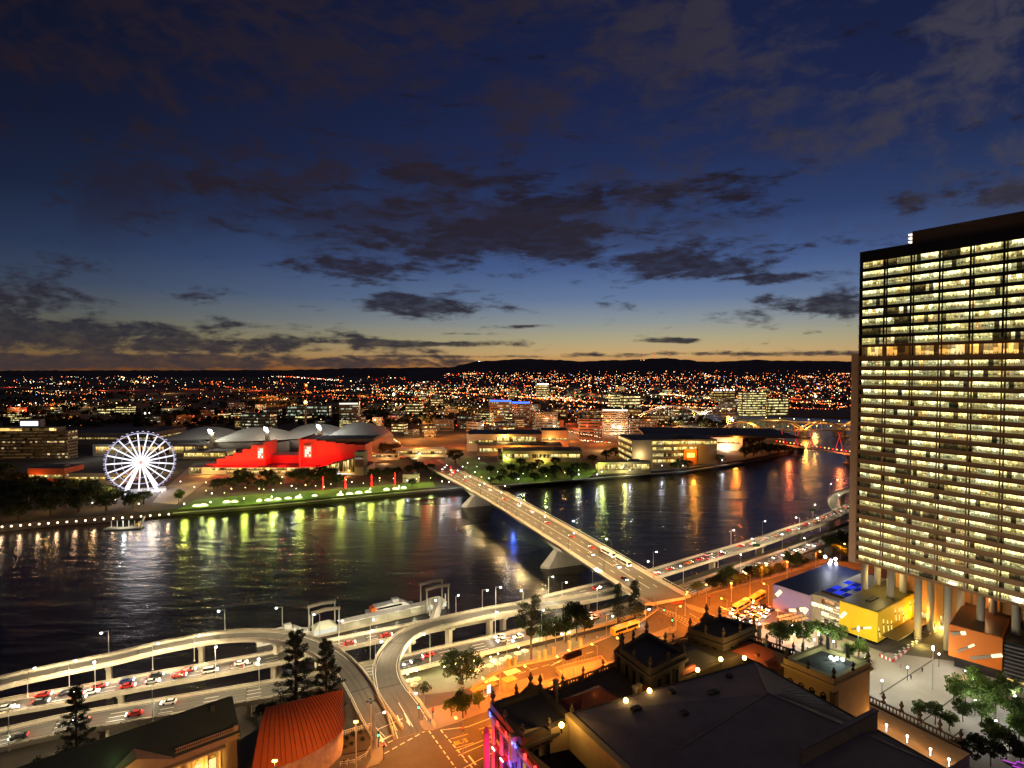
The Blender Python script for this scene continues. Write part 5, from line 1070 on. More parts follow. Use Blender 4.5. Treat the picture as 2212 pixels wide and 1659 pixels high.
# tall four armed unlit lamp by the junction
p = P(802, 1634, ZC+.1); fo = thing('street_lamp', 'tall ornamental post with a four armed dark cross on top beside the ramp junction', 'street lamp', p)
b = M(); b.tube([p, p+Vector((0, 0, 6)), p+Vector((0, 0, 15))], [.22, .16, .1], 6); b.build('pole', mat('cream_post', (.5, .36, .2), .7, .1, 1), fo)
for k in range(4): b = M(); c = p+Vector((0, 0, 15)); b.tube([c, c+Vector((math.cos(k*pi/2+.3)*.9, math.sin(k*pi/2+.3)*.9, .3))], .1, 5); b.ball(c.x+math.cos(k*pi/2+.3)*1.0, c.y+math.sin(k*pi/2+.3)*1.0, c.z+.3, .28); b.build('lantern', steel_d, fo)
# post lamps with a globe
def make_globe(h, em, pw, col, r=.35):
    o = thing('post_lamp', '', 'post lamp'); b = M(); b.tube([(0, 0, 0), (0, 0, h)], [.09, .06], 6); b.build('pole', steel_d, o); b = M(); b.ball(0, 0, h+r, r); b.build('globe', em, o)
    light(o, (0, 0, h+2*r+.6), pw, col, .4); return Kind(o)
G_lime = make_globe(4.2, e_lime, 4200, (.80, .95, .14), .6); G_white = make_globe(5, e_white, 2200, (.85, .9, 1), .42)
G_prom = make_globe(3.4, e_lime, 1300, (.95, 1, .45), .28); G_sq = make_globe(4.2, e_white, 1900, (.9, .9, .82), .3); G_park = make_globe(4, e_warm, 2400, (1, .55, .16), .5)
for i, (u, v) in enumerate([(398, 1101), (455, 1097), (527, 1089), (587, 1085), (648, 1081), (736, 1074), (800, 1067), (862, 1062)]):
    G_lime.put(P(u, v, Zs), 0, '%s yellow green riverbank lamp counting from the wheel towards the bridge' % nth(i), 1, 'yellow green lamps on the far bank', 'post lamp')
    p = P(u+3, v+5, 4.5); light(None, (p.x, p.y-1.5, 4.2), 3000, LIME, 3.0, name='bank_floodlight')
for i, (u, v) in enumerate([(458, 1079), (590, 1071), (630, 1062), (760, 1053), (955, 1052), (970, 1053), (990, 1052), (880, 1050), (1120, 1046), (1300, 1030), (1360, 1026), (1290, 1036), (1250, 1036), (1430, 1016), (1475, 1016), (1560, 1004), (1035, 1000), (1010, 1010)]):
    G_white.put(P(u, v, Zs), 0, '%s white globe lamp from the left along the far river walk' % nth(i), 1, 'white lamps on the far river walk', 'post lamp')
for i, (u, v) in enumerate([(1018, 1335+135), (880, 1478), (900, 1470), (1060, 1440), (1076, 1432), (1120, 1418), (960, 1462), (1160, 1402), (1230, 1385), (985, 1455), (1025, 1448)]):
    G_prom.put(P(u, v, 7), 0, '%s small green lamp from the left on the sunken riverside promenade' % nth(i), 1, 'small lamps on the sunken promenade', 'post lamp')
sqs = [(1676, 1390), (1715, 1395), (1711, 1376), (1759, 1408), (1786, 1394), (1800, 1412), (1768, 1396), (2102, 1500), (2106, 1545), (2192, 1535), (2028, 1440), (2084, 1478), (1640, 1372), (2150, 1590), (1905, 1500), (1960, 1470)]
for i, (u, v) in enumerate(sqs): G_sq.put(P(u, v, ZC+.15), 0, '%s white globe lamp from the left among the trees of the square' % nth(i), 1, 'globe lamps on the square', 'post lamp')
for i, (u, v) in enumerate([(40, 1120), (150, 1075), (250, 1090), (300, 1100), (350, 1072), (420, 1062), (445, 1052), (500, 1066), (560, 1066), (610, 1040), (700, 1062), (20, 1060), (100, 1105), (200, 1098), (660, 1058), (820, 1042), (390, 1050), (905, 1040), (1040, 1040), (1100, 1015), (1160, 1018), (1220, 1030)]):
    G_park.put(P(u, v, Zs), 0, '%s warm park lamp from the left among the far bank trees' % nth(i), 1, 'warm lamps in the far bank park', 'post lamp')
for i, (u, v, h_) in enumerate([(2014, 1490, 13), (1853, 1428, 11)]):
    p = P(u, v, ZC+.12); o = thing('light_mast', 'tall slim light mast ' + ('in the middle of the square' if i == 0 else 'by the yellow building corner') + ' with a bluish white head', 'light mast', p)
    b = M(); b.tube([p, p+Vector((0, 0, h_))], [.14, .08], 6); b.build('pole', steel, o); b = M(); b.lathe(p.x, p.y, p.z+h_, [(.12, 0), (.3, .3), (.3, 1.3), (.1, 1.6)], 8); b.build('lamp_head', e_white, o)
    light(o, p+Vector((0, 0, h_+2.2)), 12000, (1, .88, .60), .5)
# wall and facade lights the photo shows on the coloured buildings
for (pt, pw, c_) in ((Y(14, -9, 17), 2200, (1, .72, .18)), (Y(32, -9, 17), 2200, (1, .72, .18)), (Y(-8, 5, 17.5), 1700, (1, .8, .2)), (Y(22, 8, 36), 2600, (1, .75, .25)), (Y(-7, 20, 20), 1500, (1, .8, .5)), (Y(-9, 36, 20), 900, (.75, .7, 1)),
                     (Y(40, 30, 34), 3500, (.9, .92, 1)), (O(-6, 5, 17), 420, (1, .42, .06)), (O(-5, 11, 17), 380, (1, .42, .06)), (O(22, 7, 37), 1500, (1, .5, .2)), (T(20, 9, 22), 5000, (1, .48, .08)), (T(36, 9, 22), 4500, (1, .5, .12)), (T(10, 9, 36), 1200, (1, .7, .25))):
    light(None, pt, pw, c_, .5, name='facade_floodlight')
p = Y(46, 40, 28); o = thing('roof_floodlight', 'cluster of white floodlights on the deep blue roof corner', 'floodlight', p)
b = M(); [b.ball(p.x+a, p.y+c, p.z+d, .7) for a, c, d in ((0, 0, 0), (-2.2, 1, 1.6), (1.6, -1, 1.2), (2.2, -.5, -1.2), (-.6, 0, -1.4))]; b.box(p.x, p.y, 26, .4, .4, 2); b.build('lamp_head', e_white, o); light(o, p+Vector((-3, -3, 4)), 2600, (.8, .85, 1), .6)
p = P(1330, 1450, ZC+3.5); o = thing('sign_board', 'bright white lit advertising panel on the footpath by the stone building', 'sign', p-Vector((0, 0, 3.5))); b = M(); b.box(p.x, p.y, p.z-1.6, 1.5, .3, 3.2, .7); b.box(p.x, p.y, ZC, .3, .2, 2, .7); b.build('panel', emit('panel_glow', (1, .95, .9), 3), o); light(o, p+Vector((-1.5, -1.5, 1)), 900, (1, .85, .6), .4)
p = P(1056, 1488, ZC+3); o = thing('sign_board', 'green and white lit panel on the bus stop beside the street', 'sign', p-Vector((0, 0, 3))); b = M(); b.box(p.x, p.y, p.z-1.4, 1.2, .25, 2.6, .7); b.build('panel', emit('pale_panel_glow', (.8, 1, .85), 2.5), o); b = M(); b.box(p.x, p.y, ZC, .2, .2, 2, .7); b.build('post', steel_d, o)

# ================================================================ vehicles
def car_body(van=False):
    b = M(); prof = [(-2.2, .35), (-2.25, .8), (-1.9, .98), (-.9, 1.05), (-.4, 1.05), (.9, 1.0), (2.05, .85), (2.2, .6), (2.2, .35)] if not van else [(-2.4, .4), (-2.45, 1.0), (-2.4, 1.1), (-1, 1.12), (.5, 1.1), (1.4, 1.05), (2.2, .95), (2.4, .7), (2.4, .4)]
    b.sweep([[(x, y*(.86 if z > .95 else 1 if abs(x) < 2 else .9), z) for x, z in prof] for y in (-.88, -.86, .86, .88)]); return b
def make_car(paint, van=False, lit='head'):
    o = thing('car', '', 'car'); car_body(van).build('body', paint, o)
    top = 1.46 if not van else 1.95; xs = (-1.75, -1.25, .35, 1.05) if not van else (-2.4, -2.2, 1.0, 1.7)
    b = M(); b.sweep([[(xs[0], s*.80, 1.0), (xs[3], s*.80, .98), (xs[2], s*.62, top-.06), (xs[1], s*.62, top-.06)] for s in (-1, 1)]); b.build('window', glass_d, o)
    b = M(); b.sweep([[(xs[1]-.05, -.63, top-.07), (xs[2]+.03, -.63, top-.07), (xs[2]+.03, .63, top-.07), (xs[1]-.05, .63, top-.07)], [(xs[1]+.1, -.55, top), (xs[2]-.1, -.55, top), (xs[2]-.1, .55, top), (xs[1]+.1, .55, top)]]); b.build('roof', paint, o)
    for x in (-1.35, 1.35):
        for s in (-1, 1): b = M(); b.tube([(x, s*.72, .33), (x, s*.92, .33)], .33, 10); b.build('wheel', tyre_m, o)
    xf = 2.2 if not van else 2.4
    for s in (-1, 1):
        b = M(); b.ball(xf, s*.6, .68, .26, 0, 6); b.build('headlight', e_head, o); b = M(); b.box(-xf-.05, s*.62, .66, .16, .42, .26); b.build('taillight', e_tail, o)
    light(o, (xf+2.4, 0, .75), 190, (1, .9, .7), .15, name='headlight_beam'); light(o, (-xf-1.6, 0, .8), 90, (1, .03, .02), .15, name='taillight_spill')
    return Kind(o)
def paint(n, c): return mat(n, c, .3, .05, 1, spec=.5)
CK = {'white': make_car(paint('white_car_paint', (.7, .7, .68))), 'red': make_car(paint('red_car_paint', (.45, .02, .015))), 'dark': make_car(paint('dark_car_paint', (.02, .022, .03))),
      'silver': make_car(paint('silver_car_paint', (.38, .38, .38))), 'blue': make_car(paint('blue_car_paint', (.03, .05, .18))), 'yellow': make_car(paint('yellow_car_paint', (.65, .38, .03))), 'van': make_car(paint('white_van_paint', (.72, .71, .68)), True)}
def heading(path, p):
    best = min(range(len(path)-1), key=lambda i: (path[i]-p).xy.length); d = path[best+1]-path[best]; return math.atan2(d.y, d.x)
def put_cars(lst, zf, path, flip, where, group):
    lst = sorted(lst)
    for i, (u, v, c) in enumerate(lst):
        p = P(u, v, zf if zf else 10); a = heading(path, p)
        if not zf: j = min(range(len(path)-1), key=lambda i: (path[i]-p).xy.length); p = P(u, v, path[j].z+.03)
        CK[c].put(p, a+(pi if flip else 0)+random.uniform(-.04, .04), ('white van, ' if c == 'van' else c + ' car, ') + nth(i) + ' vehicle from the left ' + where, 1, group, 'van' if c == 'van' else 'car')
z5 = lambda x, y: (x*.28473, 1186.6+y*.28473)
put_cars([(12, 1533, 'white'), (88, 1519, 'dark'), (94, 1504, 'red'), (143, 1500, 'dark'), (168, 1512, 'white'), (197, 1498, 'white'), (215, 1485, 'red'), (273, 1474, 'blue'), (276, 1485, 'red'), (328, 1475, 'silver'), (338, 1461, 'dark'), (387, 1462, 'red'), (407, 1450, 'red'), (454, 1452, 'van'), (520, 1435, 'white'), (540, 1440, 'silver'),
          (755, 1392, 'red'), (835, 1375, 'red'), (1290, 1272, 'red')], None, pathC, False, 'on the river side carriageway', 'cars on the river side carriageway')
put_cars([(1418, 1241, 'red'), (1447, 1231, 'red'), (1490, 1217, 'yellow'), (1512, 1210, 'red'), (1535, 1208, 'silver'), (1559, 1198, 'dark'), (1530, 1200, 'van'), (1600, 1181, 'red'), (1625, 1176, 'white'), (1653, 1166, 'white'), (1680, 1158, 'silver'), (1705, 1147, 'red'), (1720, 1145, 'white'), (1742, 1133, 'red'), (1763, 1127, 'yellow'), (1780, 1119, 'yellow'), (1797, 1113, 'white'), (1812, 1107, 'red'), (1828, 1097, 'white')],
         None, pathC, False, 'on the expressway beyond the bridge', 'cars on the expressway beyond the bridge')
put_cars([(40, 1595, 'dark'), (175, 1560, 'silver'), (290, 1545, 'red'), (365, 1520, 'white'), (1080, 1378, 'white'), (1085, 1386, 'silver'), (1120, 1378, 'white'), (1275, 1330, 'white'), (1285, 1336, 'white'), (900, 1430, 'dark'), (925, 1418, 'red'), (1205, 1350, 'white'), (1640, 1222, 'white'), (1660, 1218, 'white'), (1675, 1206, 'silver'), (1695, 1200, 'white'), (1710, 1198, 'white'), (1722, 1190, 'white'), (1740, 1188, 'silver'), (1750, 1178, 'white'), (1762, 1180, 'white'), (1590, 1243, 'white'), (1612, 1236, 'white'), (1628, 1232, 'dark')],
         None, pathD, True, 'on the street side carriageway', 'cars on the street side carriageway')
bpath = [bpt(s, 0) for s in range(-10, int(bl)+60, 8)]
def on_bridge(lst):
    for i, (s, off, c, fl) in enumerate(sorted(lst)):
        p = bpt(s, off, .03); CK[c].put(p, math.atan2(bu.y, bu.x)+(0 if fl else pi), ('white van, ' if c == 'van' else c + ' car, ') + nth(i) + ' vehicle from the near end of the bridge', 1, 'cars on the bridge', 'van' if c == 'van' else 'car')
on_bridge([(14, -5, 'dark', 0), (30, 1, 'white', 0), (52, -2, 'white', 0), (62, 4, 'red', 1), (85, 3, 'red', 1), (118, 2.5, 'red', 1), (150, 5, 'white', 0), (172, 4, 'white', 0), (196, 2, 'red', 1), (236, 4, 'white', 0), (262, 3, 'white', 0), (290, -2, 'red', 1), (312, 5, 'silver', 0), (330, -4, 'yellow', 1), (345, 2, 'white', 0), (352, -6, 'red', 1), (362, 5, 'white', 0), (372, -2, 'dark', 0), (384, 4, 'silver', 0)])
qp = [P(1690, 1270, ZC), P(1560, 1345, ZC)]
put_cars([(1593, 1333, 'yellow'), (1601, 1338, 'white'), (1610, 1330, 'yellow'), (1618, 1322, 'silver'), (1622, 1341, 'yellow'), (1630, 1328, 'yellow'), (1636, 1338, 'yellow'), (1645, 1325, 'yellow'), (1585, 1326, 'white'), (1655, 1332, 'white'), (1632, 1312, 'yellow'), (1648, 1312, 'dark'), (1614, 1345, 'dark'), (1662, 1318, 'silver')], ZC+.02, qp, False, 'in the queue waiting at the street crossing', 'cars queuing at the street crossing')
put_cars([(i[0], i[1], i[2]) for i in [(868, 965, 'white'), (880, 975, 'red'), (892, 980, 'white'), (905, 985, 'silver'), (845, 940, 'red'), (838, 932, 'red'), (832, 925, 'white'), (826, 915, 'red')]], None, APP, False, 'on the approach road beyond the bridge', 'cars on the approach road')
# buses
def make_bus(bodym, sk):
    o = thing('bus', '', 'bus'); b = M(); b.sweep([[(x, -1.25*k, .35), (x, 1.25*k, .35), (x, 1.25*k, 2.5), (x, 1.05*k, 3.0), (x, -1.05*k, 3.0), (x, -1.25*k, 2.5)] for x, k in ((-6, .94), (-5.8, 1), (5.8, 1), (6, .94))]); b.build('body', bodym, o)
    b = M(); b.box(-3, 0, 3.0, 2.6, 1.6, .3); b.box(2.2, 0, 3.0, 1.4, 1.4, .22); b.build('roof_unit', mat('bus_roof_unit', (.5, .48, .42), .6, .1, 1), o)
    for s in (-1, 1):
        for x0, x1 in ((-5.4, -.2), (.1, 5.2)): b = M(); b.quad((x0, s*1.262, 1.25), (x1, s*1.262, 1.25), (x1, s*1.262, 2.35), (x0, s*1.262, 2.35)); b.build('window', glass_d, o)
        for x in (-3.6, 3.9): b = M(); b.tube([(x, s*1.0, .5), (x, s*1.29, .5)], .5, 10); b.build('wheel', tyre_m, o)
        b = M(); b.ball(6.05, s*.9, .8, .3, 0, 6); b.build('headlight', e_head, o); b = M(); b.box(-6.05, s*.95, .9, .15, .3, .4); b.build('taillight', e_tail, o)
    b = M(); b.quad((6.03, -1.05, 1.1), (6.03, 1.05, 1.1), (6.03, 1.05, 2.4), (6.03, -1.05, 2.4)); b.build('windscreen', glass_d, o)
    b = M(); b.box(6.02, 0, 2.5, .1, 1.6, .34); b.build('destination_sign', emit('bus_sign_glow', (1, .5, .05), 2.5), o)
    light(o, (8.6, 0, 1.0), 350, (1, .9, .7), .2, name='headlight_beam'); return Kind(o)
B_white = make_bus(paint('white_bus_paint', (.62, .60, .55)), 1); B_yel = make_bus(paint('yellow_bus_paint', (.68, .42, .05)), 1)
bh = math.atan2(-bu.y, -bu.x)
B_white.put(bpt(34, 7.0, .03), bh, 'white bus at the bridge foot, front of the pair beside the footpath', 1, 'white buses on the bridge'); B_white.put(bpt(49, 7.0, .03), bh, 'white bus on the bridge, the rear one of the pair', 1, 'white buses on the bridge')
wa_ = math.atan2(*( (P(1335, 1352, ZC)-P(1290, 1367, ZC)).yx)); B_yel.put(P(1350, 1364, ZC+.02), wa_, 'yellow bus parked along the riverside street by the trees', (1.15, 1, 1))
qa = heading(qp, P(1601, 1303, ZC)); B_yel.put(P(1601, 1314, ZC+.02), qa, 'amber lit bus at the head of the bus queue by the violet building'); B_yel.put(P(1636, 1296, ZC+.02), qa, 'amber lit bus second in the bus queue by the violet building')
B_white.put(P(897, 985, 7.6), heading(APP, P(897, 985, 7.6)), 'pale bus far off on the approach road past the bridge end', 1, 'white buses on the bridge')

# ================================================================ trees and planting
def leaves(b, c, r, n, size, flat=.7, mi=0, rnd=random):
    for _ in range(n):
        d = Vector((rnd.gauss(0, 1), rnd.gauss(0, 1), rnd.gauss(0, 1))).normalized()*(r*rnd.uniform(.35, 1)**.6); d.z *= flat; p = Vector(c)+d
        a = Vector((rnd.gauss(0, 1), rnd.gauss(0, 1), rnd.gauss(0, .6))).normalized(); q = a.cross(Vector((rnd.gauss(0, 1), rnd.gauss(0, 1), rnd.gauss(0, 1)))).normalized(); s = size*rnd.uniform(.6, 1.3)
        b.quad(p-a*s*.5, p+q*s*.32, p+a*s*.5, p-q*s*.32, mi)
def make_tree(kind, seed, leafm, name='tree', cat='tree'):
    rnd = random.Random(seed); o = thing(name, '', cat); t = M(); c = M()
    if kind == 'fig':
        t.tube([(0, 0, -.6), (.1, 0, 1.2), (.2, .1, 2.8)], [.75, .5, .42], 8)
        for i in range(46):
            q = Vector((rnd.gauss(0, 1), rnd.gauss(0, 1), rnd.gauss(.25, .8))).normalized()*rnd.uniform(.3, 1)**.5; p = (q.x*4.9*rnd.uniform(.85, 1.12), q.y*4.9, 5.0+q.z*3.0); leaves(c, p, rnd.uniform(1.0, 1.7), 80, .5, .7, 0, rnd)
            if i % 4 == 0: t.tube([(.2, .1, 2.7), (p[0]*.5, p[1]*.5, 4.2), p], [.28, .17, .06], 5)
    elif kind == 'gum':
        t.tube([(0, 0, -.5), (.2, 0, 8), (-.1, .2, 15), (.2, 0, 22)], [.55, .42, .3, .12], 7)
        for i in range(60):
            z = rnd.uniform(11, 27); a = rnd.uniform(0, 6.28); rr = 9.0*rnd.uniform(.02, 1)**.5*max(.15, 1-abs(z-20)/11); p = (rr*math.cos(a), rr*math.sin(a), z); leaves(c, p, rnd.uniform(1.0, 1.8), 60, .62, .6, 0, rnd); t.tube([(0, 0, max(8, z-4)), (p[0]*.6, p[1]*.6, z-1), p], [.16, .1, .04], 4)
    elif kind == 'hoop':
        t.tube([(0, 0, -.5), (0, 0, 10), (.1, 0, 22)], [.42, .3, .07], 7)
        for i in range(64):
            z = 3.5+18.6*(i/64); a = i*2.4; L = (5.6*(1-(z/25))+.6)*rnd.uniform(.6, 1.1); p = Vector((L*math.cos(a), L*math.sin(a), z+.8)); t.tube([(0, 0, z), p*.0+Vector((p.x*.6, p.y*.6, z+.1)), p], [.09, .06, .03], 4)
            for f in (.5, .72, .88, 1.0): leaves(c, (p.x*f, p.y*f, z+.9*f), .58, 46, .32, 1, 0, rnd)
    elif kind == 'cone':
        t.tube([(0, 0, -.5), (0, 0, 13)], [.35, .08], 6)
        for i in range(46):
            z = rnd.uniform(3, 14.5); a = rnd.uniform(0, 6.28); rr = (3.3*(1-z/17)+.2)*rnd.uniform(.3, 1); leaves(c, (rr*math.cos(a), rr*math.sin(a), z), 1.0, 55, .42, .8, 0, rnd)
    elif kind == 'street':
        t.tube([(0, 0, -.4), (.05, 0, 1.6), (0, .1, 3.4)], [.17, .13, .1], 6)
        for i in range(26):
            a = rnd.uniform(0, 6.28); rr = 2.5*rnd.uniform(0, 1)**.6; z = 3.2+3.4*rnd.uniform(0, 1)*math.sqrt(max(.1, 1-(rr/3)**2)); p = (rr*math.cos(a), rr*math.sin(a), z); leaves(c, p, rnd.uniform(.7, 1.15), 90, .42, .8, 0, rnd)
            if i % 3 == 0: t.tube([(0, .05, 2.6), (p[0]*.5, p[1]*.5, 3.6), p], [.07, .05, .02], 4)
    else:  # shrub
        t.tube([(0, 0, -.2), (0, 0, .8)], .08, 5)
        for i in range(9): a = rnd.uniform(0, 6.28); rr = rnd.uniform(0, 1.1); leaves(c, (rr*math.cos(a), rr*math.sin(a), rnd.uniform(.5, 1.5)), .6, 40, .3, .8, 0, rnd)
    t.build('trunk', bark, o); c.build('crown', leafm, o); return Kind(o)
TK = {'fig': [make_tree('fig', s, leaf_fig) for s in (1, 2, 3)], 'gum': [make_tree('gum', 5, leaf_gum)], 'hoop': [make_tree('hoop', 7, leaf_pine)], 'cone': [make_tree('cone', 8, leaf_pine)],
      'street': [make_tree('street', s, leafmat('street_tree_leaves', (.06, .095, .02))) for s in (11, 12)], 'dark': [make_tree('street', s, leafmat('silhouette_tree_leaves', (.022, .03, .012))) for s in (15, 16)], 'bright': [make_tree('street', 14, leaf_bright)], 'shrub': [make_tree('shrub', 21, leaf_fig, 'shrub', 'shrub')]}  # dark kind: street leaves darkened in colour to stand as unlit silhouettes
def plant(kind, u, v, z, sc, label, group=None, cat=None):
    k = random.choice(TK[kind]); s = sc*random.uniform(.93, 1.07); return k.put(P(u, v, z), random.uniform(0, 6.28), label, (s, s, s*random.uniform(.92, 1.08)), group, cat)
plant('fig', 997, 1476, 7, 1.5, 'big round dark tree with glowing ground beneath it, right of the hooked ramp')
plant('gum', 1148, 1426, 7, 1.0, 'tall open crowned gum tree standing before the expressway')
plant('cone', 1335, 1354, 9, 1.3, 'left of two dark conical trees by the bridge foot', 'conical trees by the bridge foot'); plant('cone', 1371, 1348, 10, 1.36, 'right and taller of two dark conical trees by the bridge foot', 'conical trees by the bridge foot')
plant('hoop', 166, 1652, 13, 1.05, 'dark tufted pine at far left in front of the expressway', 'tufted pines'); plant('hoop', 640, 1556, 10, 1.25, 'dark tufted pine behind the red roof, the left one of a pair', 'tufted pines'); plant('hoop', 706, 1566, 10, 1.32, 'dark tufted pine behind the red roof, right and taller of a pair', 'tufted pines')
plant('street', 1000, 1552, ZC, 1.25, 'spreading tree lit orange by the street lamp at the corner', 'orange lit trees at the corner'); plant('street', 975, 1548, ZC, .9, 'smaller green tree left of the orange lit one at the corner', 'orange lit trees at the corner'); plant('bright', 1035, 1532, ZC, .75, 'small golden lit tree beside the bus shelter', 'orange lit trees at the corner')
plant('shrub', 915, 1500, 8, 2.2, 'rounded bush below the hooked ramp', cat='shrub'); plant('shrub', 790, 1408, 3, 2.4, 'green bush in the gap between the two carriageways', cat='shrub'); plant('shrub', 265, 1515, 3, 2.2, 'green bush growing between carriageways at left', cat='shrub'); plant('shrub', 720, 1545, 9, 2.2, 'leafy bush lit under the left ramp', cat='shrub')
for i, (u, v, s) in enumerate([(1180, 1398, 1.3), (1200, 1394, 1.5), (1222, 1388, 1.6), (1245, 1384, 1.9), (1262, 1378, 1.4)]): plant('dark', u, v, 7, s*1.15, '%s tree from the left in the dark clump before the yellow bus' % nth(i), 'trees before the yellow bus')
for i, (u, v, s, k) in enumerate([(1506, 1284, .9, 'street'), (1538, 1283, 1.0, 'street'), (1556, 1280, 1.15, 'street'), (1574, 1277, 1.5, 'street'), (1590, 1272, 1.2, 'street'), (1622, 1262, 1.2, 'street'), (1642, 1256, 1.0, 'street'), (1664, 1250, .8, 'street'), (1684, 1244, .9, 'street'), (1710, 1238, 1.4, 'street'), (1735, 1228, .8, 'street'), (1768, 1218, .9, 'street'), (1797, 1200, 1.6, 'street'), (1815, 1195, 1.7, 'street'), (1835, 1190, 1.6, 'street'), (1822, 1212, 1.1, 'street')]):
    plant('dark' if i % 3 else k, u, v, ZC-1, s*1.15, '%s tree from the left in the row between expressway and orange street' % nth(i), 'trees along the orange street')
for i, (u, v, s, k) in enumerate([(1678, 1398, 1.35, 'street'), (1690, 1392, 1.1, 'street'), (1736, 1403, 1.3, 'street'), (1768, 1388, 1.2, 'street'), (1806, 1400, 1.3, 'street'), (1790, 1392, 1.0, 'street'), (1855, 1428, .95, 'bright'), (1835, 1424, .8, 'bright')]):
    plant(k, u, v, ZC, s*1.15, '%s tree from the left in the grove by the violet building' % nth(i), 'trees in the grove on the square')
for i, (u, v, s, k) in enumerate([(1983, 1556, .85, 'street'), (2020, 1566, .95, 'street'), (2050, 1578, .8, 'street'), (2060, 1516, 1.3, 'bright'), (2085, 1530, 1.2, 'bright'), (2110, 1500, 1.2, 'bright'), (2130, 1530, 1.3, 'street'), (2080, 1560, 1.0, 'street'), (2150, 1545, 1.3, 'street'), (2175, 1520, 1.2, 'street'), (2120, 1565, 1.1, 'street'), (2190, 1570, 1.2, 'street'), (2200, 1610, 1.3, 'street'), (2150, 1620, 1.3, 'street')]):
    plant(k if i % 2 else 'bright', u, v, ZC, s*1.02, '%s tree from the left on the right hand side of the square' % nth(i), 'trees at the right of the square')
for i, (u, v, s) in enumerate(sorted([(20, 1080, 1.7), (60, 1088, 1.8), (100, 1095, 1.7), (15, 1108, 1.6), (140, 1098, 1.6), (175, 1094, 1.5), (210, 1090, 1.5), (70, 1062, 1.5), (150, 1068, 1.4), (190, 1066, 1.4), (240, 1086, 1.3), (270, 1092, 1.2), (310, 1088, 1.1), (288, 1098, 1.1), (35, 1052, 1.5), (110, 1112, 1.4), (40, 1122, 1.4), (85, 1078, 1.8), (-10, 1092, 1.8), (170, 1106, 1.2), (230, 1102, 1.2), (5, 1040, 1.6), (125, 1078, 1.7), (205, 1072, 1.4)])):
    plant('fig', u, v, Zs, s*1.3, '%s dark tree from the left in the park left of the wheel' % nth(i), 'park trees left of the wheel')
plant('bright', 386, 1088, Zs, 1.6, 'single bright green tree right of the wheel at the bank')
for i, (u, v, s) in enumerate(sorted([(470, 1060, 1.2), (502, 1056, 1.2), (533, 1052, 1.3), (562, 1060, 1.1), (592, 1053, 1.2), (640, 1047, 1.5), (668, 1050, 1.4), (700, 1046, 1.5), (730, 1050, 1.3), (520, 1037, 1.2), (690, 1032, 1.3), (655, 1036, 1.3), (716, 1036, 1.2), (578, 1040, 1.2)])):
    plant('fig', u, v, Zs, s*1.25, '%s dark tree from the left before the red arts centre' % nth(i), 'trees before the arts centre')
for i, (u, v, s) in enumerate(sorted([(810, 1035, 1.3), (838, 1032, 1.3), (858, 1028, 1.2), (885, 1024, 1.2), (905, 1020, 1.3), (930, 1022, 1.3), (945, 1036, 1.0), (965, 1040, 1.0), (890, 1050, 1.0), (984, 1000, 2.1), (830, 982, 2.0), (850, 980, 1.8)])):
    plant('fig', u, v, Zs, s, '%s dark tree from the left around the far end of the bridge' % nth(i), 'trees at the far bridge end')
for i, (u, v, s) in enumerate(sorted([(1060, 1022, 1.1), (1085, 1030, 1.2), (1105, 1022, 1.2), (1130, 1030, 1.3), (1150, 1020, 1.3), (1175, 1030, 1.3), (1200, 1024, 1.4), (1225, 1030, 1.3), (1245, 1022, 1.3), (1265, 1018, 1.2), (1125, 1006, 1.2), (1200, 1006, 1.3), (1080, 1042, 1.0), (1110, 1040, 1.1), (1155, 1040, 1.2), (1190, 1038, 1.2), (1235, 1036, 1.1), (1165, 1008, 1.2), (1060, 1045, .8), (1280, 1000, 1.4), (1310, 992, 1.4), (1330, 985, 1.5), (1352, 990, 1.3)])):
    plant('fig', u, v, Zs, s, '%s tree from the left in the gardens right of the bridge' % nth(i), 'trees in the gardens right of the bridge')
for i, (u, v, s) in enumerate(sorted([(1455, 1014, 1.0), (1470, 1012, 1.3), (1486, 1012, 1.2), (1555, 1002, 1.3), (1610, 988, 1.7), (1628, 985, 1.8), (1645, 980, 1.9), (1662, 982, 1.8), (1680, 980, 1.5), (1695, 978, 1.3), (1712, 976, 1.0), (1725, 976, .8), (1618, 966, 1.9), (1640, 960, 1.9), (1600, 972, 1.5)])):
    plant('fig', u, v, Zs, s, '%s dark tree from the left on the river point before the galleries' % nth(i), 'trees on the river point')
for i, (u, v, s) in enumerate([(750, 1600, .8), (765, 1592, .9), (780, 1588, .8), (760, 1612, .7), (785, 1602, .8), (745, 1618, .7), (570, 1546, 2.0), (590, 1542, 1.9), (555, 1550, 1.8), (610, 1545, 1.6), (100, 1665, 1.4), (85, 1655, 1.3)]):
    plant('shrub', u, v, ZC if i < 6 or i > 9 else 14, s, ('%s shrub in the garden bed at the ramp junction' if i < 6 else '%s shrub behind the two roofs at lower left') % nth(i if i < 6 else i-6), 'shrubs in the garden bed' if i < 6 else 'shrubs behind the roofs', 'shrub')
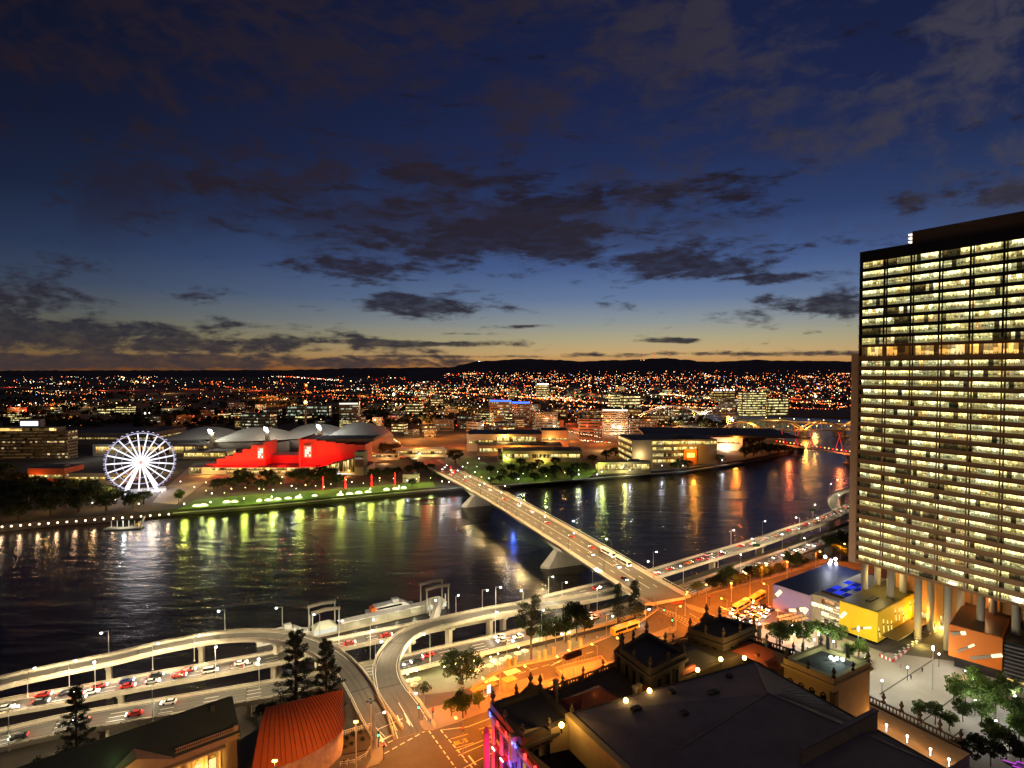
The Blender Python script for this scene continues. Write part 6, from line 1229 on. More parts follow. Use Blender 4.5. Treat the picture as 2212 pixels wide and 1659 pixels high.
# lawns on the far bank
b = M(); lw = [P(u, v, Zs+.03) for (u, v) in [(385, 1100), (553, 1089), (728, 1072), (878, 1058), (940, 1052), (935, 1040), (780, 1052), (640, 1062), (500, 1072), (420, 1080)]]; b.prism([(p.x, p.y) for p in lw], Zs-.2, Zs+.04); struct(b.build('lawn', grass_m))
b = M(); lw = [P(u, v, Zs+.03) for (u, v) in [(1040, 1042), (1110, 1046), (1270, 1032), (1300, 1010), (1240, 990), (1060, 1005), (1010, 985), (985, 1000)]]; b.prism([(p.x, p.y) for p in lw], Zs-.2, Zs+.04); struct(b.build('lawn', grass_m))
b = M(); lw = [P(u, v, Zs+.05) for (u, v) in [(330, 1085), (380, 1090), (445, 1040), (500, 1025), (470, 1000), (420, 1000), (350, 1060)]]; b.prism([(p.x, p.y) for p in lw], Zs-.2, Zs+.06); struct(b.build('forecourt', paving))
b = M(); pts = [P(u, v, Zs) for (u, v) in [(372, 1110), (553, 1096), (728, 1079), (878, 1064), (1003, 1054), (1106, 1048), (1281, 1034), (1481, 1019), (1606, 999)]]
for i in range(len(pts)-1):
    d = (pts[i+1]-pts[i]); s = Vector((-d.y, d.x, 0)).normalized()*5; b.quad(pts[i]+Vector((0, 0, .07)), pts[i+1]+Vector((0, 0, .07)), pts[i+1]+s+Vector((0, 0, .07)), pts[i]+s+Vector((0, 0, .07)))
struct(b.build('river_path', paving))
# lit arbour arcs along the far bank
for i, (u, v, wd_) in enumerate([(490, 1086, 8), (507, 1085, 8), (560, 1083, 6), (580, 1082, 9), (600, 1080, 8), (622, 1078, 8), (645, 1076, 8), (680, 1072, 7), (735, 1070, 8), (755, 1068, 9), (775, 1066, 9), (795, 1064, 8), (835, 1059, 8), (855, 1057, 9), (872, 1055, 7), (425, 1094, 9), (440, 1093, 9)]):
    p = P(u, v, Zs); o = thing('arbour', '%s curved white lit arbour from the left along the far bank lawn' % nth(i), 'arbour', p, 0, 'lit arbours on the far bank'); b = M(); w2 = wd_*.42
    b.sweep([[p+Vector((w2*math.cos(a), k, 2.1*math.sin(a)+.1)) for a in [pi*j/8 for j in range(9)]]+[p+Vector((w2*.82*math.cos(a), k, 1.6*math.sin(a)+.1)) for a in [pi*j/8 for j in range(8, -1, -1)]] for k in (-.8, .8)]); b.build('frame', white_m, o)
    b = M(); b.box(p.x, p.y-.3, p.z+.1, w2*1.5, .3, 1.3); b.build('light_bench', emit('arbour_glow', (1, 1, .72), 2.6), o)
    if i % 2 == 0: light(o, (p.x, p.y-3.0, p.z+2.4), 1700, (.85, .98, .3), .6)
# red light columns
for i, (u, v) in enumerate([(702, 1053), (750, 1052), (806, 1048), (856, 1044), (975, 1030), (982, 1038)]):
    p = P(u, v, Zs); o = thing('light_column', '%s slim glowing red column from the left before the dark trees' % nth(i), 'light column', p, 0, 'red light columns'); b = M(); b.lathe(p.x, p.y-6, p.z, [(.5, 0), (.7, 3), (.3, 6), (.6, 9), (.15, 12)], 8); b.build('column', e_red, o); light(o, (p.x, p.y-9, p.z+4), 900, (1, .03, .02), .5)
# row of lamps along the far left river walk
for i in range(22):
    u = 5+i*20; v = 1139-i*1.52; p = P(u, v, 4.2)
    if i > 18: break
    o = thing('walkway_lamp', '%s low amber lamp from the left on the walkway wall below the park' % nth(i), 'lamp', p, 0, 'amber walkway lamps'); b = M(); b.box(p.x, p.y-.2, 3.2, .3, .3, 1.0); b.build('post', steel_d, o); b = M(); b.ball(p.x, p.y-.2, 4.6, .62); b.build('lens', emit('walk_lamp_glow', (1, .72, .45), 7), o)
    if i % 2 == 0: light(o, (p.x, p.y-1.6, 5.0), 1500, (1, .62, .35), .6)
# far bank pontoon by the wheel
p = P(268, 1141, .6); o = thing('pontoon', 'small lit pontoon jetty with white piles below the wheel', 'pontoon', p); b = M(); b.box(p.x, p.y, -.5, 26, 6, 1.4, .12); b.build('deck', concrete, o)
for k in range(6): b = M(); q = p+Vector((-11+k*4.4, 2.2, 0)); b.tube([q-Vector((0, 0, 2)), q+Vector((0, 0, 5))], .3, 6); b.build('pile', white_m, o)
b = M(); g0, g1 = p+Vector((11, 2, 1)), P(312, 1116, 5); b.tube([g0, g1], .7, 4); b.build('gangway', white_m, o); light(o, p+Vector((0, 0, 6)), 2600, (.95, 1, .9), .5)

# ================================================================ ferry terminal
fa = math.atan2(*( (P(885, 1322, 1)-P(778, 1346, 1)).yx)); fd = Vector((math.cos(fa), math.sin(fa), 0)); fs = Vector((-fd.y, fd.x, 0)); F0 = P(830, 1334, 1.0)
ft = thing('ferry_pontoon', 'long brightly lit ferry pontoon with tent roofs and two gantry frames', 'ferry pontoon', (F0.x, F0.y, 0))
def Fq(a, c, z=0): return F0+fd*a+fs*c+Vector((0, 0, z-F0.z))
b = M(); b.prism([Fq(-34, -3.2), Fq(30, -3.2), Fq(30, 3.2), Fq(-34, 3.2)], -.6, 1.1); b.build('deck', concrete, ft)
b = M(); b.prism([Fq(-21, -2.6), Fq(22, -2.6), Fq(22, 2.2), Fq(-21, 2.2)], 3.6, 3.85); b.build('canopy', white_m, ft)
for k in range(-3, 4): b = M(); b.tube([Fq(k*6.4, -2.2, 1), Fq(k*6.4, -2.2, 3.6)], .12, 5); b.build('post', steel, ft)
for ce in (-28, 26):
    b = M(); q = [Fq(ce-5.5, -3.4, 3.2), Fq(ce+5.5, -3.4, 3.2), Fq(ce+5.5, 3.6, 3.2), Fq(ce-5.5, 3.6, 3.2)]; m0, m1 = Fq(ce-2, 0, 5.8), Fq(ce+2, 0, 5.8); b.quad(q[0], q[1], m1, m0); b.quad(q[2], q[3], m0, m1); n = len(b.v); b.v += [q[1], q[2], m1, q[3], q[0], m0]; b.f += [(n, n+1, n+2), (n+3, n+4, n+5)]; b.mi += [0, 0]; b.build('tent_roof', mat('tent_fabric', (.5, .52, .42), .7, .1, .3), ft)
    b = M(); b.prism([Fq(ce-5, -3.1), Fq(ce+5, -3.1), Fq(ce+5, -2.9), Fq(ce-5, -2.9)], 1.1, 3.0); b.build('screen', emit('screen_glow', (1, 1, .8), .8), ft)
    for sg in (-5.8, 5.8):
        for so_ in (-3.8, 4.2): b = M(); b.tube([Fq(ce+sg, so_, -2), Fq(ce+sg, so_, 12)], .28, 6); b.build('pile', steel, ft)
    for so_ in (-3.8, 4.2): b = M(); b.sweep([[Fq(ce-6.3, so_-.5, 11.2), Fq(ce-6.3, so_+.5, 11.2), Fq(ce-6.3, so_+.5, 12.4), Fq(ce-6.3, so_-.5, 12.4)], [Fq(ce, so_-.5, 11.7), Fq(ce, so_+.5, 11.7), Fq(ce, so_+.5, 13.0), Fq(ce, so_-.5, 13.0)], [Fq(ce+6.3, so_-.5, 11.2), Fq(ce+6.3, so_+.5, 11.2), Fq(ce+6.3, so_+.5, 12.4), Fq(ce+6.3, so_-.5, 12.4)]]); b.build('gantry_beam', concrete, ft)
    light(ft, Fq(ce, -5.5, 7), 520, (1, 1, .75), .4); light(ft, Fq(ce, 0, 2.6), 150, (1, 1, .8), .3)
for k in (-14, -4, 6, 15): light(ft, Fq(k, -.5, 3.0), 170, (1, .98, .6), .3); light(ft, Fq(k, -4.8, 3.2), 200, (1, .98, .72), .3)
b = M(); b.box(*Fq(-6, -2.9, 3.0), .2, .2, .2)
for k in range(12): q = Fq(-20+k*3.6, 2.4, 3.2); b.box(q.x, q.y, q.z, 2.6, .3, .3, fa)
b.build('light_strip', emit('strip_glow', (1, 1, .8), 4), ft)
g0, g1 = Fq(27, -3.5, 3.6), P(935, 1358, 10.5); b = M(); sd_ = (g1-g0).cross(Vector((0, 0, 1))).normalized()*1.8; b.sweep([[g0-sd_, g0+sd_, g0+sd_+Vector((0, 0, .3)), g0-sd_+Vector((0, 0, .3))], [g1-sd_, g1+sd_, g1+sd_+Vector((0, 0, .3)), g1-sd_+Vector((0, 0, .3))]]); b.sweep([[g0-sd_+Vector((0, 0, 2.6)), g0+sd_+Vector((0, 0, 2.6)), g0+Vector((0, 0, 3.2))], [g1-sd_+Vector((0, 0, 2.6)), g1+sd_+Vector((0, 0, 2.6)), g1+Vector((0, 0, 3.2))]]); b.build('gangway', mat('gangway_roof', (.4, .4, .38), .6, .1, .3), ft)
def ferry(label, ctr, L, col_hull, orange):
    o = thing('ferry', label, 'ferry', ctr, fa, 'ferries at the pontoon'); keep = o.rotation_euler.z; o.rotation_euler.z = 0; c = Vector(ctr); b = M()
    for sg in (-2.2, 2.2): b.sweep([[c+Vector((x, sg-w_, -.4)), c+Vector((x, sg+w_, -.4)), c+Vector((x, sg+w_*1.2, 1.5)), c+Vector((x, sg-w_*1.2, 1.5))] for x, w_ in ((-L/2, .8), (0, .9), (L*.35, .8), (L/2, .12))])
    b.sweep([[c+Vector((x, -w_, 1.4)), c+Vector((x, w_, 1.4)), c+Vector((x, w_, 2.0)), c+Vector((x, -w_, 2.0))] for x, w_ in ((-L/2, 3.0), (L*.35, 3.0), (L*.48, 1.6))]); b.build('hull', col_hull, o)
    b = M(); b.sweep([[c+Vector((x, -2.7*k, 2.0)), c+Vector((x, 2.7*k, 2.0)), c+Vector((x, 2.5*k, z)), c+Vector((x, -2.5*k, z))] for x, k, z in ((-L*.36, 1, 4.1), (L*.22, 1, 4.3), (L*.36, .8, 2.6))]); b.build('cabin', white_m, o)
    for sg in (-1, 1):
        b = M(); b.quad(c+Vector((-L*.32, sg*2.66, 2.8)), c+Vector((L*.2, sg*2.66, 2.8)), c+Vector((L*.2, sg*2.58, 3.7)), c+Vector((-L*.32, sg*2.58, 3.7))); b.build('window', glass_d, o)
        b = M(); b.box(c.x, c.y+sg*3.12, 1.0, L*.8, .08, .6); b.build('stripe', mat('blue_stripe_paint', (.03, .10, .45), .5, .05, 1), o)
    b = M(); b.sweep([[c+Vector((x, -1.5, 4.25)), c+Vector((x, 1.5, 4.25)), c+Vector((x, 1.3, 5.9)), c+Vector((x, -1.3, 5.9))] for x in (L*.02, L*.16)]); b.build('wheelhouse', white_m, o)
    if orange: b = M(); b.box(c.x-L*.38, c.y-.5, 2.1, 2.6, 4.2, 2.0); b.build('locker', mat('orange_locker', (.75, .16, .03), .6, .1, 1), o)
    o.rotation_euler.z = keep; return o
ferry('white catamaran ferry with a blue stripe moored at the left end of the pontoon', Fq(-45, 4, .1), 22, white_m, False); ferry('ferry with an orange stern locker moored behind the pontoon', Fq(6, 8, .1), 24, mat('grey_hull', (.4, .4, .42), .5, .1, 1), True)
light(ft, Fq(-43, -6, 7), 450, (.95, 1, .9), .4); light(ft, Fq(4, 3.5, 7.5), 350, (1, .95, .8), .4)
for i, (u, v) in enumerate([(669, 1350), (962, 1302), (925, 1312), (928, 1330)]): p = P(u, v, 0); o = tag((lambda b: (b.tube([p-Vector((0, 0, 3)), p+Vector((0, 0, 4.6))], .32, 8), b.build('mooring_pile', white_m, loc=(p.x, p.y, 0)))[1])(M()), '%s white mooring pile from the left near the ferry pontoon' % nth(i), 'mooring pile', 'mooring piles')

# ================================================================ street furniture and people
def railing(name, label, pts, h=1.1, gap=2.0, m_=steel, cat='railing', wall=0.0):
    o = thing(name, label, cat, pts[0]); b = M(); pts = [Vector(p) for p in pts]
    for a, c in zip(pts, pts[1:]):
        n = max(1, int((c-a).length/gap)); up = Vector((0, 0, h))
        b.tube([a+up, c+up], .06, 4); b.tube([a+up*.5, c+up*.5], .04, 4)
        for i in range(n+1): p = a.lerp(c, i/n); b.box(p.x, p.y, p.z, .1, .1, h)
        if wall: b.sweep([[a-Vector((.2, .2, 0)), a+Vector((.2, .2, 0)), a+Vector((.2, .2, wall)), a-Vector((.2, .2, -wall))], [c-Vector((.2, .2, 0)), c+Vector((.2, .2, 0)), c+Vector((.2, .2, wall)), c-Vector((.2, .2, -wall))]])
    b.build('rail', m_, o); return o
railing('street_fence', 'long wall and fence on the edge of the riverside street above the promenade', [P(u, v, ZC) for u, v in [(1020, 1487), (1094, 1445), (1202, 1422), (1310, 1379), (1385, 1344), (1422, 1317), (1412, 1297)]], 1.3, 1.6, mat('fence_paint', (.4, .3, .18), .7, .1, 1), 'fence', .5)
railing('street_fence', 'white railing along the garden bed at the ramp junction', [P(u, v, ZC) for u, v in [(738, 1589), (803, 1570)]], 1.2, .5, white_m, 'fence')
railing('pedestrian_barrier', 'low white barrier round the corner island beside the red roof', [P(u, v, ZC) for u, v in [(735, 1655), (765, 1650), (790, 1636), (800, 1620)]], 1.1, 1.6, white_m, 'barrier')
for i, (u, v) in enumerate([(1099, 1443), (1112, 1440), (1164, 1428), (1177, 1424), (1196, 1418), (1230, 1405), (1254, 1398)]):
    p = P(u, v, ZC); b = M(); b.box(p.x, p.y, ZC, .9, .9, 3.2, .6); b.box(p.x, p.y, ZC+3.2, 1.1, 1.1, .25, .6); tag(b.build('gate_pillar', stone, loc=p), '%s stone pillar from the left along the riverside street fence' % nth(i), 'pillar', 'stone pillars in the street fence')
po = thing('busway_portal', 'sunken orange lit concrete portal with fence beside the stone building', 'portal', P(1275, 1455, ZC))
q = [P(u, v, ZC) for u, v in [(1201, 1450), (1298, 1425), (1310, 1440), (1308, 1458), (1231, 1482)]]; b = M()
for a, c in zip(q, q[1:]+q[:1]): d = (c-a).normalized(); s = Vector((-d.y, d.x, 0))*.3; b.prism([a-s, c-s, c+s, a+s], ZC, ZC+1.5)
b.prism([(p.x, p.y) for p in q[:3]]+[(q[4].x, q[4].y)], ZC+.02, ZC+.5); b.build('wall', concrete_d, po); b = M()
for i in range(16): p = q[0].lerp(q[1], i/15); b.box(p.x, p.y, ZC+1.5, .1, .1, 1.2)
b.build('fence', steel_d, po)
bsx = thing('bus_shelter', 'orange roofed bus shelter with white benches by the street corner', 'bus shelter', P(1045, 1502, ZC)); p = P(1045, 1502, ZC); b = M(); b.box(p.x, p.y, ZC+2.7, 9, 2.4, .25, .6); b.build('roof', mat('orange_shelter_roof', (.45, .22, .09), .7, .1, 1), bsx)
b = M(); [b.box(p.x+k*math.cos(.6), p.y+k*math.sin(.6), ZC, .15, .15, 2.7, .6) for k in (-4, 0, 4)]; b.build('post', steel, bsx); b = M(); b.box(p.x-.8, p.y-2.6, ZC+.3, 7, .5, .35, .6); b.build('bench', white_m, bsx)
p = P(1100, 1488, ZC); o = thing('kiosk', 'small cream box kiosk beside the bus shelter', 'kiosk', p); b = M(); b.box(p.x, p.y, ZC+.1, 4, 3, 3, .6); b.build('wall', concrete, o); b = M(); b.box(p.x, p.y, ZC+3.1, 4.4, 3.4, .25, .6); b.build('roof', mat('orange_shelter_roof', (.45, .22, .09)), o)
def signal(u, v, label, up='red', z=ZC+.15):
    p = P(u, v, z); o = thing('traffic_light', label, 'traffic light', p, 0, 'traffic lights'); b = M(); b.tube([p, p+Vector((0, 0, 3.4))], .1, 6); b.build('pole', steel_d, o)
    b = M(); b.box(p.x, p.y, p.z+3.2, .5, .4, 1.4, .4); h_ = b.build('housing', steel_d, o)
    b = M(); k = {'red': (4.35, e_red), 'green': (3.5, e_green)}[up]; b.ball(p.x-.05, p.y-.25, p.z+k[0], .3, 0, 6); b.build('lens', k[1], h_)
signal(818, 1614, 'green traffic light at the ramp junction island', 'green'); signal(829, 1640, 'red traffic light in front of the red roofed hall', 'red'); signal(935, 1562, 'red traffic light on the corner right of the hooked ramp', 'red'); signal(1000, 1604, 'red traffic light by the yellow bus lane lettering', 'red'); signal(905, 1552, 'pale green signal at the end of the hooked ramp parapet', 'green')
signal(1434, 1335, 'green traffic light at the bridge foot corner', 'green'); signal(1452, 1358, 'green traffic light on the traffic island', 'green'); signal(1481, 1300, 'green traffic light on the far side of the bridge foot', 'green'); signal(1533, 1308, 'red traffic light at the far corner of the crossing', 'red'); signal(1700, 1205, 'red traffic light far along the orange street', 'red', ZC)
for i, (u, v) in enumerate([(1632, 1197), (1755, 1117)]):
    p = P(u, v, 10); o = thing('road_sign', ('nearer' if i == 0 else 'farther') + ' green road sign on a post over the expressway', 'road sign', p, 0, 'green road signs'); b = M(); b.box(p.x+.4, p.y-.3, p.z+4.6, 4.2, .15, 1.8); b.build('panel', mat('green_sign_paint', (.01, .13, .05), .5, .05, 1), o); b = M(); b.box(p.x+.4, p.y-.3, p.z, .2, .2, 4.6); b.build('post', steel, o)
# outdoor tables, umbrellas
def umbrella(p, label, group, m_, r=1.5):
    o = thing('umbrella', label, 'umbrella', p, 0, group); b = M(); b.lathe(p.x, p.y, p.z+2.3, [(r, 0), (r*.5, .35), (.05, .65)], 10); b.build('canopy', m_, o); b = M(); b.tube([p, p+Vector((0, 0, 2.4))], .06, 5); b.build('pole', steel, o)
um = mat('pale_umbrella', (.55, .55, .40), .8, .1, 1)
for i, (u, v) in enumerate([(886, 1484), (895, 1493), (901, 1480), (1041, 1452), (1058, 1451), (1075, 1446), (1086, 1437), (1066, 1440), (1134, 1418), (1118, 1424), (1030, 1462), (1098, 1432)]): umbrella(P(u, v, 7), '%s pale round umbrella from the left on the sunken promenade' % nth(i), 'umbrellas on the promenade', um)
for i in range(18): umbrella(P(1680+ (i*37 % 66), 1330+(i*23 % 24), ZC), '%s cafe umbrella in the amber lit cluster by the violet building' % nth(i), 'cafe umbrellas', mat('amber_umbrella', (.55, .40, .2), .8, .1, 1), 1.1)
light(None, P(1700, 1345, ZC+5), 3200, (1, .6, .2), .5, name='cafe_light'); light(None, P(1735, 1350, ZC+5), 2600, (1, .65, .25), .5, name='cafe_light')
ro = thing('barrier', 'red and white panel barrier round the outdoor tables at the yellow building', 'barrier', P(1930, 1428, ZC)); q = [P(u, v, ZC+.15) for u, v in [(1899, 1418), (1929, 1431), (1963, 1405)]]; b = M()
for a, c in zip(q, q[1:]):
    n = 7
    for i in range(n): p0, p1 = a.lerp(c, i/n), a.lerp(c, (i+.92)/n); b.sweep([[p0, p0+Vector((0, 0, 1)), p0+Vector((.1, .1, 1)), p0+Vector((.1, .1, 0))], [p1, p1+Vector((0, 0, 1)), p1+Vector((.1, .1, 1)), p1+Vector((.1, .1, 0))]], i % 2)
b.build('panel', [mat('red_panel', (.5, .03, .03), .6, .1, 1), white_m], ro)
tb = None
for i in range(14):
    p = P(1935+(i % 7)*9, 1424-(i % 7)*7-(i//7)*6, ZC+.15); o = thing('table', '%s small white cafe table in the row beside the yellow building' % nth(i), 'table', p, 0, 'cafe tables'); b = M(); b.lathe(p.x, p.y, p.z, [(.3, 0), (.05, .1), (.05, .7), (.5, .72), (.5, .76)], 8); b.build('top', white_m, o)
p = P(1874.6, 1438, ZC+.15); b = M(); b.ball(p.x, p.y, p.z+1.45, 1.5, 0, 20); tag(b.build('sphere_sculpture', mat('polished_steel', (.6, .58, .56), .15, .05, 1, metal=1), None, True, loc=p), 'shiny steel sphere sculpture on the pale square', 'sculpture')
# people: one continuous skinned figure
me = bpy.data.meshes.new('person'); J = [(0, 0, .95), (0, .02, 1.2), (0, .02, 1.42), (0, 0, 1.52), (0, .03, 1.68), (0, .03, 1.78), (-.2, .02, 1.42), (-.27, .03, 1.14), (-.24, -.08, .9), (.2, .02, 1.42), (.27, .03, 1.14), (.25, .1, .92), (-.1, 0, .9), (-.11, -.12, .5), (-.11, -.06, .06), (-.11, -.2, .03), (.1, 0, .9), (.11, .1, .5), (.11, .2, .1), (.11, .06, .04)]
Eg = [(0, 1), (1, 2), (2, 3), (3, 4), (4, 5), (2, 6), (6, 7), (7, 8), (2, 9), (9, 10), (10, 11), (0, 12), (12, 13), (13, 14), (14, 15), (0, 16), (16, 17), (17, 18), (18, 19)]
rad = [.15, .15, .15, .06, .1, .08, .07, .05, .035, .07, .05, .035, .09, .065, .045, .04, .09, .065, .045, .04]
me.from_pydata(J, Eg, []); po_ = bpy.data.objects.new('person', me); COL.objects.link(po_); sk = po_.modifiers.new('skin', 'SKIN'); po_.modifiers.new('sub', 'SUBSURF').levels = 1
for sv_, r_ in zip(me.skin_vertices[0].data, rad): sv_.radius = (r_, r_*.8)
me.skin_vertices[0].data[0].use_root = True
pm = bpy.data.meshes.new_from_object(po_.evaluated_get(bpy.context.evaluated_depsgraph_get())); bpy.data.objects.remove(po_)
skin_m = mat('skin', (.40, .24, .16), .6, .05, 1); cloth = [mat(n, c, .8, .1, 2) for n, c in (('dark_jacket', (.03, .03, .04)), ('white_shirt', (.6, .58, .55)), ('red_top', (.3, .04, .03)), ('blue_jacket', (.04, .06, .2)))]; jeans = mat('dark_trousers', (.03, .035, .05), .8, .1, 2); hair = mat('dark_hair', (.02, .015, .01), .7, .1, 2)
pms = []
for k in range(4):
    m2 = pm.copy(); m2.materials.clear(); [m2.materials.append(x) for x in (jeans, cloth[k], skin_m, hair)]
    for p in m2.polygons: z = p.center.z; p.material_index = 0 if z < .95 else 3 if z > 1.70 and p.center.y > -.02 else 2 if z > 1.47 or (abs(p.center.x) > .2 and z < 1.0) else 1
    pms.append(m2)
cl_n = ['dark jacket', 'white shirt', 'red top', 'blue jacket']
for i, (pt, where) in enumerate([(P(743, 1652, ZC+.15), 'on the corner by the red roof, nearest the picture edge'), (P(752, 1651, ZC+.15), 'second of two on the corner by the red roof'), (P(925, 1560, ZC+.15), 'waiting at the corner right of the hooked ramp'), (P(930, 1563, ZC+.15), 'beside another at the corner right of the ramp'), (P(1006, 1545, ZC+.15), 'under the orange lit tree'), (P(1290, 1383, ZC+.1), 'behind the yellow bus'),
        (P(1426, 1338, ZC+.1), 'at the bridge foot corner'), (P(1430, 1344, ZC+.1), 'next to the bridge foot traffic light'), (P(1447, 1363, ZC+.15), 'crossing near the traffic island'), (P(1440, 1372, ZC+.1), 'south of the traffic island'), (P(1946, 1443, ZC+.15), 'walking alone in the middle of the square'), (P(1968, 1468, ZC+.15), 'farther right on the open square'), (P(1992, 1452, ZC+.15), 'near the light mast on the square')]):
    c = bpy.data.objects.new('person', pms[i % 4]); COL.objects.link(c); c.location = pt; c.rotation_euler = (0, 0, i*1.3); tag(c, 'person in a %s %s' % (cl_n[i % 4], where), 'person', 'people on the streets')
for i, (s, off) in enumerate([(96, -11), (100, -10.4), (112, -11.2), (128, -10.6), (141, -11), (150, -10.5), (158, -11.2), (163, -10.6), (171, -11), (182, -10.8), (190, -11), (203, -10.5), (216, -11), (60, -11), (70, 10.8), (90, 11), (130, 10.8), (165, 11), (200, 10.7), (240, -11)]):
    c = bpy.data.objects.new('person', pms[i % 4]); COL.objects.link(c); c.location = bpt(s, off, .28); c.rotation_euler = (0, 0, bh+(pi if i % 2 else 0)); tag(c, 'person in a %s, %s walker on the %s bridge footway' % (cl_n[i % 4], nth(i), 'downstream' if off < 0 else 'upstream'), 'person', 'people walking on the bridge')
# pier floodlights and the blue navigation lamp under the bridge
for i, q in enumerate(ps):
    pb = BA+bu*q; p = Vector((pb.x, pb.y, 0))-bs*26-bu*8; q_ = bpt(q-10, -bw-14, -3); light(bridge, q_, 16000 if i == 0 else 20000, (1, .84, .58), .5, spot=70, aim=tuple(Vector((pb.x, pb.y, 2))-q_), name='pier_floodlight')
for s in (55, 130, 215, 300): p = bpt(s, -bw-9, -1.5); light(bridge, p, 2600, (1, .85, .6), .6, name='fascia_light')
p = P(1108, 1112, 9.5); nv = thing('navigation_lamp', 'bright blue navigation lamp hanging on the bridge side', 'lamp', p); b = M(); b.ball(p.x, p.y, p.z, .8); b.build('lens', emit('nav_blue_glow', (.15, .3, 1), 8), nv); b = M(); b.tube([p, p+bs*4+Vector((0, 0, 3))], .12, 5); b.build('bracket', steel, nv); light(nv, (p.x, p.y, p.z-1.6), 5000, (.06, .14, 1), .8)
# unseen masts added to light the red roof at lower left, just below the picture
for i, (x, y) in enumerate([(-38, 138), (-52, 124), (-30, 120)]):
    o = thing('light_mast', '%s added tall amber mast, out of view, lighting the red roof' % nth(i), 'light mast', (x, y, ZC), 0, 'added amber masts lighting the red roof'); b = M(); b.tube([(x, y, ZC), (x, y, ZC+19)], [.2, .12], 6); b.build('pole', steel, o); b = M(); b.box(x, y, ZC+19, 1, .5, .3); b.build('lamp_head', e_sod, o); light(o, (x-1, y+1, ZC+18.2), 9000, (1, .36, .06), .4)
# lawn lamps on the far bank
L_lawn = make_globe(6, e_lime, 4200, (.80, .92, .26), .32)
for i, (u, v) in enumerate([(445, 1075), (485, 1080), (530, 1068), (570, 1072), (607, 1058), (640, 1070), (682, 1064), (715, 1060), (748, 1050), (785, 1058), (820, 1052), (850, 1047), (900, 1048), (930, 1046), (1075, 1032), (1130, 1036), (1180, 1042), (1250, 1028), (1090, 998), (1290, 1018), (1030, 1020)]):
    L_lawn.put(P(u, v, Zs), 0, '%s pale lawn lamp from the left on the far bank grass' % nth(i), 1, 'lawn lamps on the far bank', 'post lamp')
# small wall lamps on the terrace and the purple lit canopy in the corner
for i, (u, v) in enumerate([(1885, 1548), (1915, 1566), (1960, 1590), (2010, 1618), (2050, 1640)]):
    p = P(u, v, 25.6); b = M(); b.ball(p.x, p.y, p.z, .3); b.tube([p-Vector((0, 0, 1.7)), p], .08, 5); o = b.build('wall_lamp', emit('wall_lamp_glow', (1, .9, .75), 6), nt_); light(o, (p.x, p.y, p.z+.8), 420, (1, .42, .1), .3)
p = P(2196, 1648, 22); o = thing('canopy', 'zigzag canopy edged with purple light in the lower right corner', 'canopy', (p.x, p.y, ZC)); b = M()
zz = [p+Vector((-2.5, 1.2, 0)), p+Vector((-1.0, -.8, .3)), p+Vector((.6, .6, 0)), p+Vector((2.2, -1.4, .3)), p+Vector((4, 0, 0))]; b.tube(zz, .1, 5); b.tube([q+Vector((.6, -2.2, 0)) for q in zz], .1, 5); b.build('light_strip', emit('purple_glow', (.8, .1, 1), .9), o)
b = M(); b.sweep([[q+Vector((0, 0, -.2)), q+Vector((.6, -2.2, -.2)), q+Vector((.6, -2.2, -.5)), q+Vector((0, 0, -.5))] for q in zz]); b.build('roof', steel_d, o); b = M(); b.box(p.x, p.y-1, ZC, .4, .4, 6.4); b.box(p.x+3, p.y-1.6, ZC, .4, .4, 6.4); b.build('post', steel_d, o); light(o, p+Vector((0, -1, 1.5)), 260, (.7, .1, 1), .4)
for i, (u, v, s) in enumerate([(2085, 1656, 1.0), (2112, 1640, .95), (2140, 1656, 1.1), (2180, 1630, .9), (2060, 1650, .8), (2205, 1655, 1.0)]): plant('dark', u, v, ZC, s, '%s dark tree from the left in the lower right corner' % nth(i), 'dark trees in the lower right corner')
b = M()
for (u0, v0, u1, v1) in [(1900, 1500, 2062, 1395), (1950, 1590, 2110, 1470), (1905, 1412, 2040, 1360), (2000, 1640, 2080, 1575)]:
    p, q = P(u0, v0, ZC+.135), P(u1, v1, ZC+.135); d = (q-p).normalized(); s = Vector((d.y, -d.x, 0))*.22; b.quad(p-s, p+s, q+s, q-s)
struct(b.build('paving_drain', mat('drain_grate', (.05, .045, .04), .8, .2, 1)))
# ================================================================ the far city
rr = random.Random(77)
# mid distance blocks, each a building of its own
zones = [('behind the white convention roofs', 470, 830, 880, 925, 22), ('left of the wheel beyond the hotel', 0, 440, 880, 915, 12), ('between the convention hall and the museum', 830, 1100, 870, 950, 24), ('behind the museum and the dark tower', 1010, 1300, 885, 935, 18), ('beyond the bridges upriver', 1230, 1720, 842, 874, 20), ('right of the dark tower before the galleries', 1360, 1480, 890, 920, 9), ('among the far lights of the middle suburbs', 900, 1240, 835, 868, 18)]
gls = [g_city, g_warm, g_apt, g_office]; wl = [mat('dim_render', (.16, .13, .11)), mat('dim_brick', (.13, .065, .04), .9, .3, .05), mat('dim_grey', (.12, .12, .12), .85, .3, .05)]
adjs = ['low', 'narrow', 'wide', 'squat', 'boxy']
for (zn, u0, u1, v0, v1, n) in zones:
    us = sorted(rr.uniform(u0, u1) for _ in range(n)); random.seed(n)
    for i, u in enumerate(us):
        v = rr.uniform(v0, v1); d = 115*FPX/(v-VH); hpx = rr.uniform(9, 22)*FPX/d; wpx = rr.uniform(16, 40)*FPX/d; rws = rr.choice((2, 3, 3, 4))
        block('building', '%s block %s, %s from the left' % (adjs[i % 5], zn, nth(i)), 'building', u-wpx/2, u+wpx/2, v-hpx, v, wall=rr.choice(wl), rows=rws, glass=rr.choice(gls), depth=rr.uniform(14, 28), rot=rr.uniform(-.5, .5), fill=.42, group='blocks '+zn)
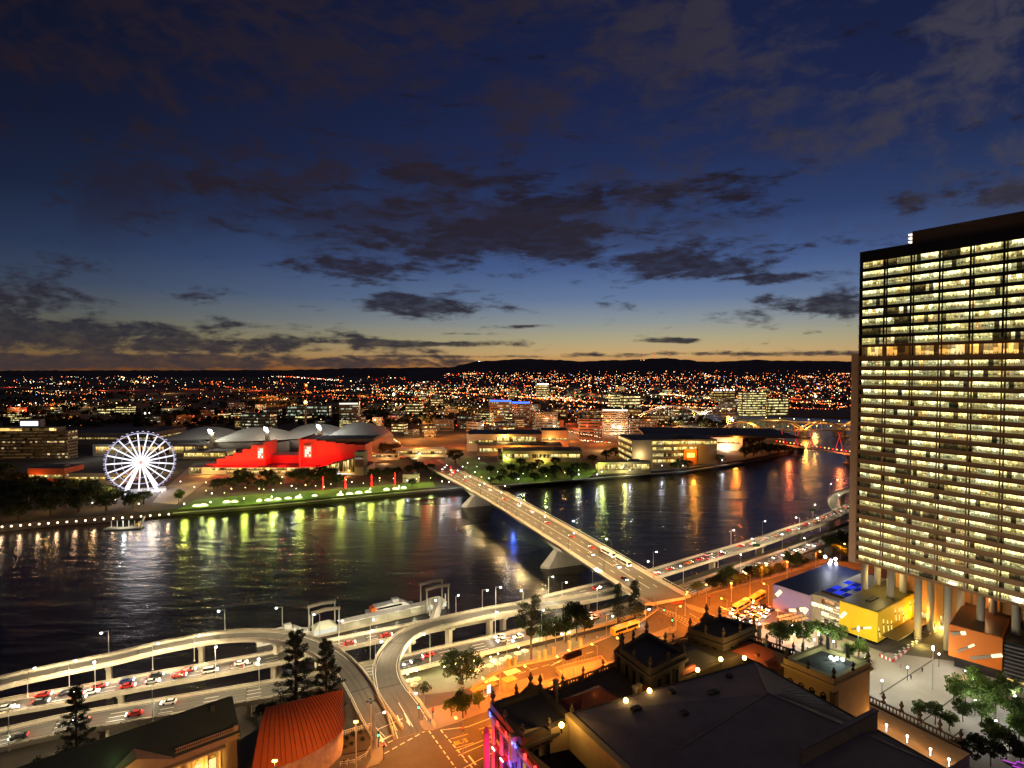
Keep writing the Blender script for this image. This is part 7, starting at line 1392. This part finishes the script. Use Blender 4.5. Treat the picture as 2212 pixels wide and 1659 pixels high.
# street lights, shop fronts and house windows too many and too far to count
cols = [('far_orange_light', (1, .20, .03), 7), ('far_red_light', (1, .06, .02), 4), ('far_warm_light', (1, .55, .18), 7), ('far_white_light', (1, .92, .65), 6), ('far_green_light', (.7, 1, .55), 4), ('far_blue_light', (.15, .3, 1), 5)]
Lm = M()
def dot(u, v, mi, k=1.0, z=None, y=None):
    if y is None:
        z = z or rr.uniform(9, 16); p = P(u, v, z); 
        if p.y > 14500: return
    else: p = PY(u, v, y)
    r = p.y*.00052*k; 
    if in_river(u, v): return
    n = len(Lm.v); Lm.v += [(p.x+r, p.y, p.z), (p.x-r, p.y, p.z), (p.x, p.y+r, p.z), (p.x, p.y-r, p.z), (p.x, p.y, p.z+r*1.15), (p.x, p.y, p.z-r*1.15)]
    for f in ((0, 2, 4), (2, 1, 4), (1, 3, 4), (3, 0, 4), (2, 0, 5), (1, 2, 5), (3, 1, 5), (0, 3, 5)): Lm.f.append(tuple(n+i for i in f)); Lm.mi.append(mi)
def in_river(u, v):
    if u > 1395 and 884 < v < 900+(u-1390)*.1: return True
    return False
def pick(): return rr.choices(range(6), (34, 18, 24, 16, 5, 2))[0]
SIL = [(880, 803), (960, 799), (1000, 787), (1035, 780), (1130, 775), (1250, 780), (1370, 777), (1440, 773), (1480, 777), (1530, 784), (1600, 779), (1700, 782), (1850, 781)]
def hill_y(u, v):
    """distance at which the line of sight first meets the hillside"""
    for i in range(len(SIL)-1):
        if SIL[i][0] <= u <= SIL[i+1][0]:
            k = (u-SIL[i][0])/(SIL[i+1][0]-SIL[i][0]); k = k*k*(3-2*k); vs = SIL[i][1]*(1-k)+SIL[i+1][1]*k; break
    else: return None
    zt = PY(u, vs, 6200).z; pr = [(1.0, 0), (.72, .38), (.42, .68), (.16, .92), (0, 1.0)]
    for j in range(60):
        f = 1-j/60; q = next(a[1]+(c[1]-a[1])*(a[0]-f)/(a[0]-c[0]) for a, c in zip(pr, pr[1:]) if a[0] >= f >= c[0]); y = 6200-f*1500
        if PY(u, v, y).z < 12+(zt-6)*(q+.05): return y-30
    return None
cl_ = [(rr.uniform(0, 1850), 806+rr.random()**1.2*105, rr.uniform(-.28, .28), rr.choice((14, 30, 45)), rr.choice((0, 0, 2, 1, 3))) for _ in range(190)]
for _ in range(420):
    u, v = rr.uniform(1000, 1850), rr.choice((rr.uniform(800, 828), rr.uniform(812, 828))); y_ = hill_y(u, v)
    if y_: dot(u, v, pick(), rr.uniform(.45, 1.0), y=y_)
for _ in range(3900):
    hue = None
    if rr.random() < .68:
        c = cl_[int(rr.random()**1.5*len(cl_))]; du = rr.gauss(0, c[3]); u, v = c[0]+du, c[1]+c[2]*du*.35+rr.gauss(0, 1.3); hue = c[4] if rr.random() < .55 else None
    else: u, v = rr.uniform(0, 1850), 806+(rr.random()**1.25)*115
    if v < 806 or v > 925: continue
    if u < 900 and v < 870 and rr.random() < .3: continue
    if u < 900 and v > 878: 
        if rr.random() < .8: continue
    if u > 960 and v < 829:
        if v < 806 and rr.random() < .6: continue
        y_ = hill_y(u, v)
        if y_: dot(u, v, pick(), rr.uniform(.5, 1.1), y=y_)
        continue
    dot(u, v, pick() if hue is None else hue, min(2.0, .5*rr.paretovariate(2.6)))
for _ in range(900):
    u, v = rr.uniform(800, 1850), 832+abs(rr.gauss(0, 1))*26
    if v < 925: dot(u, v, rr.choices(range(6), (40, 14, 26, 14, 4, 2))[0], rr.choice((.6, .8, 1.0, 1.3, 1.7)))
def row(u0, v0, u1, v1, n, mis, k=1.0, j=1.2):
    for i in range(n): f = (i+rr.random()*.6)/n; dot(u0+(u1-u0)*f+rr.uniform(-j, j), v0+(v1-v0)*f+rr.uniform(-j, j), rr.choice(mis), k*rr.uniform(.7, 1.3))
for a in [(1106, 856, 1356, 874, 120, (0, 0, 2, 1, 3), 1.3), (1106, 850, 1240, 862, 60, (2, 3, 0), 1.1), (953, 847, 1106, 855, 60, (0, 1, 2), 1.0), (1425, 850, 1560, 863, 90, (2, 2, 0, 3), 1.5), (1560, 858, 1850, 876, 90, (0, 2, 1), 1.2), (1450, 872, 1850, 886, 90, (0, 0, 1, 2), 1.1), (1356, 874, 1600, 884, 70, (0, 2, 3), 1.1),
          (823, 932, 866, 958, 30, (0, 2, 3), 1.2), (806, 915, 850, 945, 20, (2, 3, 4), 1.0), (1000, 905, 1110, 925, 50, (0, 1, 2), 1.3), (55, 845, 140, 855, 20, (0, 2), 1.1), (40, 804.5+2, 420, 806.5, 40, (2, 3, 0), .8), (600, 812, 740, 822, 50, (0, 1, 3), 1.1), (830, 842, 1000, 858, 40, (2, 4, 3), 1.0), (700, 852, 960, 866, 50, (0, 1, 2), 1.0), (1620, 900, 1850, 912, 50, (0, 2), 1.1), (1640, 918, 1720, 924, 14, (0,), 1.2), (1060, 888, 1180, 900, 40, (0, 2, 4), 1.1), (1690, 890, 1850, 897, 30, (2, 0, 1), 1.2), (1190, 925, 1300, 945, 30, (2, 3), 1.0), (1250, 950, 1320, 956, 24, (1, 2, 3), 1.2), (1180, 842, 1186, 842, 3, (3,), 3.0), (850, 851, 853, 851, 2, (3,), 3.5), (1112, 818, 1114, 818, 1, (2,), 3.0), (1760, 856, 1763, 857, 2, (3,), 3.2), (660, 832, 661, 834, 3, (0,), 2.6), (308, 892, 330, 893, 2, (3,), 3.0)]: row(*a)
o = Lm.build('distant_city_lights', [emit(*c) for c in cols]); o['kind'] = 'stuff'; o['label'] = 'countless distant street and house lights'
# dark canopy of the suburbs
b = M(); lf = leafmat('distant_canopy', (.020, .026, .012))
for _ in range(1500):
    u = rr.uniform(-100, 1850); v = 812+(rr.random()**.9)*110
    if in_river(u, v) or (u > 940 and v < 834): continue
    p = P(u, v, 5)
    if p.y > 5500: continue
    for _k in range(3):
        q = p+Vector((rr.uniform(-14, 14), rr.uniform(-14, 14), 0)); r = rr.uniform(4, 8); n = len(b.v); m_ = 6
        b.v += [(q.x+r*rr.uniform(.7, 1.2)*math.cos(j*6.283/m_), q.y+r*math.sin(j*6.283/m_), 5+h) for h in (1.5,) for j in range(m_)] + [(q.x+r*.7*rr.uniform(.6, 1.2)*math.cos(j*6.283/m_+.4), q.y+r*.7*math.sin(j*6.283/m_+.4), 5+r*rr.uniform(1.0, 1.3)) for j in range(m_)]+[(q.x, q.y, 5+r*1.6)]
        for j in range(m_): b.f += [(n+j, n+(j+1) % m_, n+m_+(j+1) % m_, n+m_+j), (n+m_+j, n+m_+(j+1) % m_, n+2*m_)]; b.mi += [0, 0]
o = b.build('distant_tree_canopy', lf); o['kind'] = 'stuff'; o['label'] = 'dark mass of suburban trees'
# masts on the hill
for i, (u, vt) in enumerate([(1390, 766), (1415, 762), (1446, 756)]):
    p = PY(u, 778, 6150); q = PY(u, vt, 6150); mt = thing('radio_mast', '%s radio mast with red lamps from the left on the hill crest' % nth(i), 'mast', (p.x, p.y, p.z-30), 0, 'radio masts'); bb = M(); bb.tube([(p.x, p.y, p.z-30), q], 1.6, 4); bb.build('mast', steel_d, mt)
    for k in range(3): s = p.lerp(q, .25+.35*k); bb = M(); bb.ball(s.x, s.y-2, s.z, 3.2, 0, 6); bb.build('lamp', e_red, mt)
bb = M()
for k in range(5): p = PY(1370+k*7, 778.5, 6080); bb.ball(p.x, p.y, p.z, 4, 0, 6)
mt = tag(bb.build('hilltop_lookout_lights', e_sod, loc=PY(1384, 779, 6080)), 'short row of amber lights on the hill crest', 'lookout lights')
bb = M(); p = PY(1035, 781, 6080); bb.ball(p.x, p.y, p.z, 4, 0, 6); bb.ball(p.x+16, p.y, p.z-3, 4, 0, 6); tag(bb.build('hilltop_lights', e_white, loc=p), 'pair of white lights on the left hilltop', 'hill lights')
p = P(660, 935, 5); o = thing('chimney', 'tall thin mast tower with a red top lamp behind the convention roofs', 'tower', p); bb = M(); bb.tube([p, PY(660, 872, p.y)], [2.4, 1.2], 8); bb.build('shaft', concrete_d, o); q = PY(660, 869, p.y); bb = M(); bb.ball(q.x, q.y, q.z, 3); bb.build('lamp', e_sod, o)
# amber street lanterns of the suburbs: their pools of light on ground, roofs and trees
for i in range(215):
    if i < 60: u, v = rr.uniform(820, 1840), rr.uniform(832, 905)
    elif i < 110: u, v = rr.uniform(0, 1000), rr.uniform(832, 900)
    elif i < 180: u, v = rr.uniform(780, 1420), rr.uniform(880, 975)
    else: u, v = rr.uniform(1180, 1600), rr.uniform(910, 960)
    if in_river(u, v): continue
    z = rr.choice((14, 18, 24)); p = P(u, v, z); k = (p.y/1000)**1.2
    light(None, p, rr.uniform(22000, 70000)*k, rr.choice(((1, .28, .03), (1, .24, .02), (1, .5, .16), (1, .78, .45), (1, .12, .03))), 1.5, name='suburb_street_light')
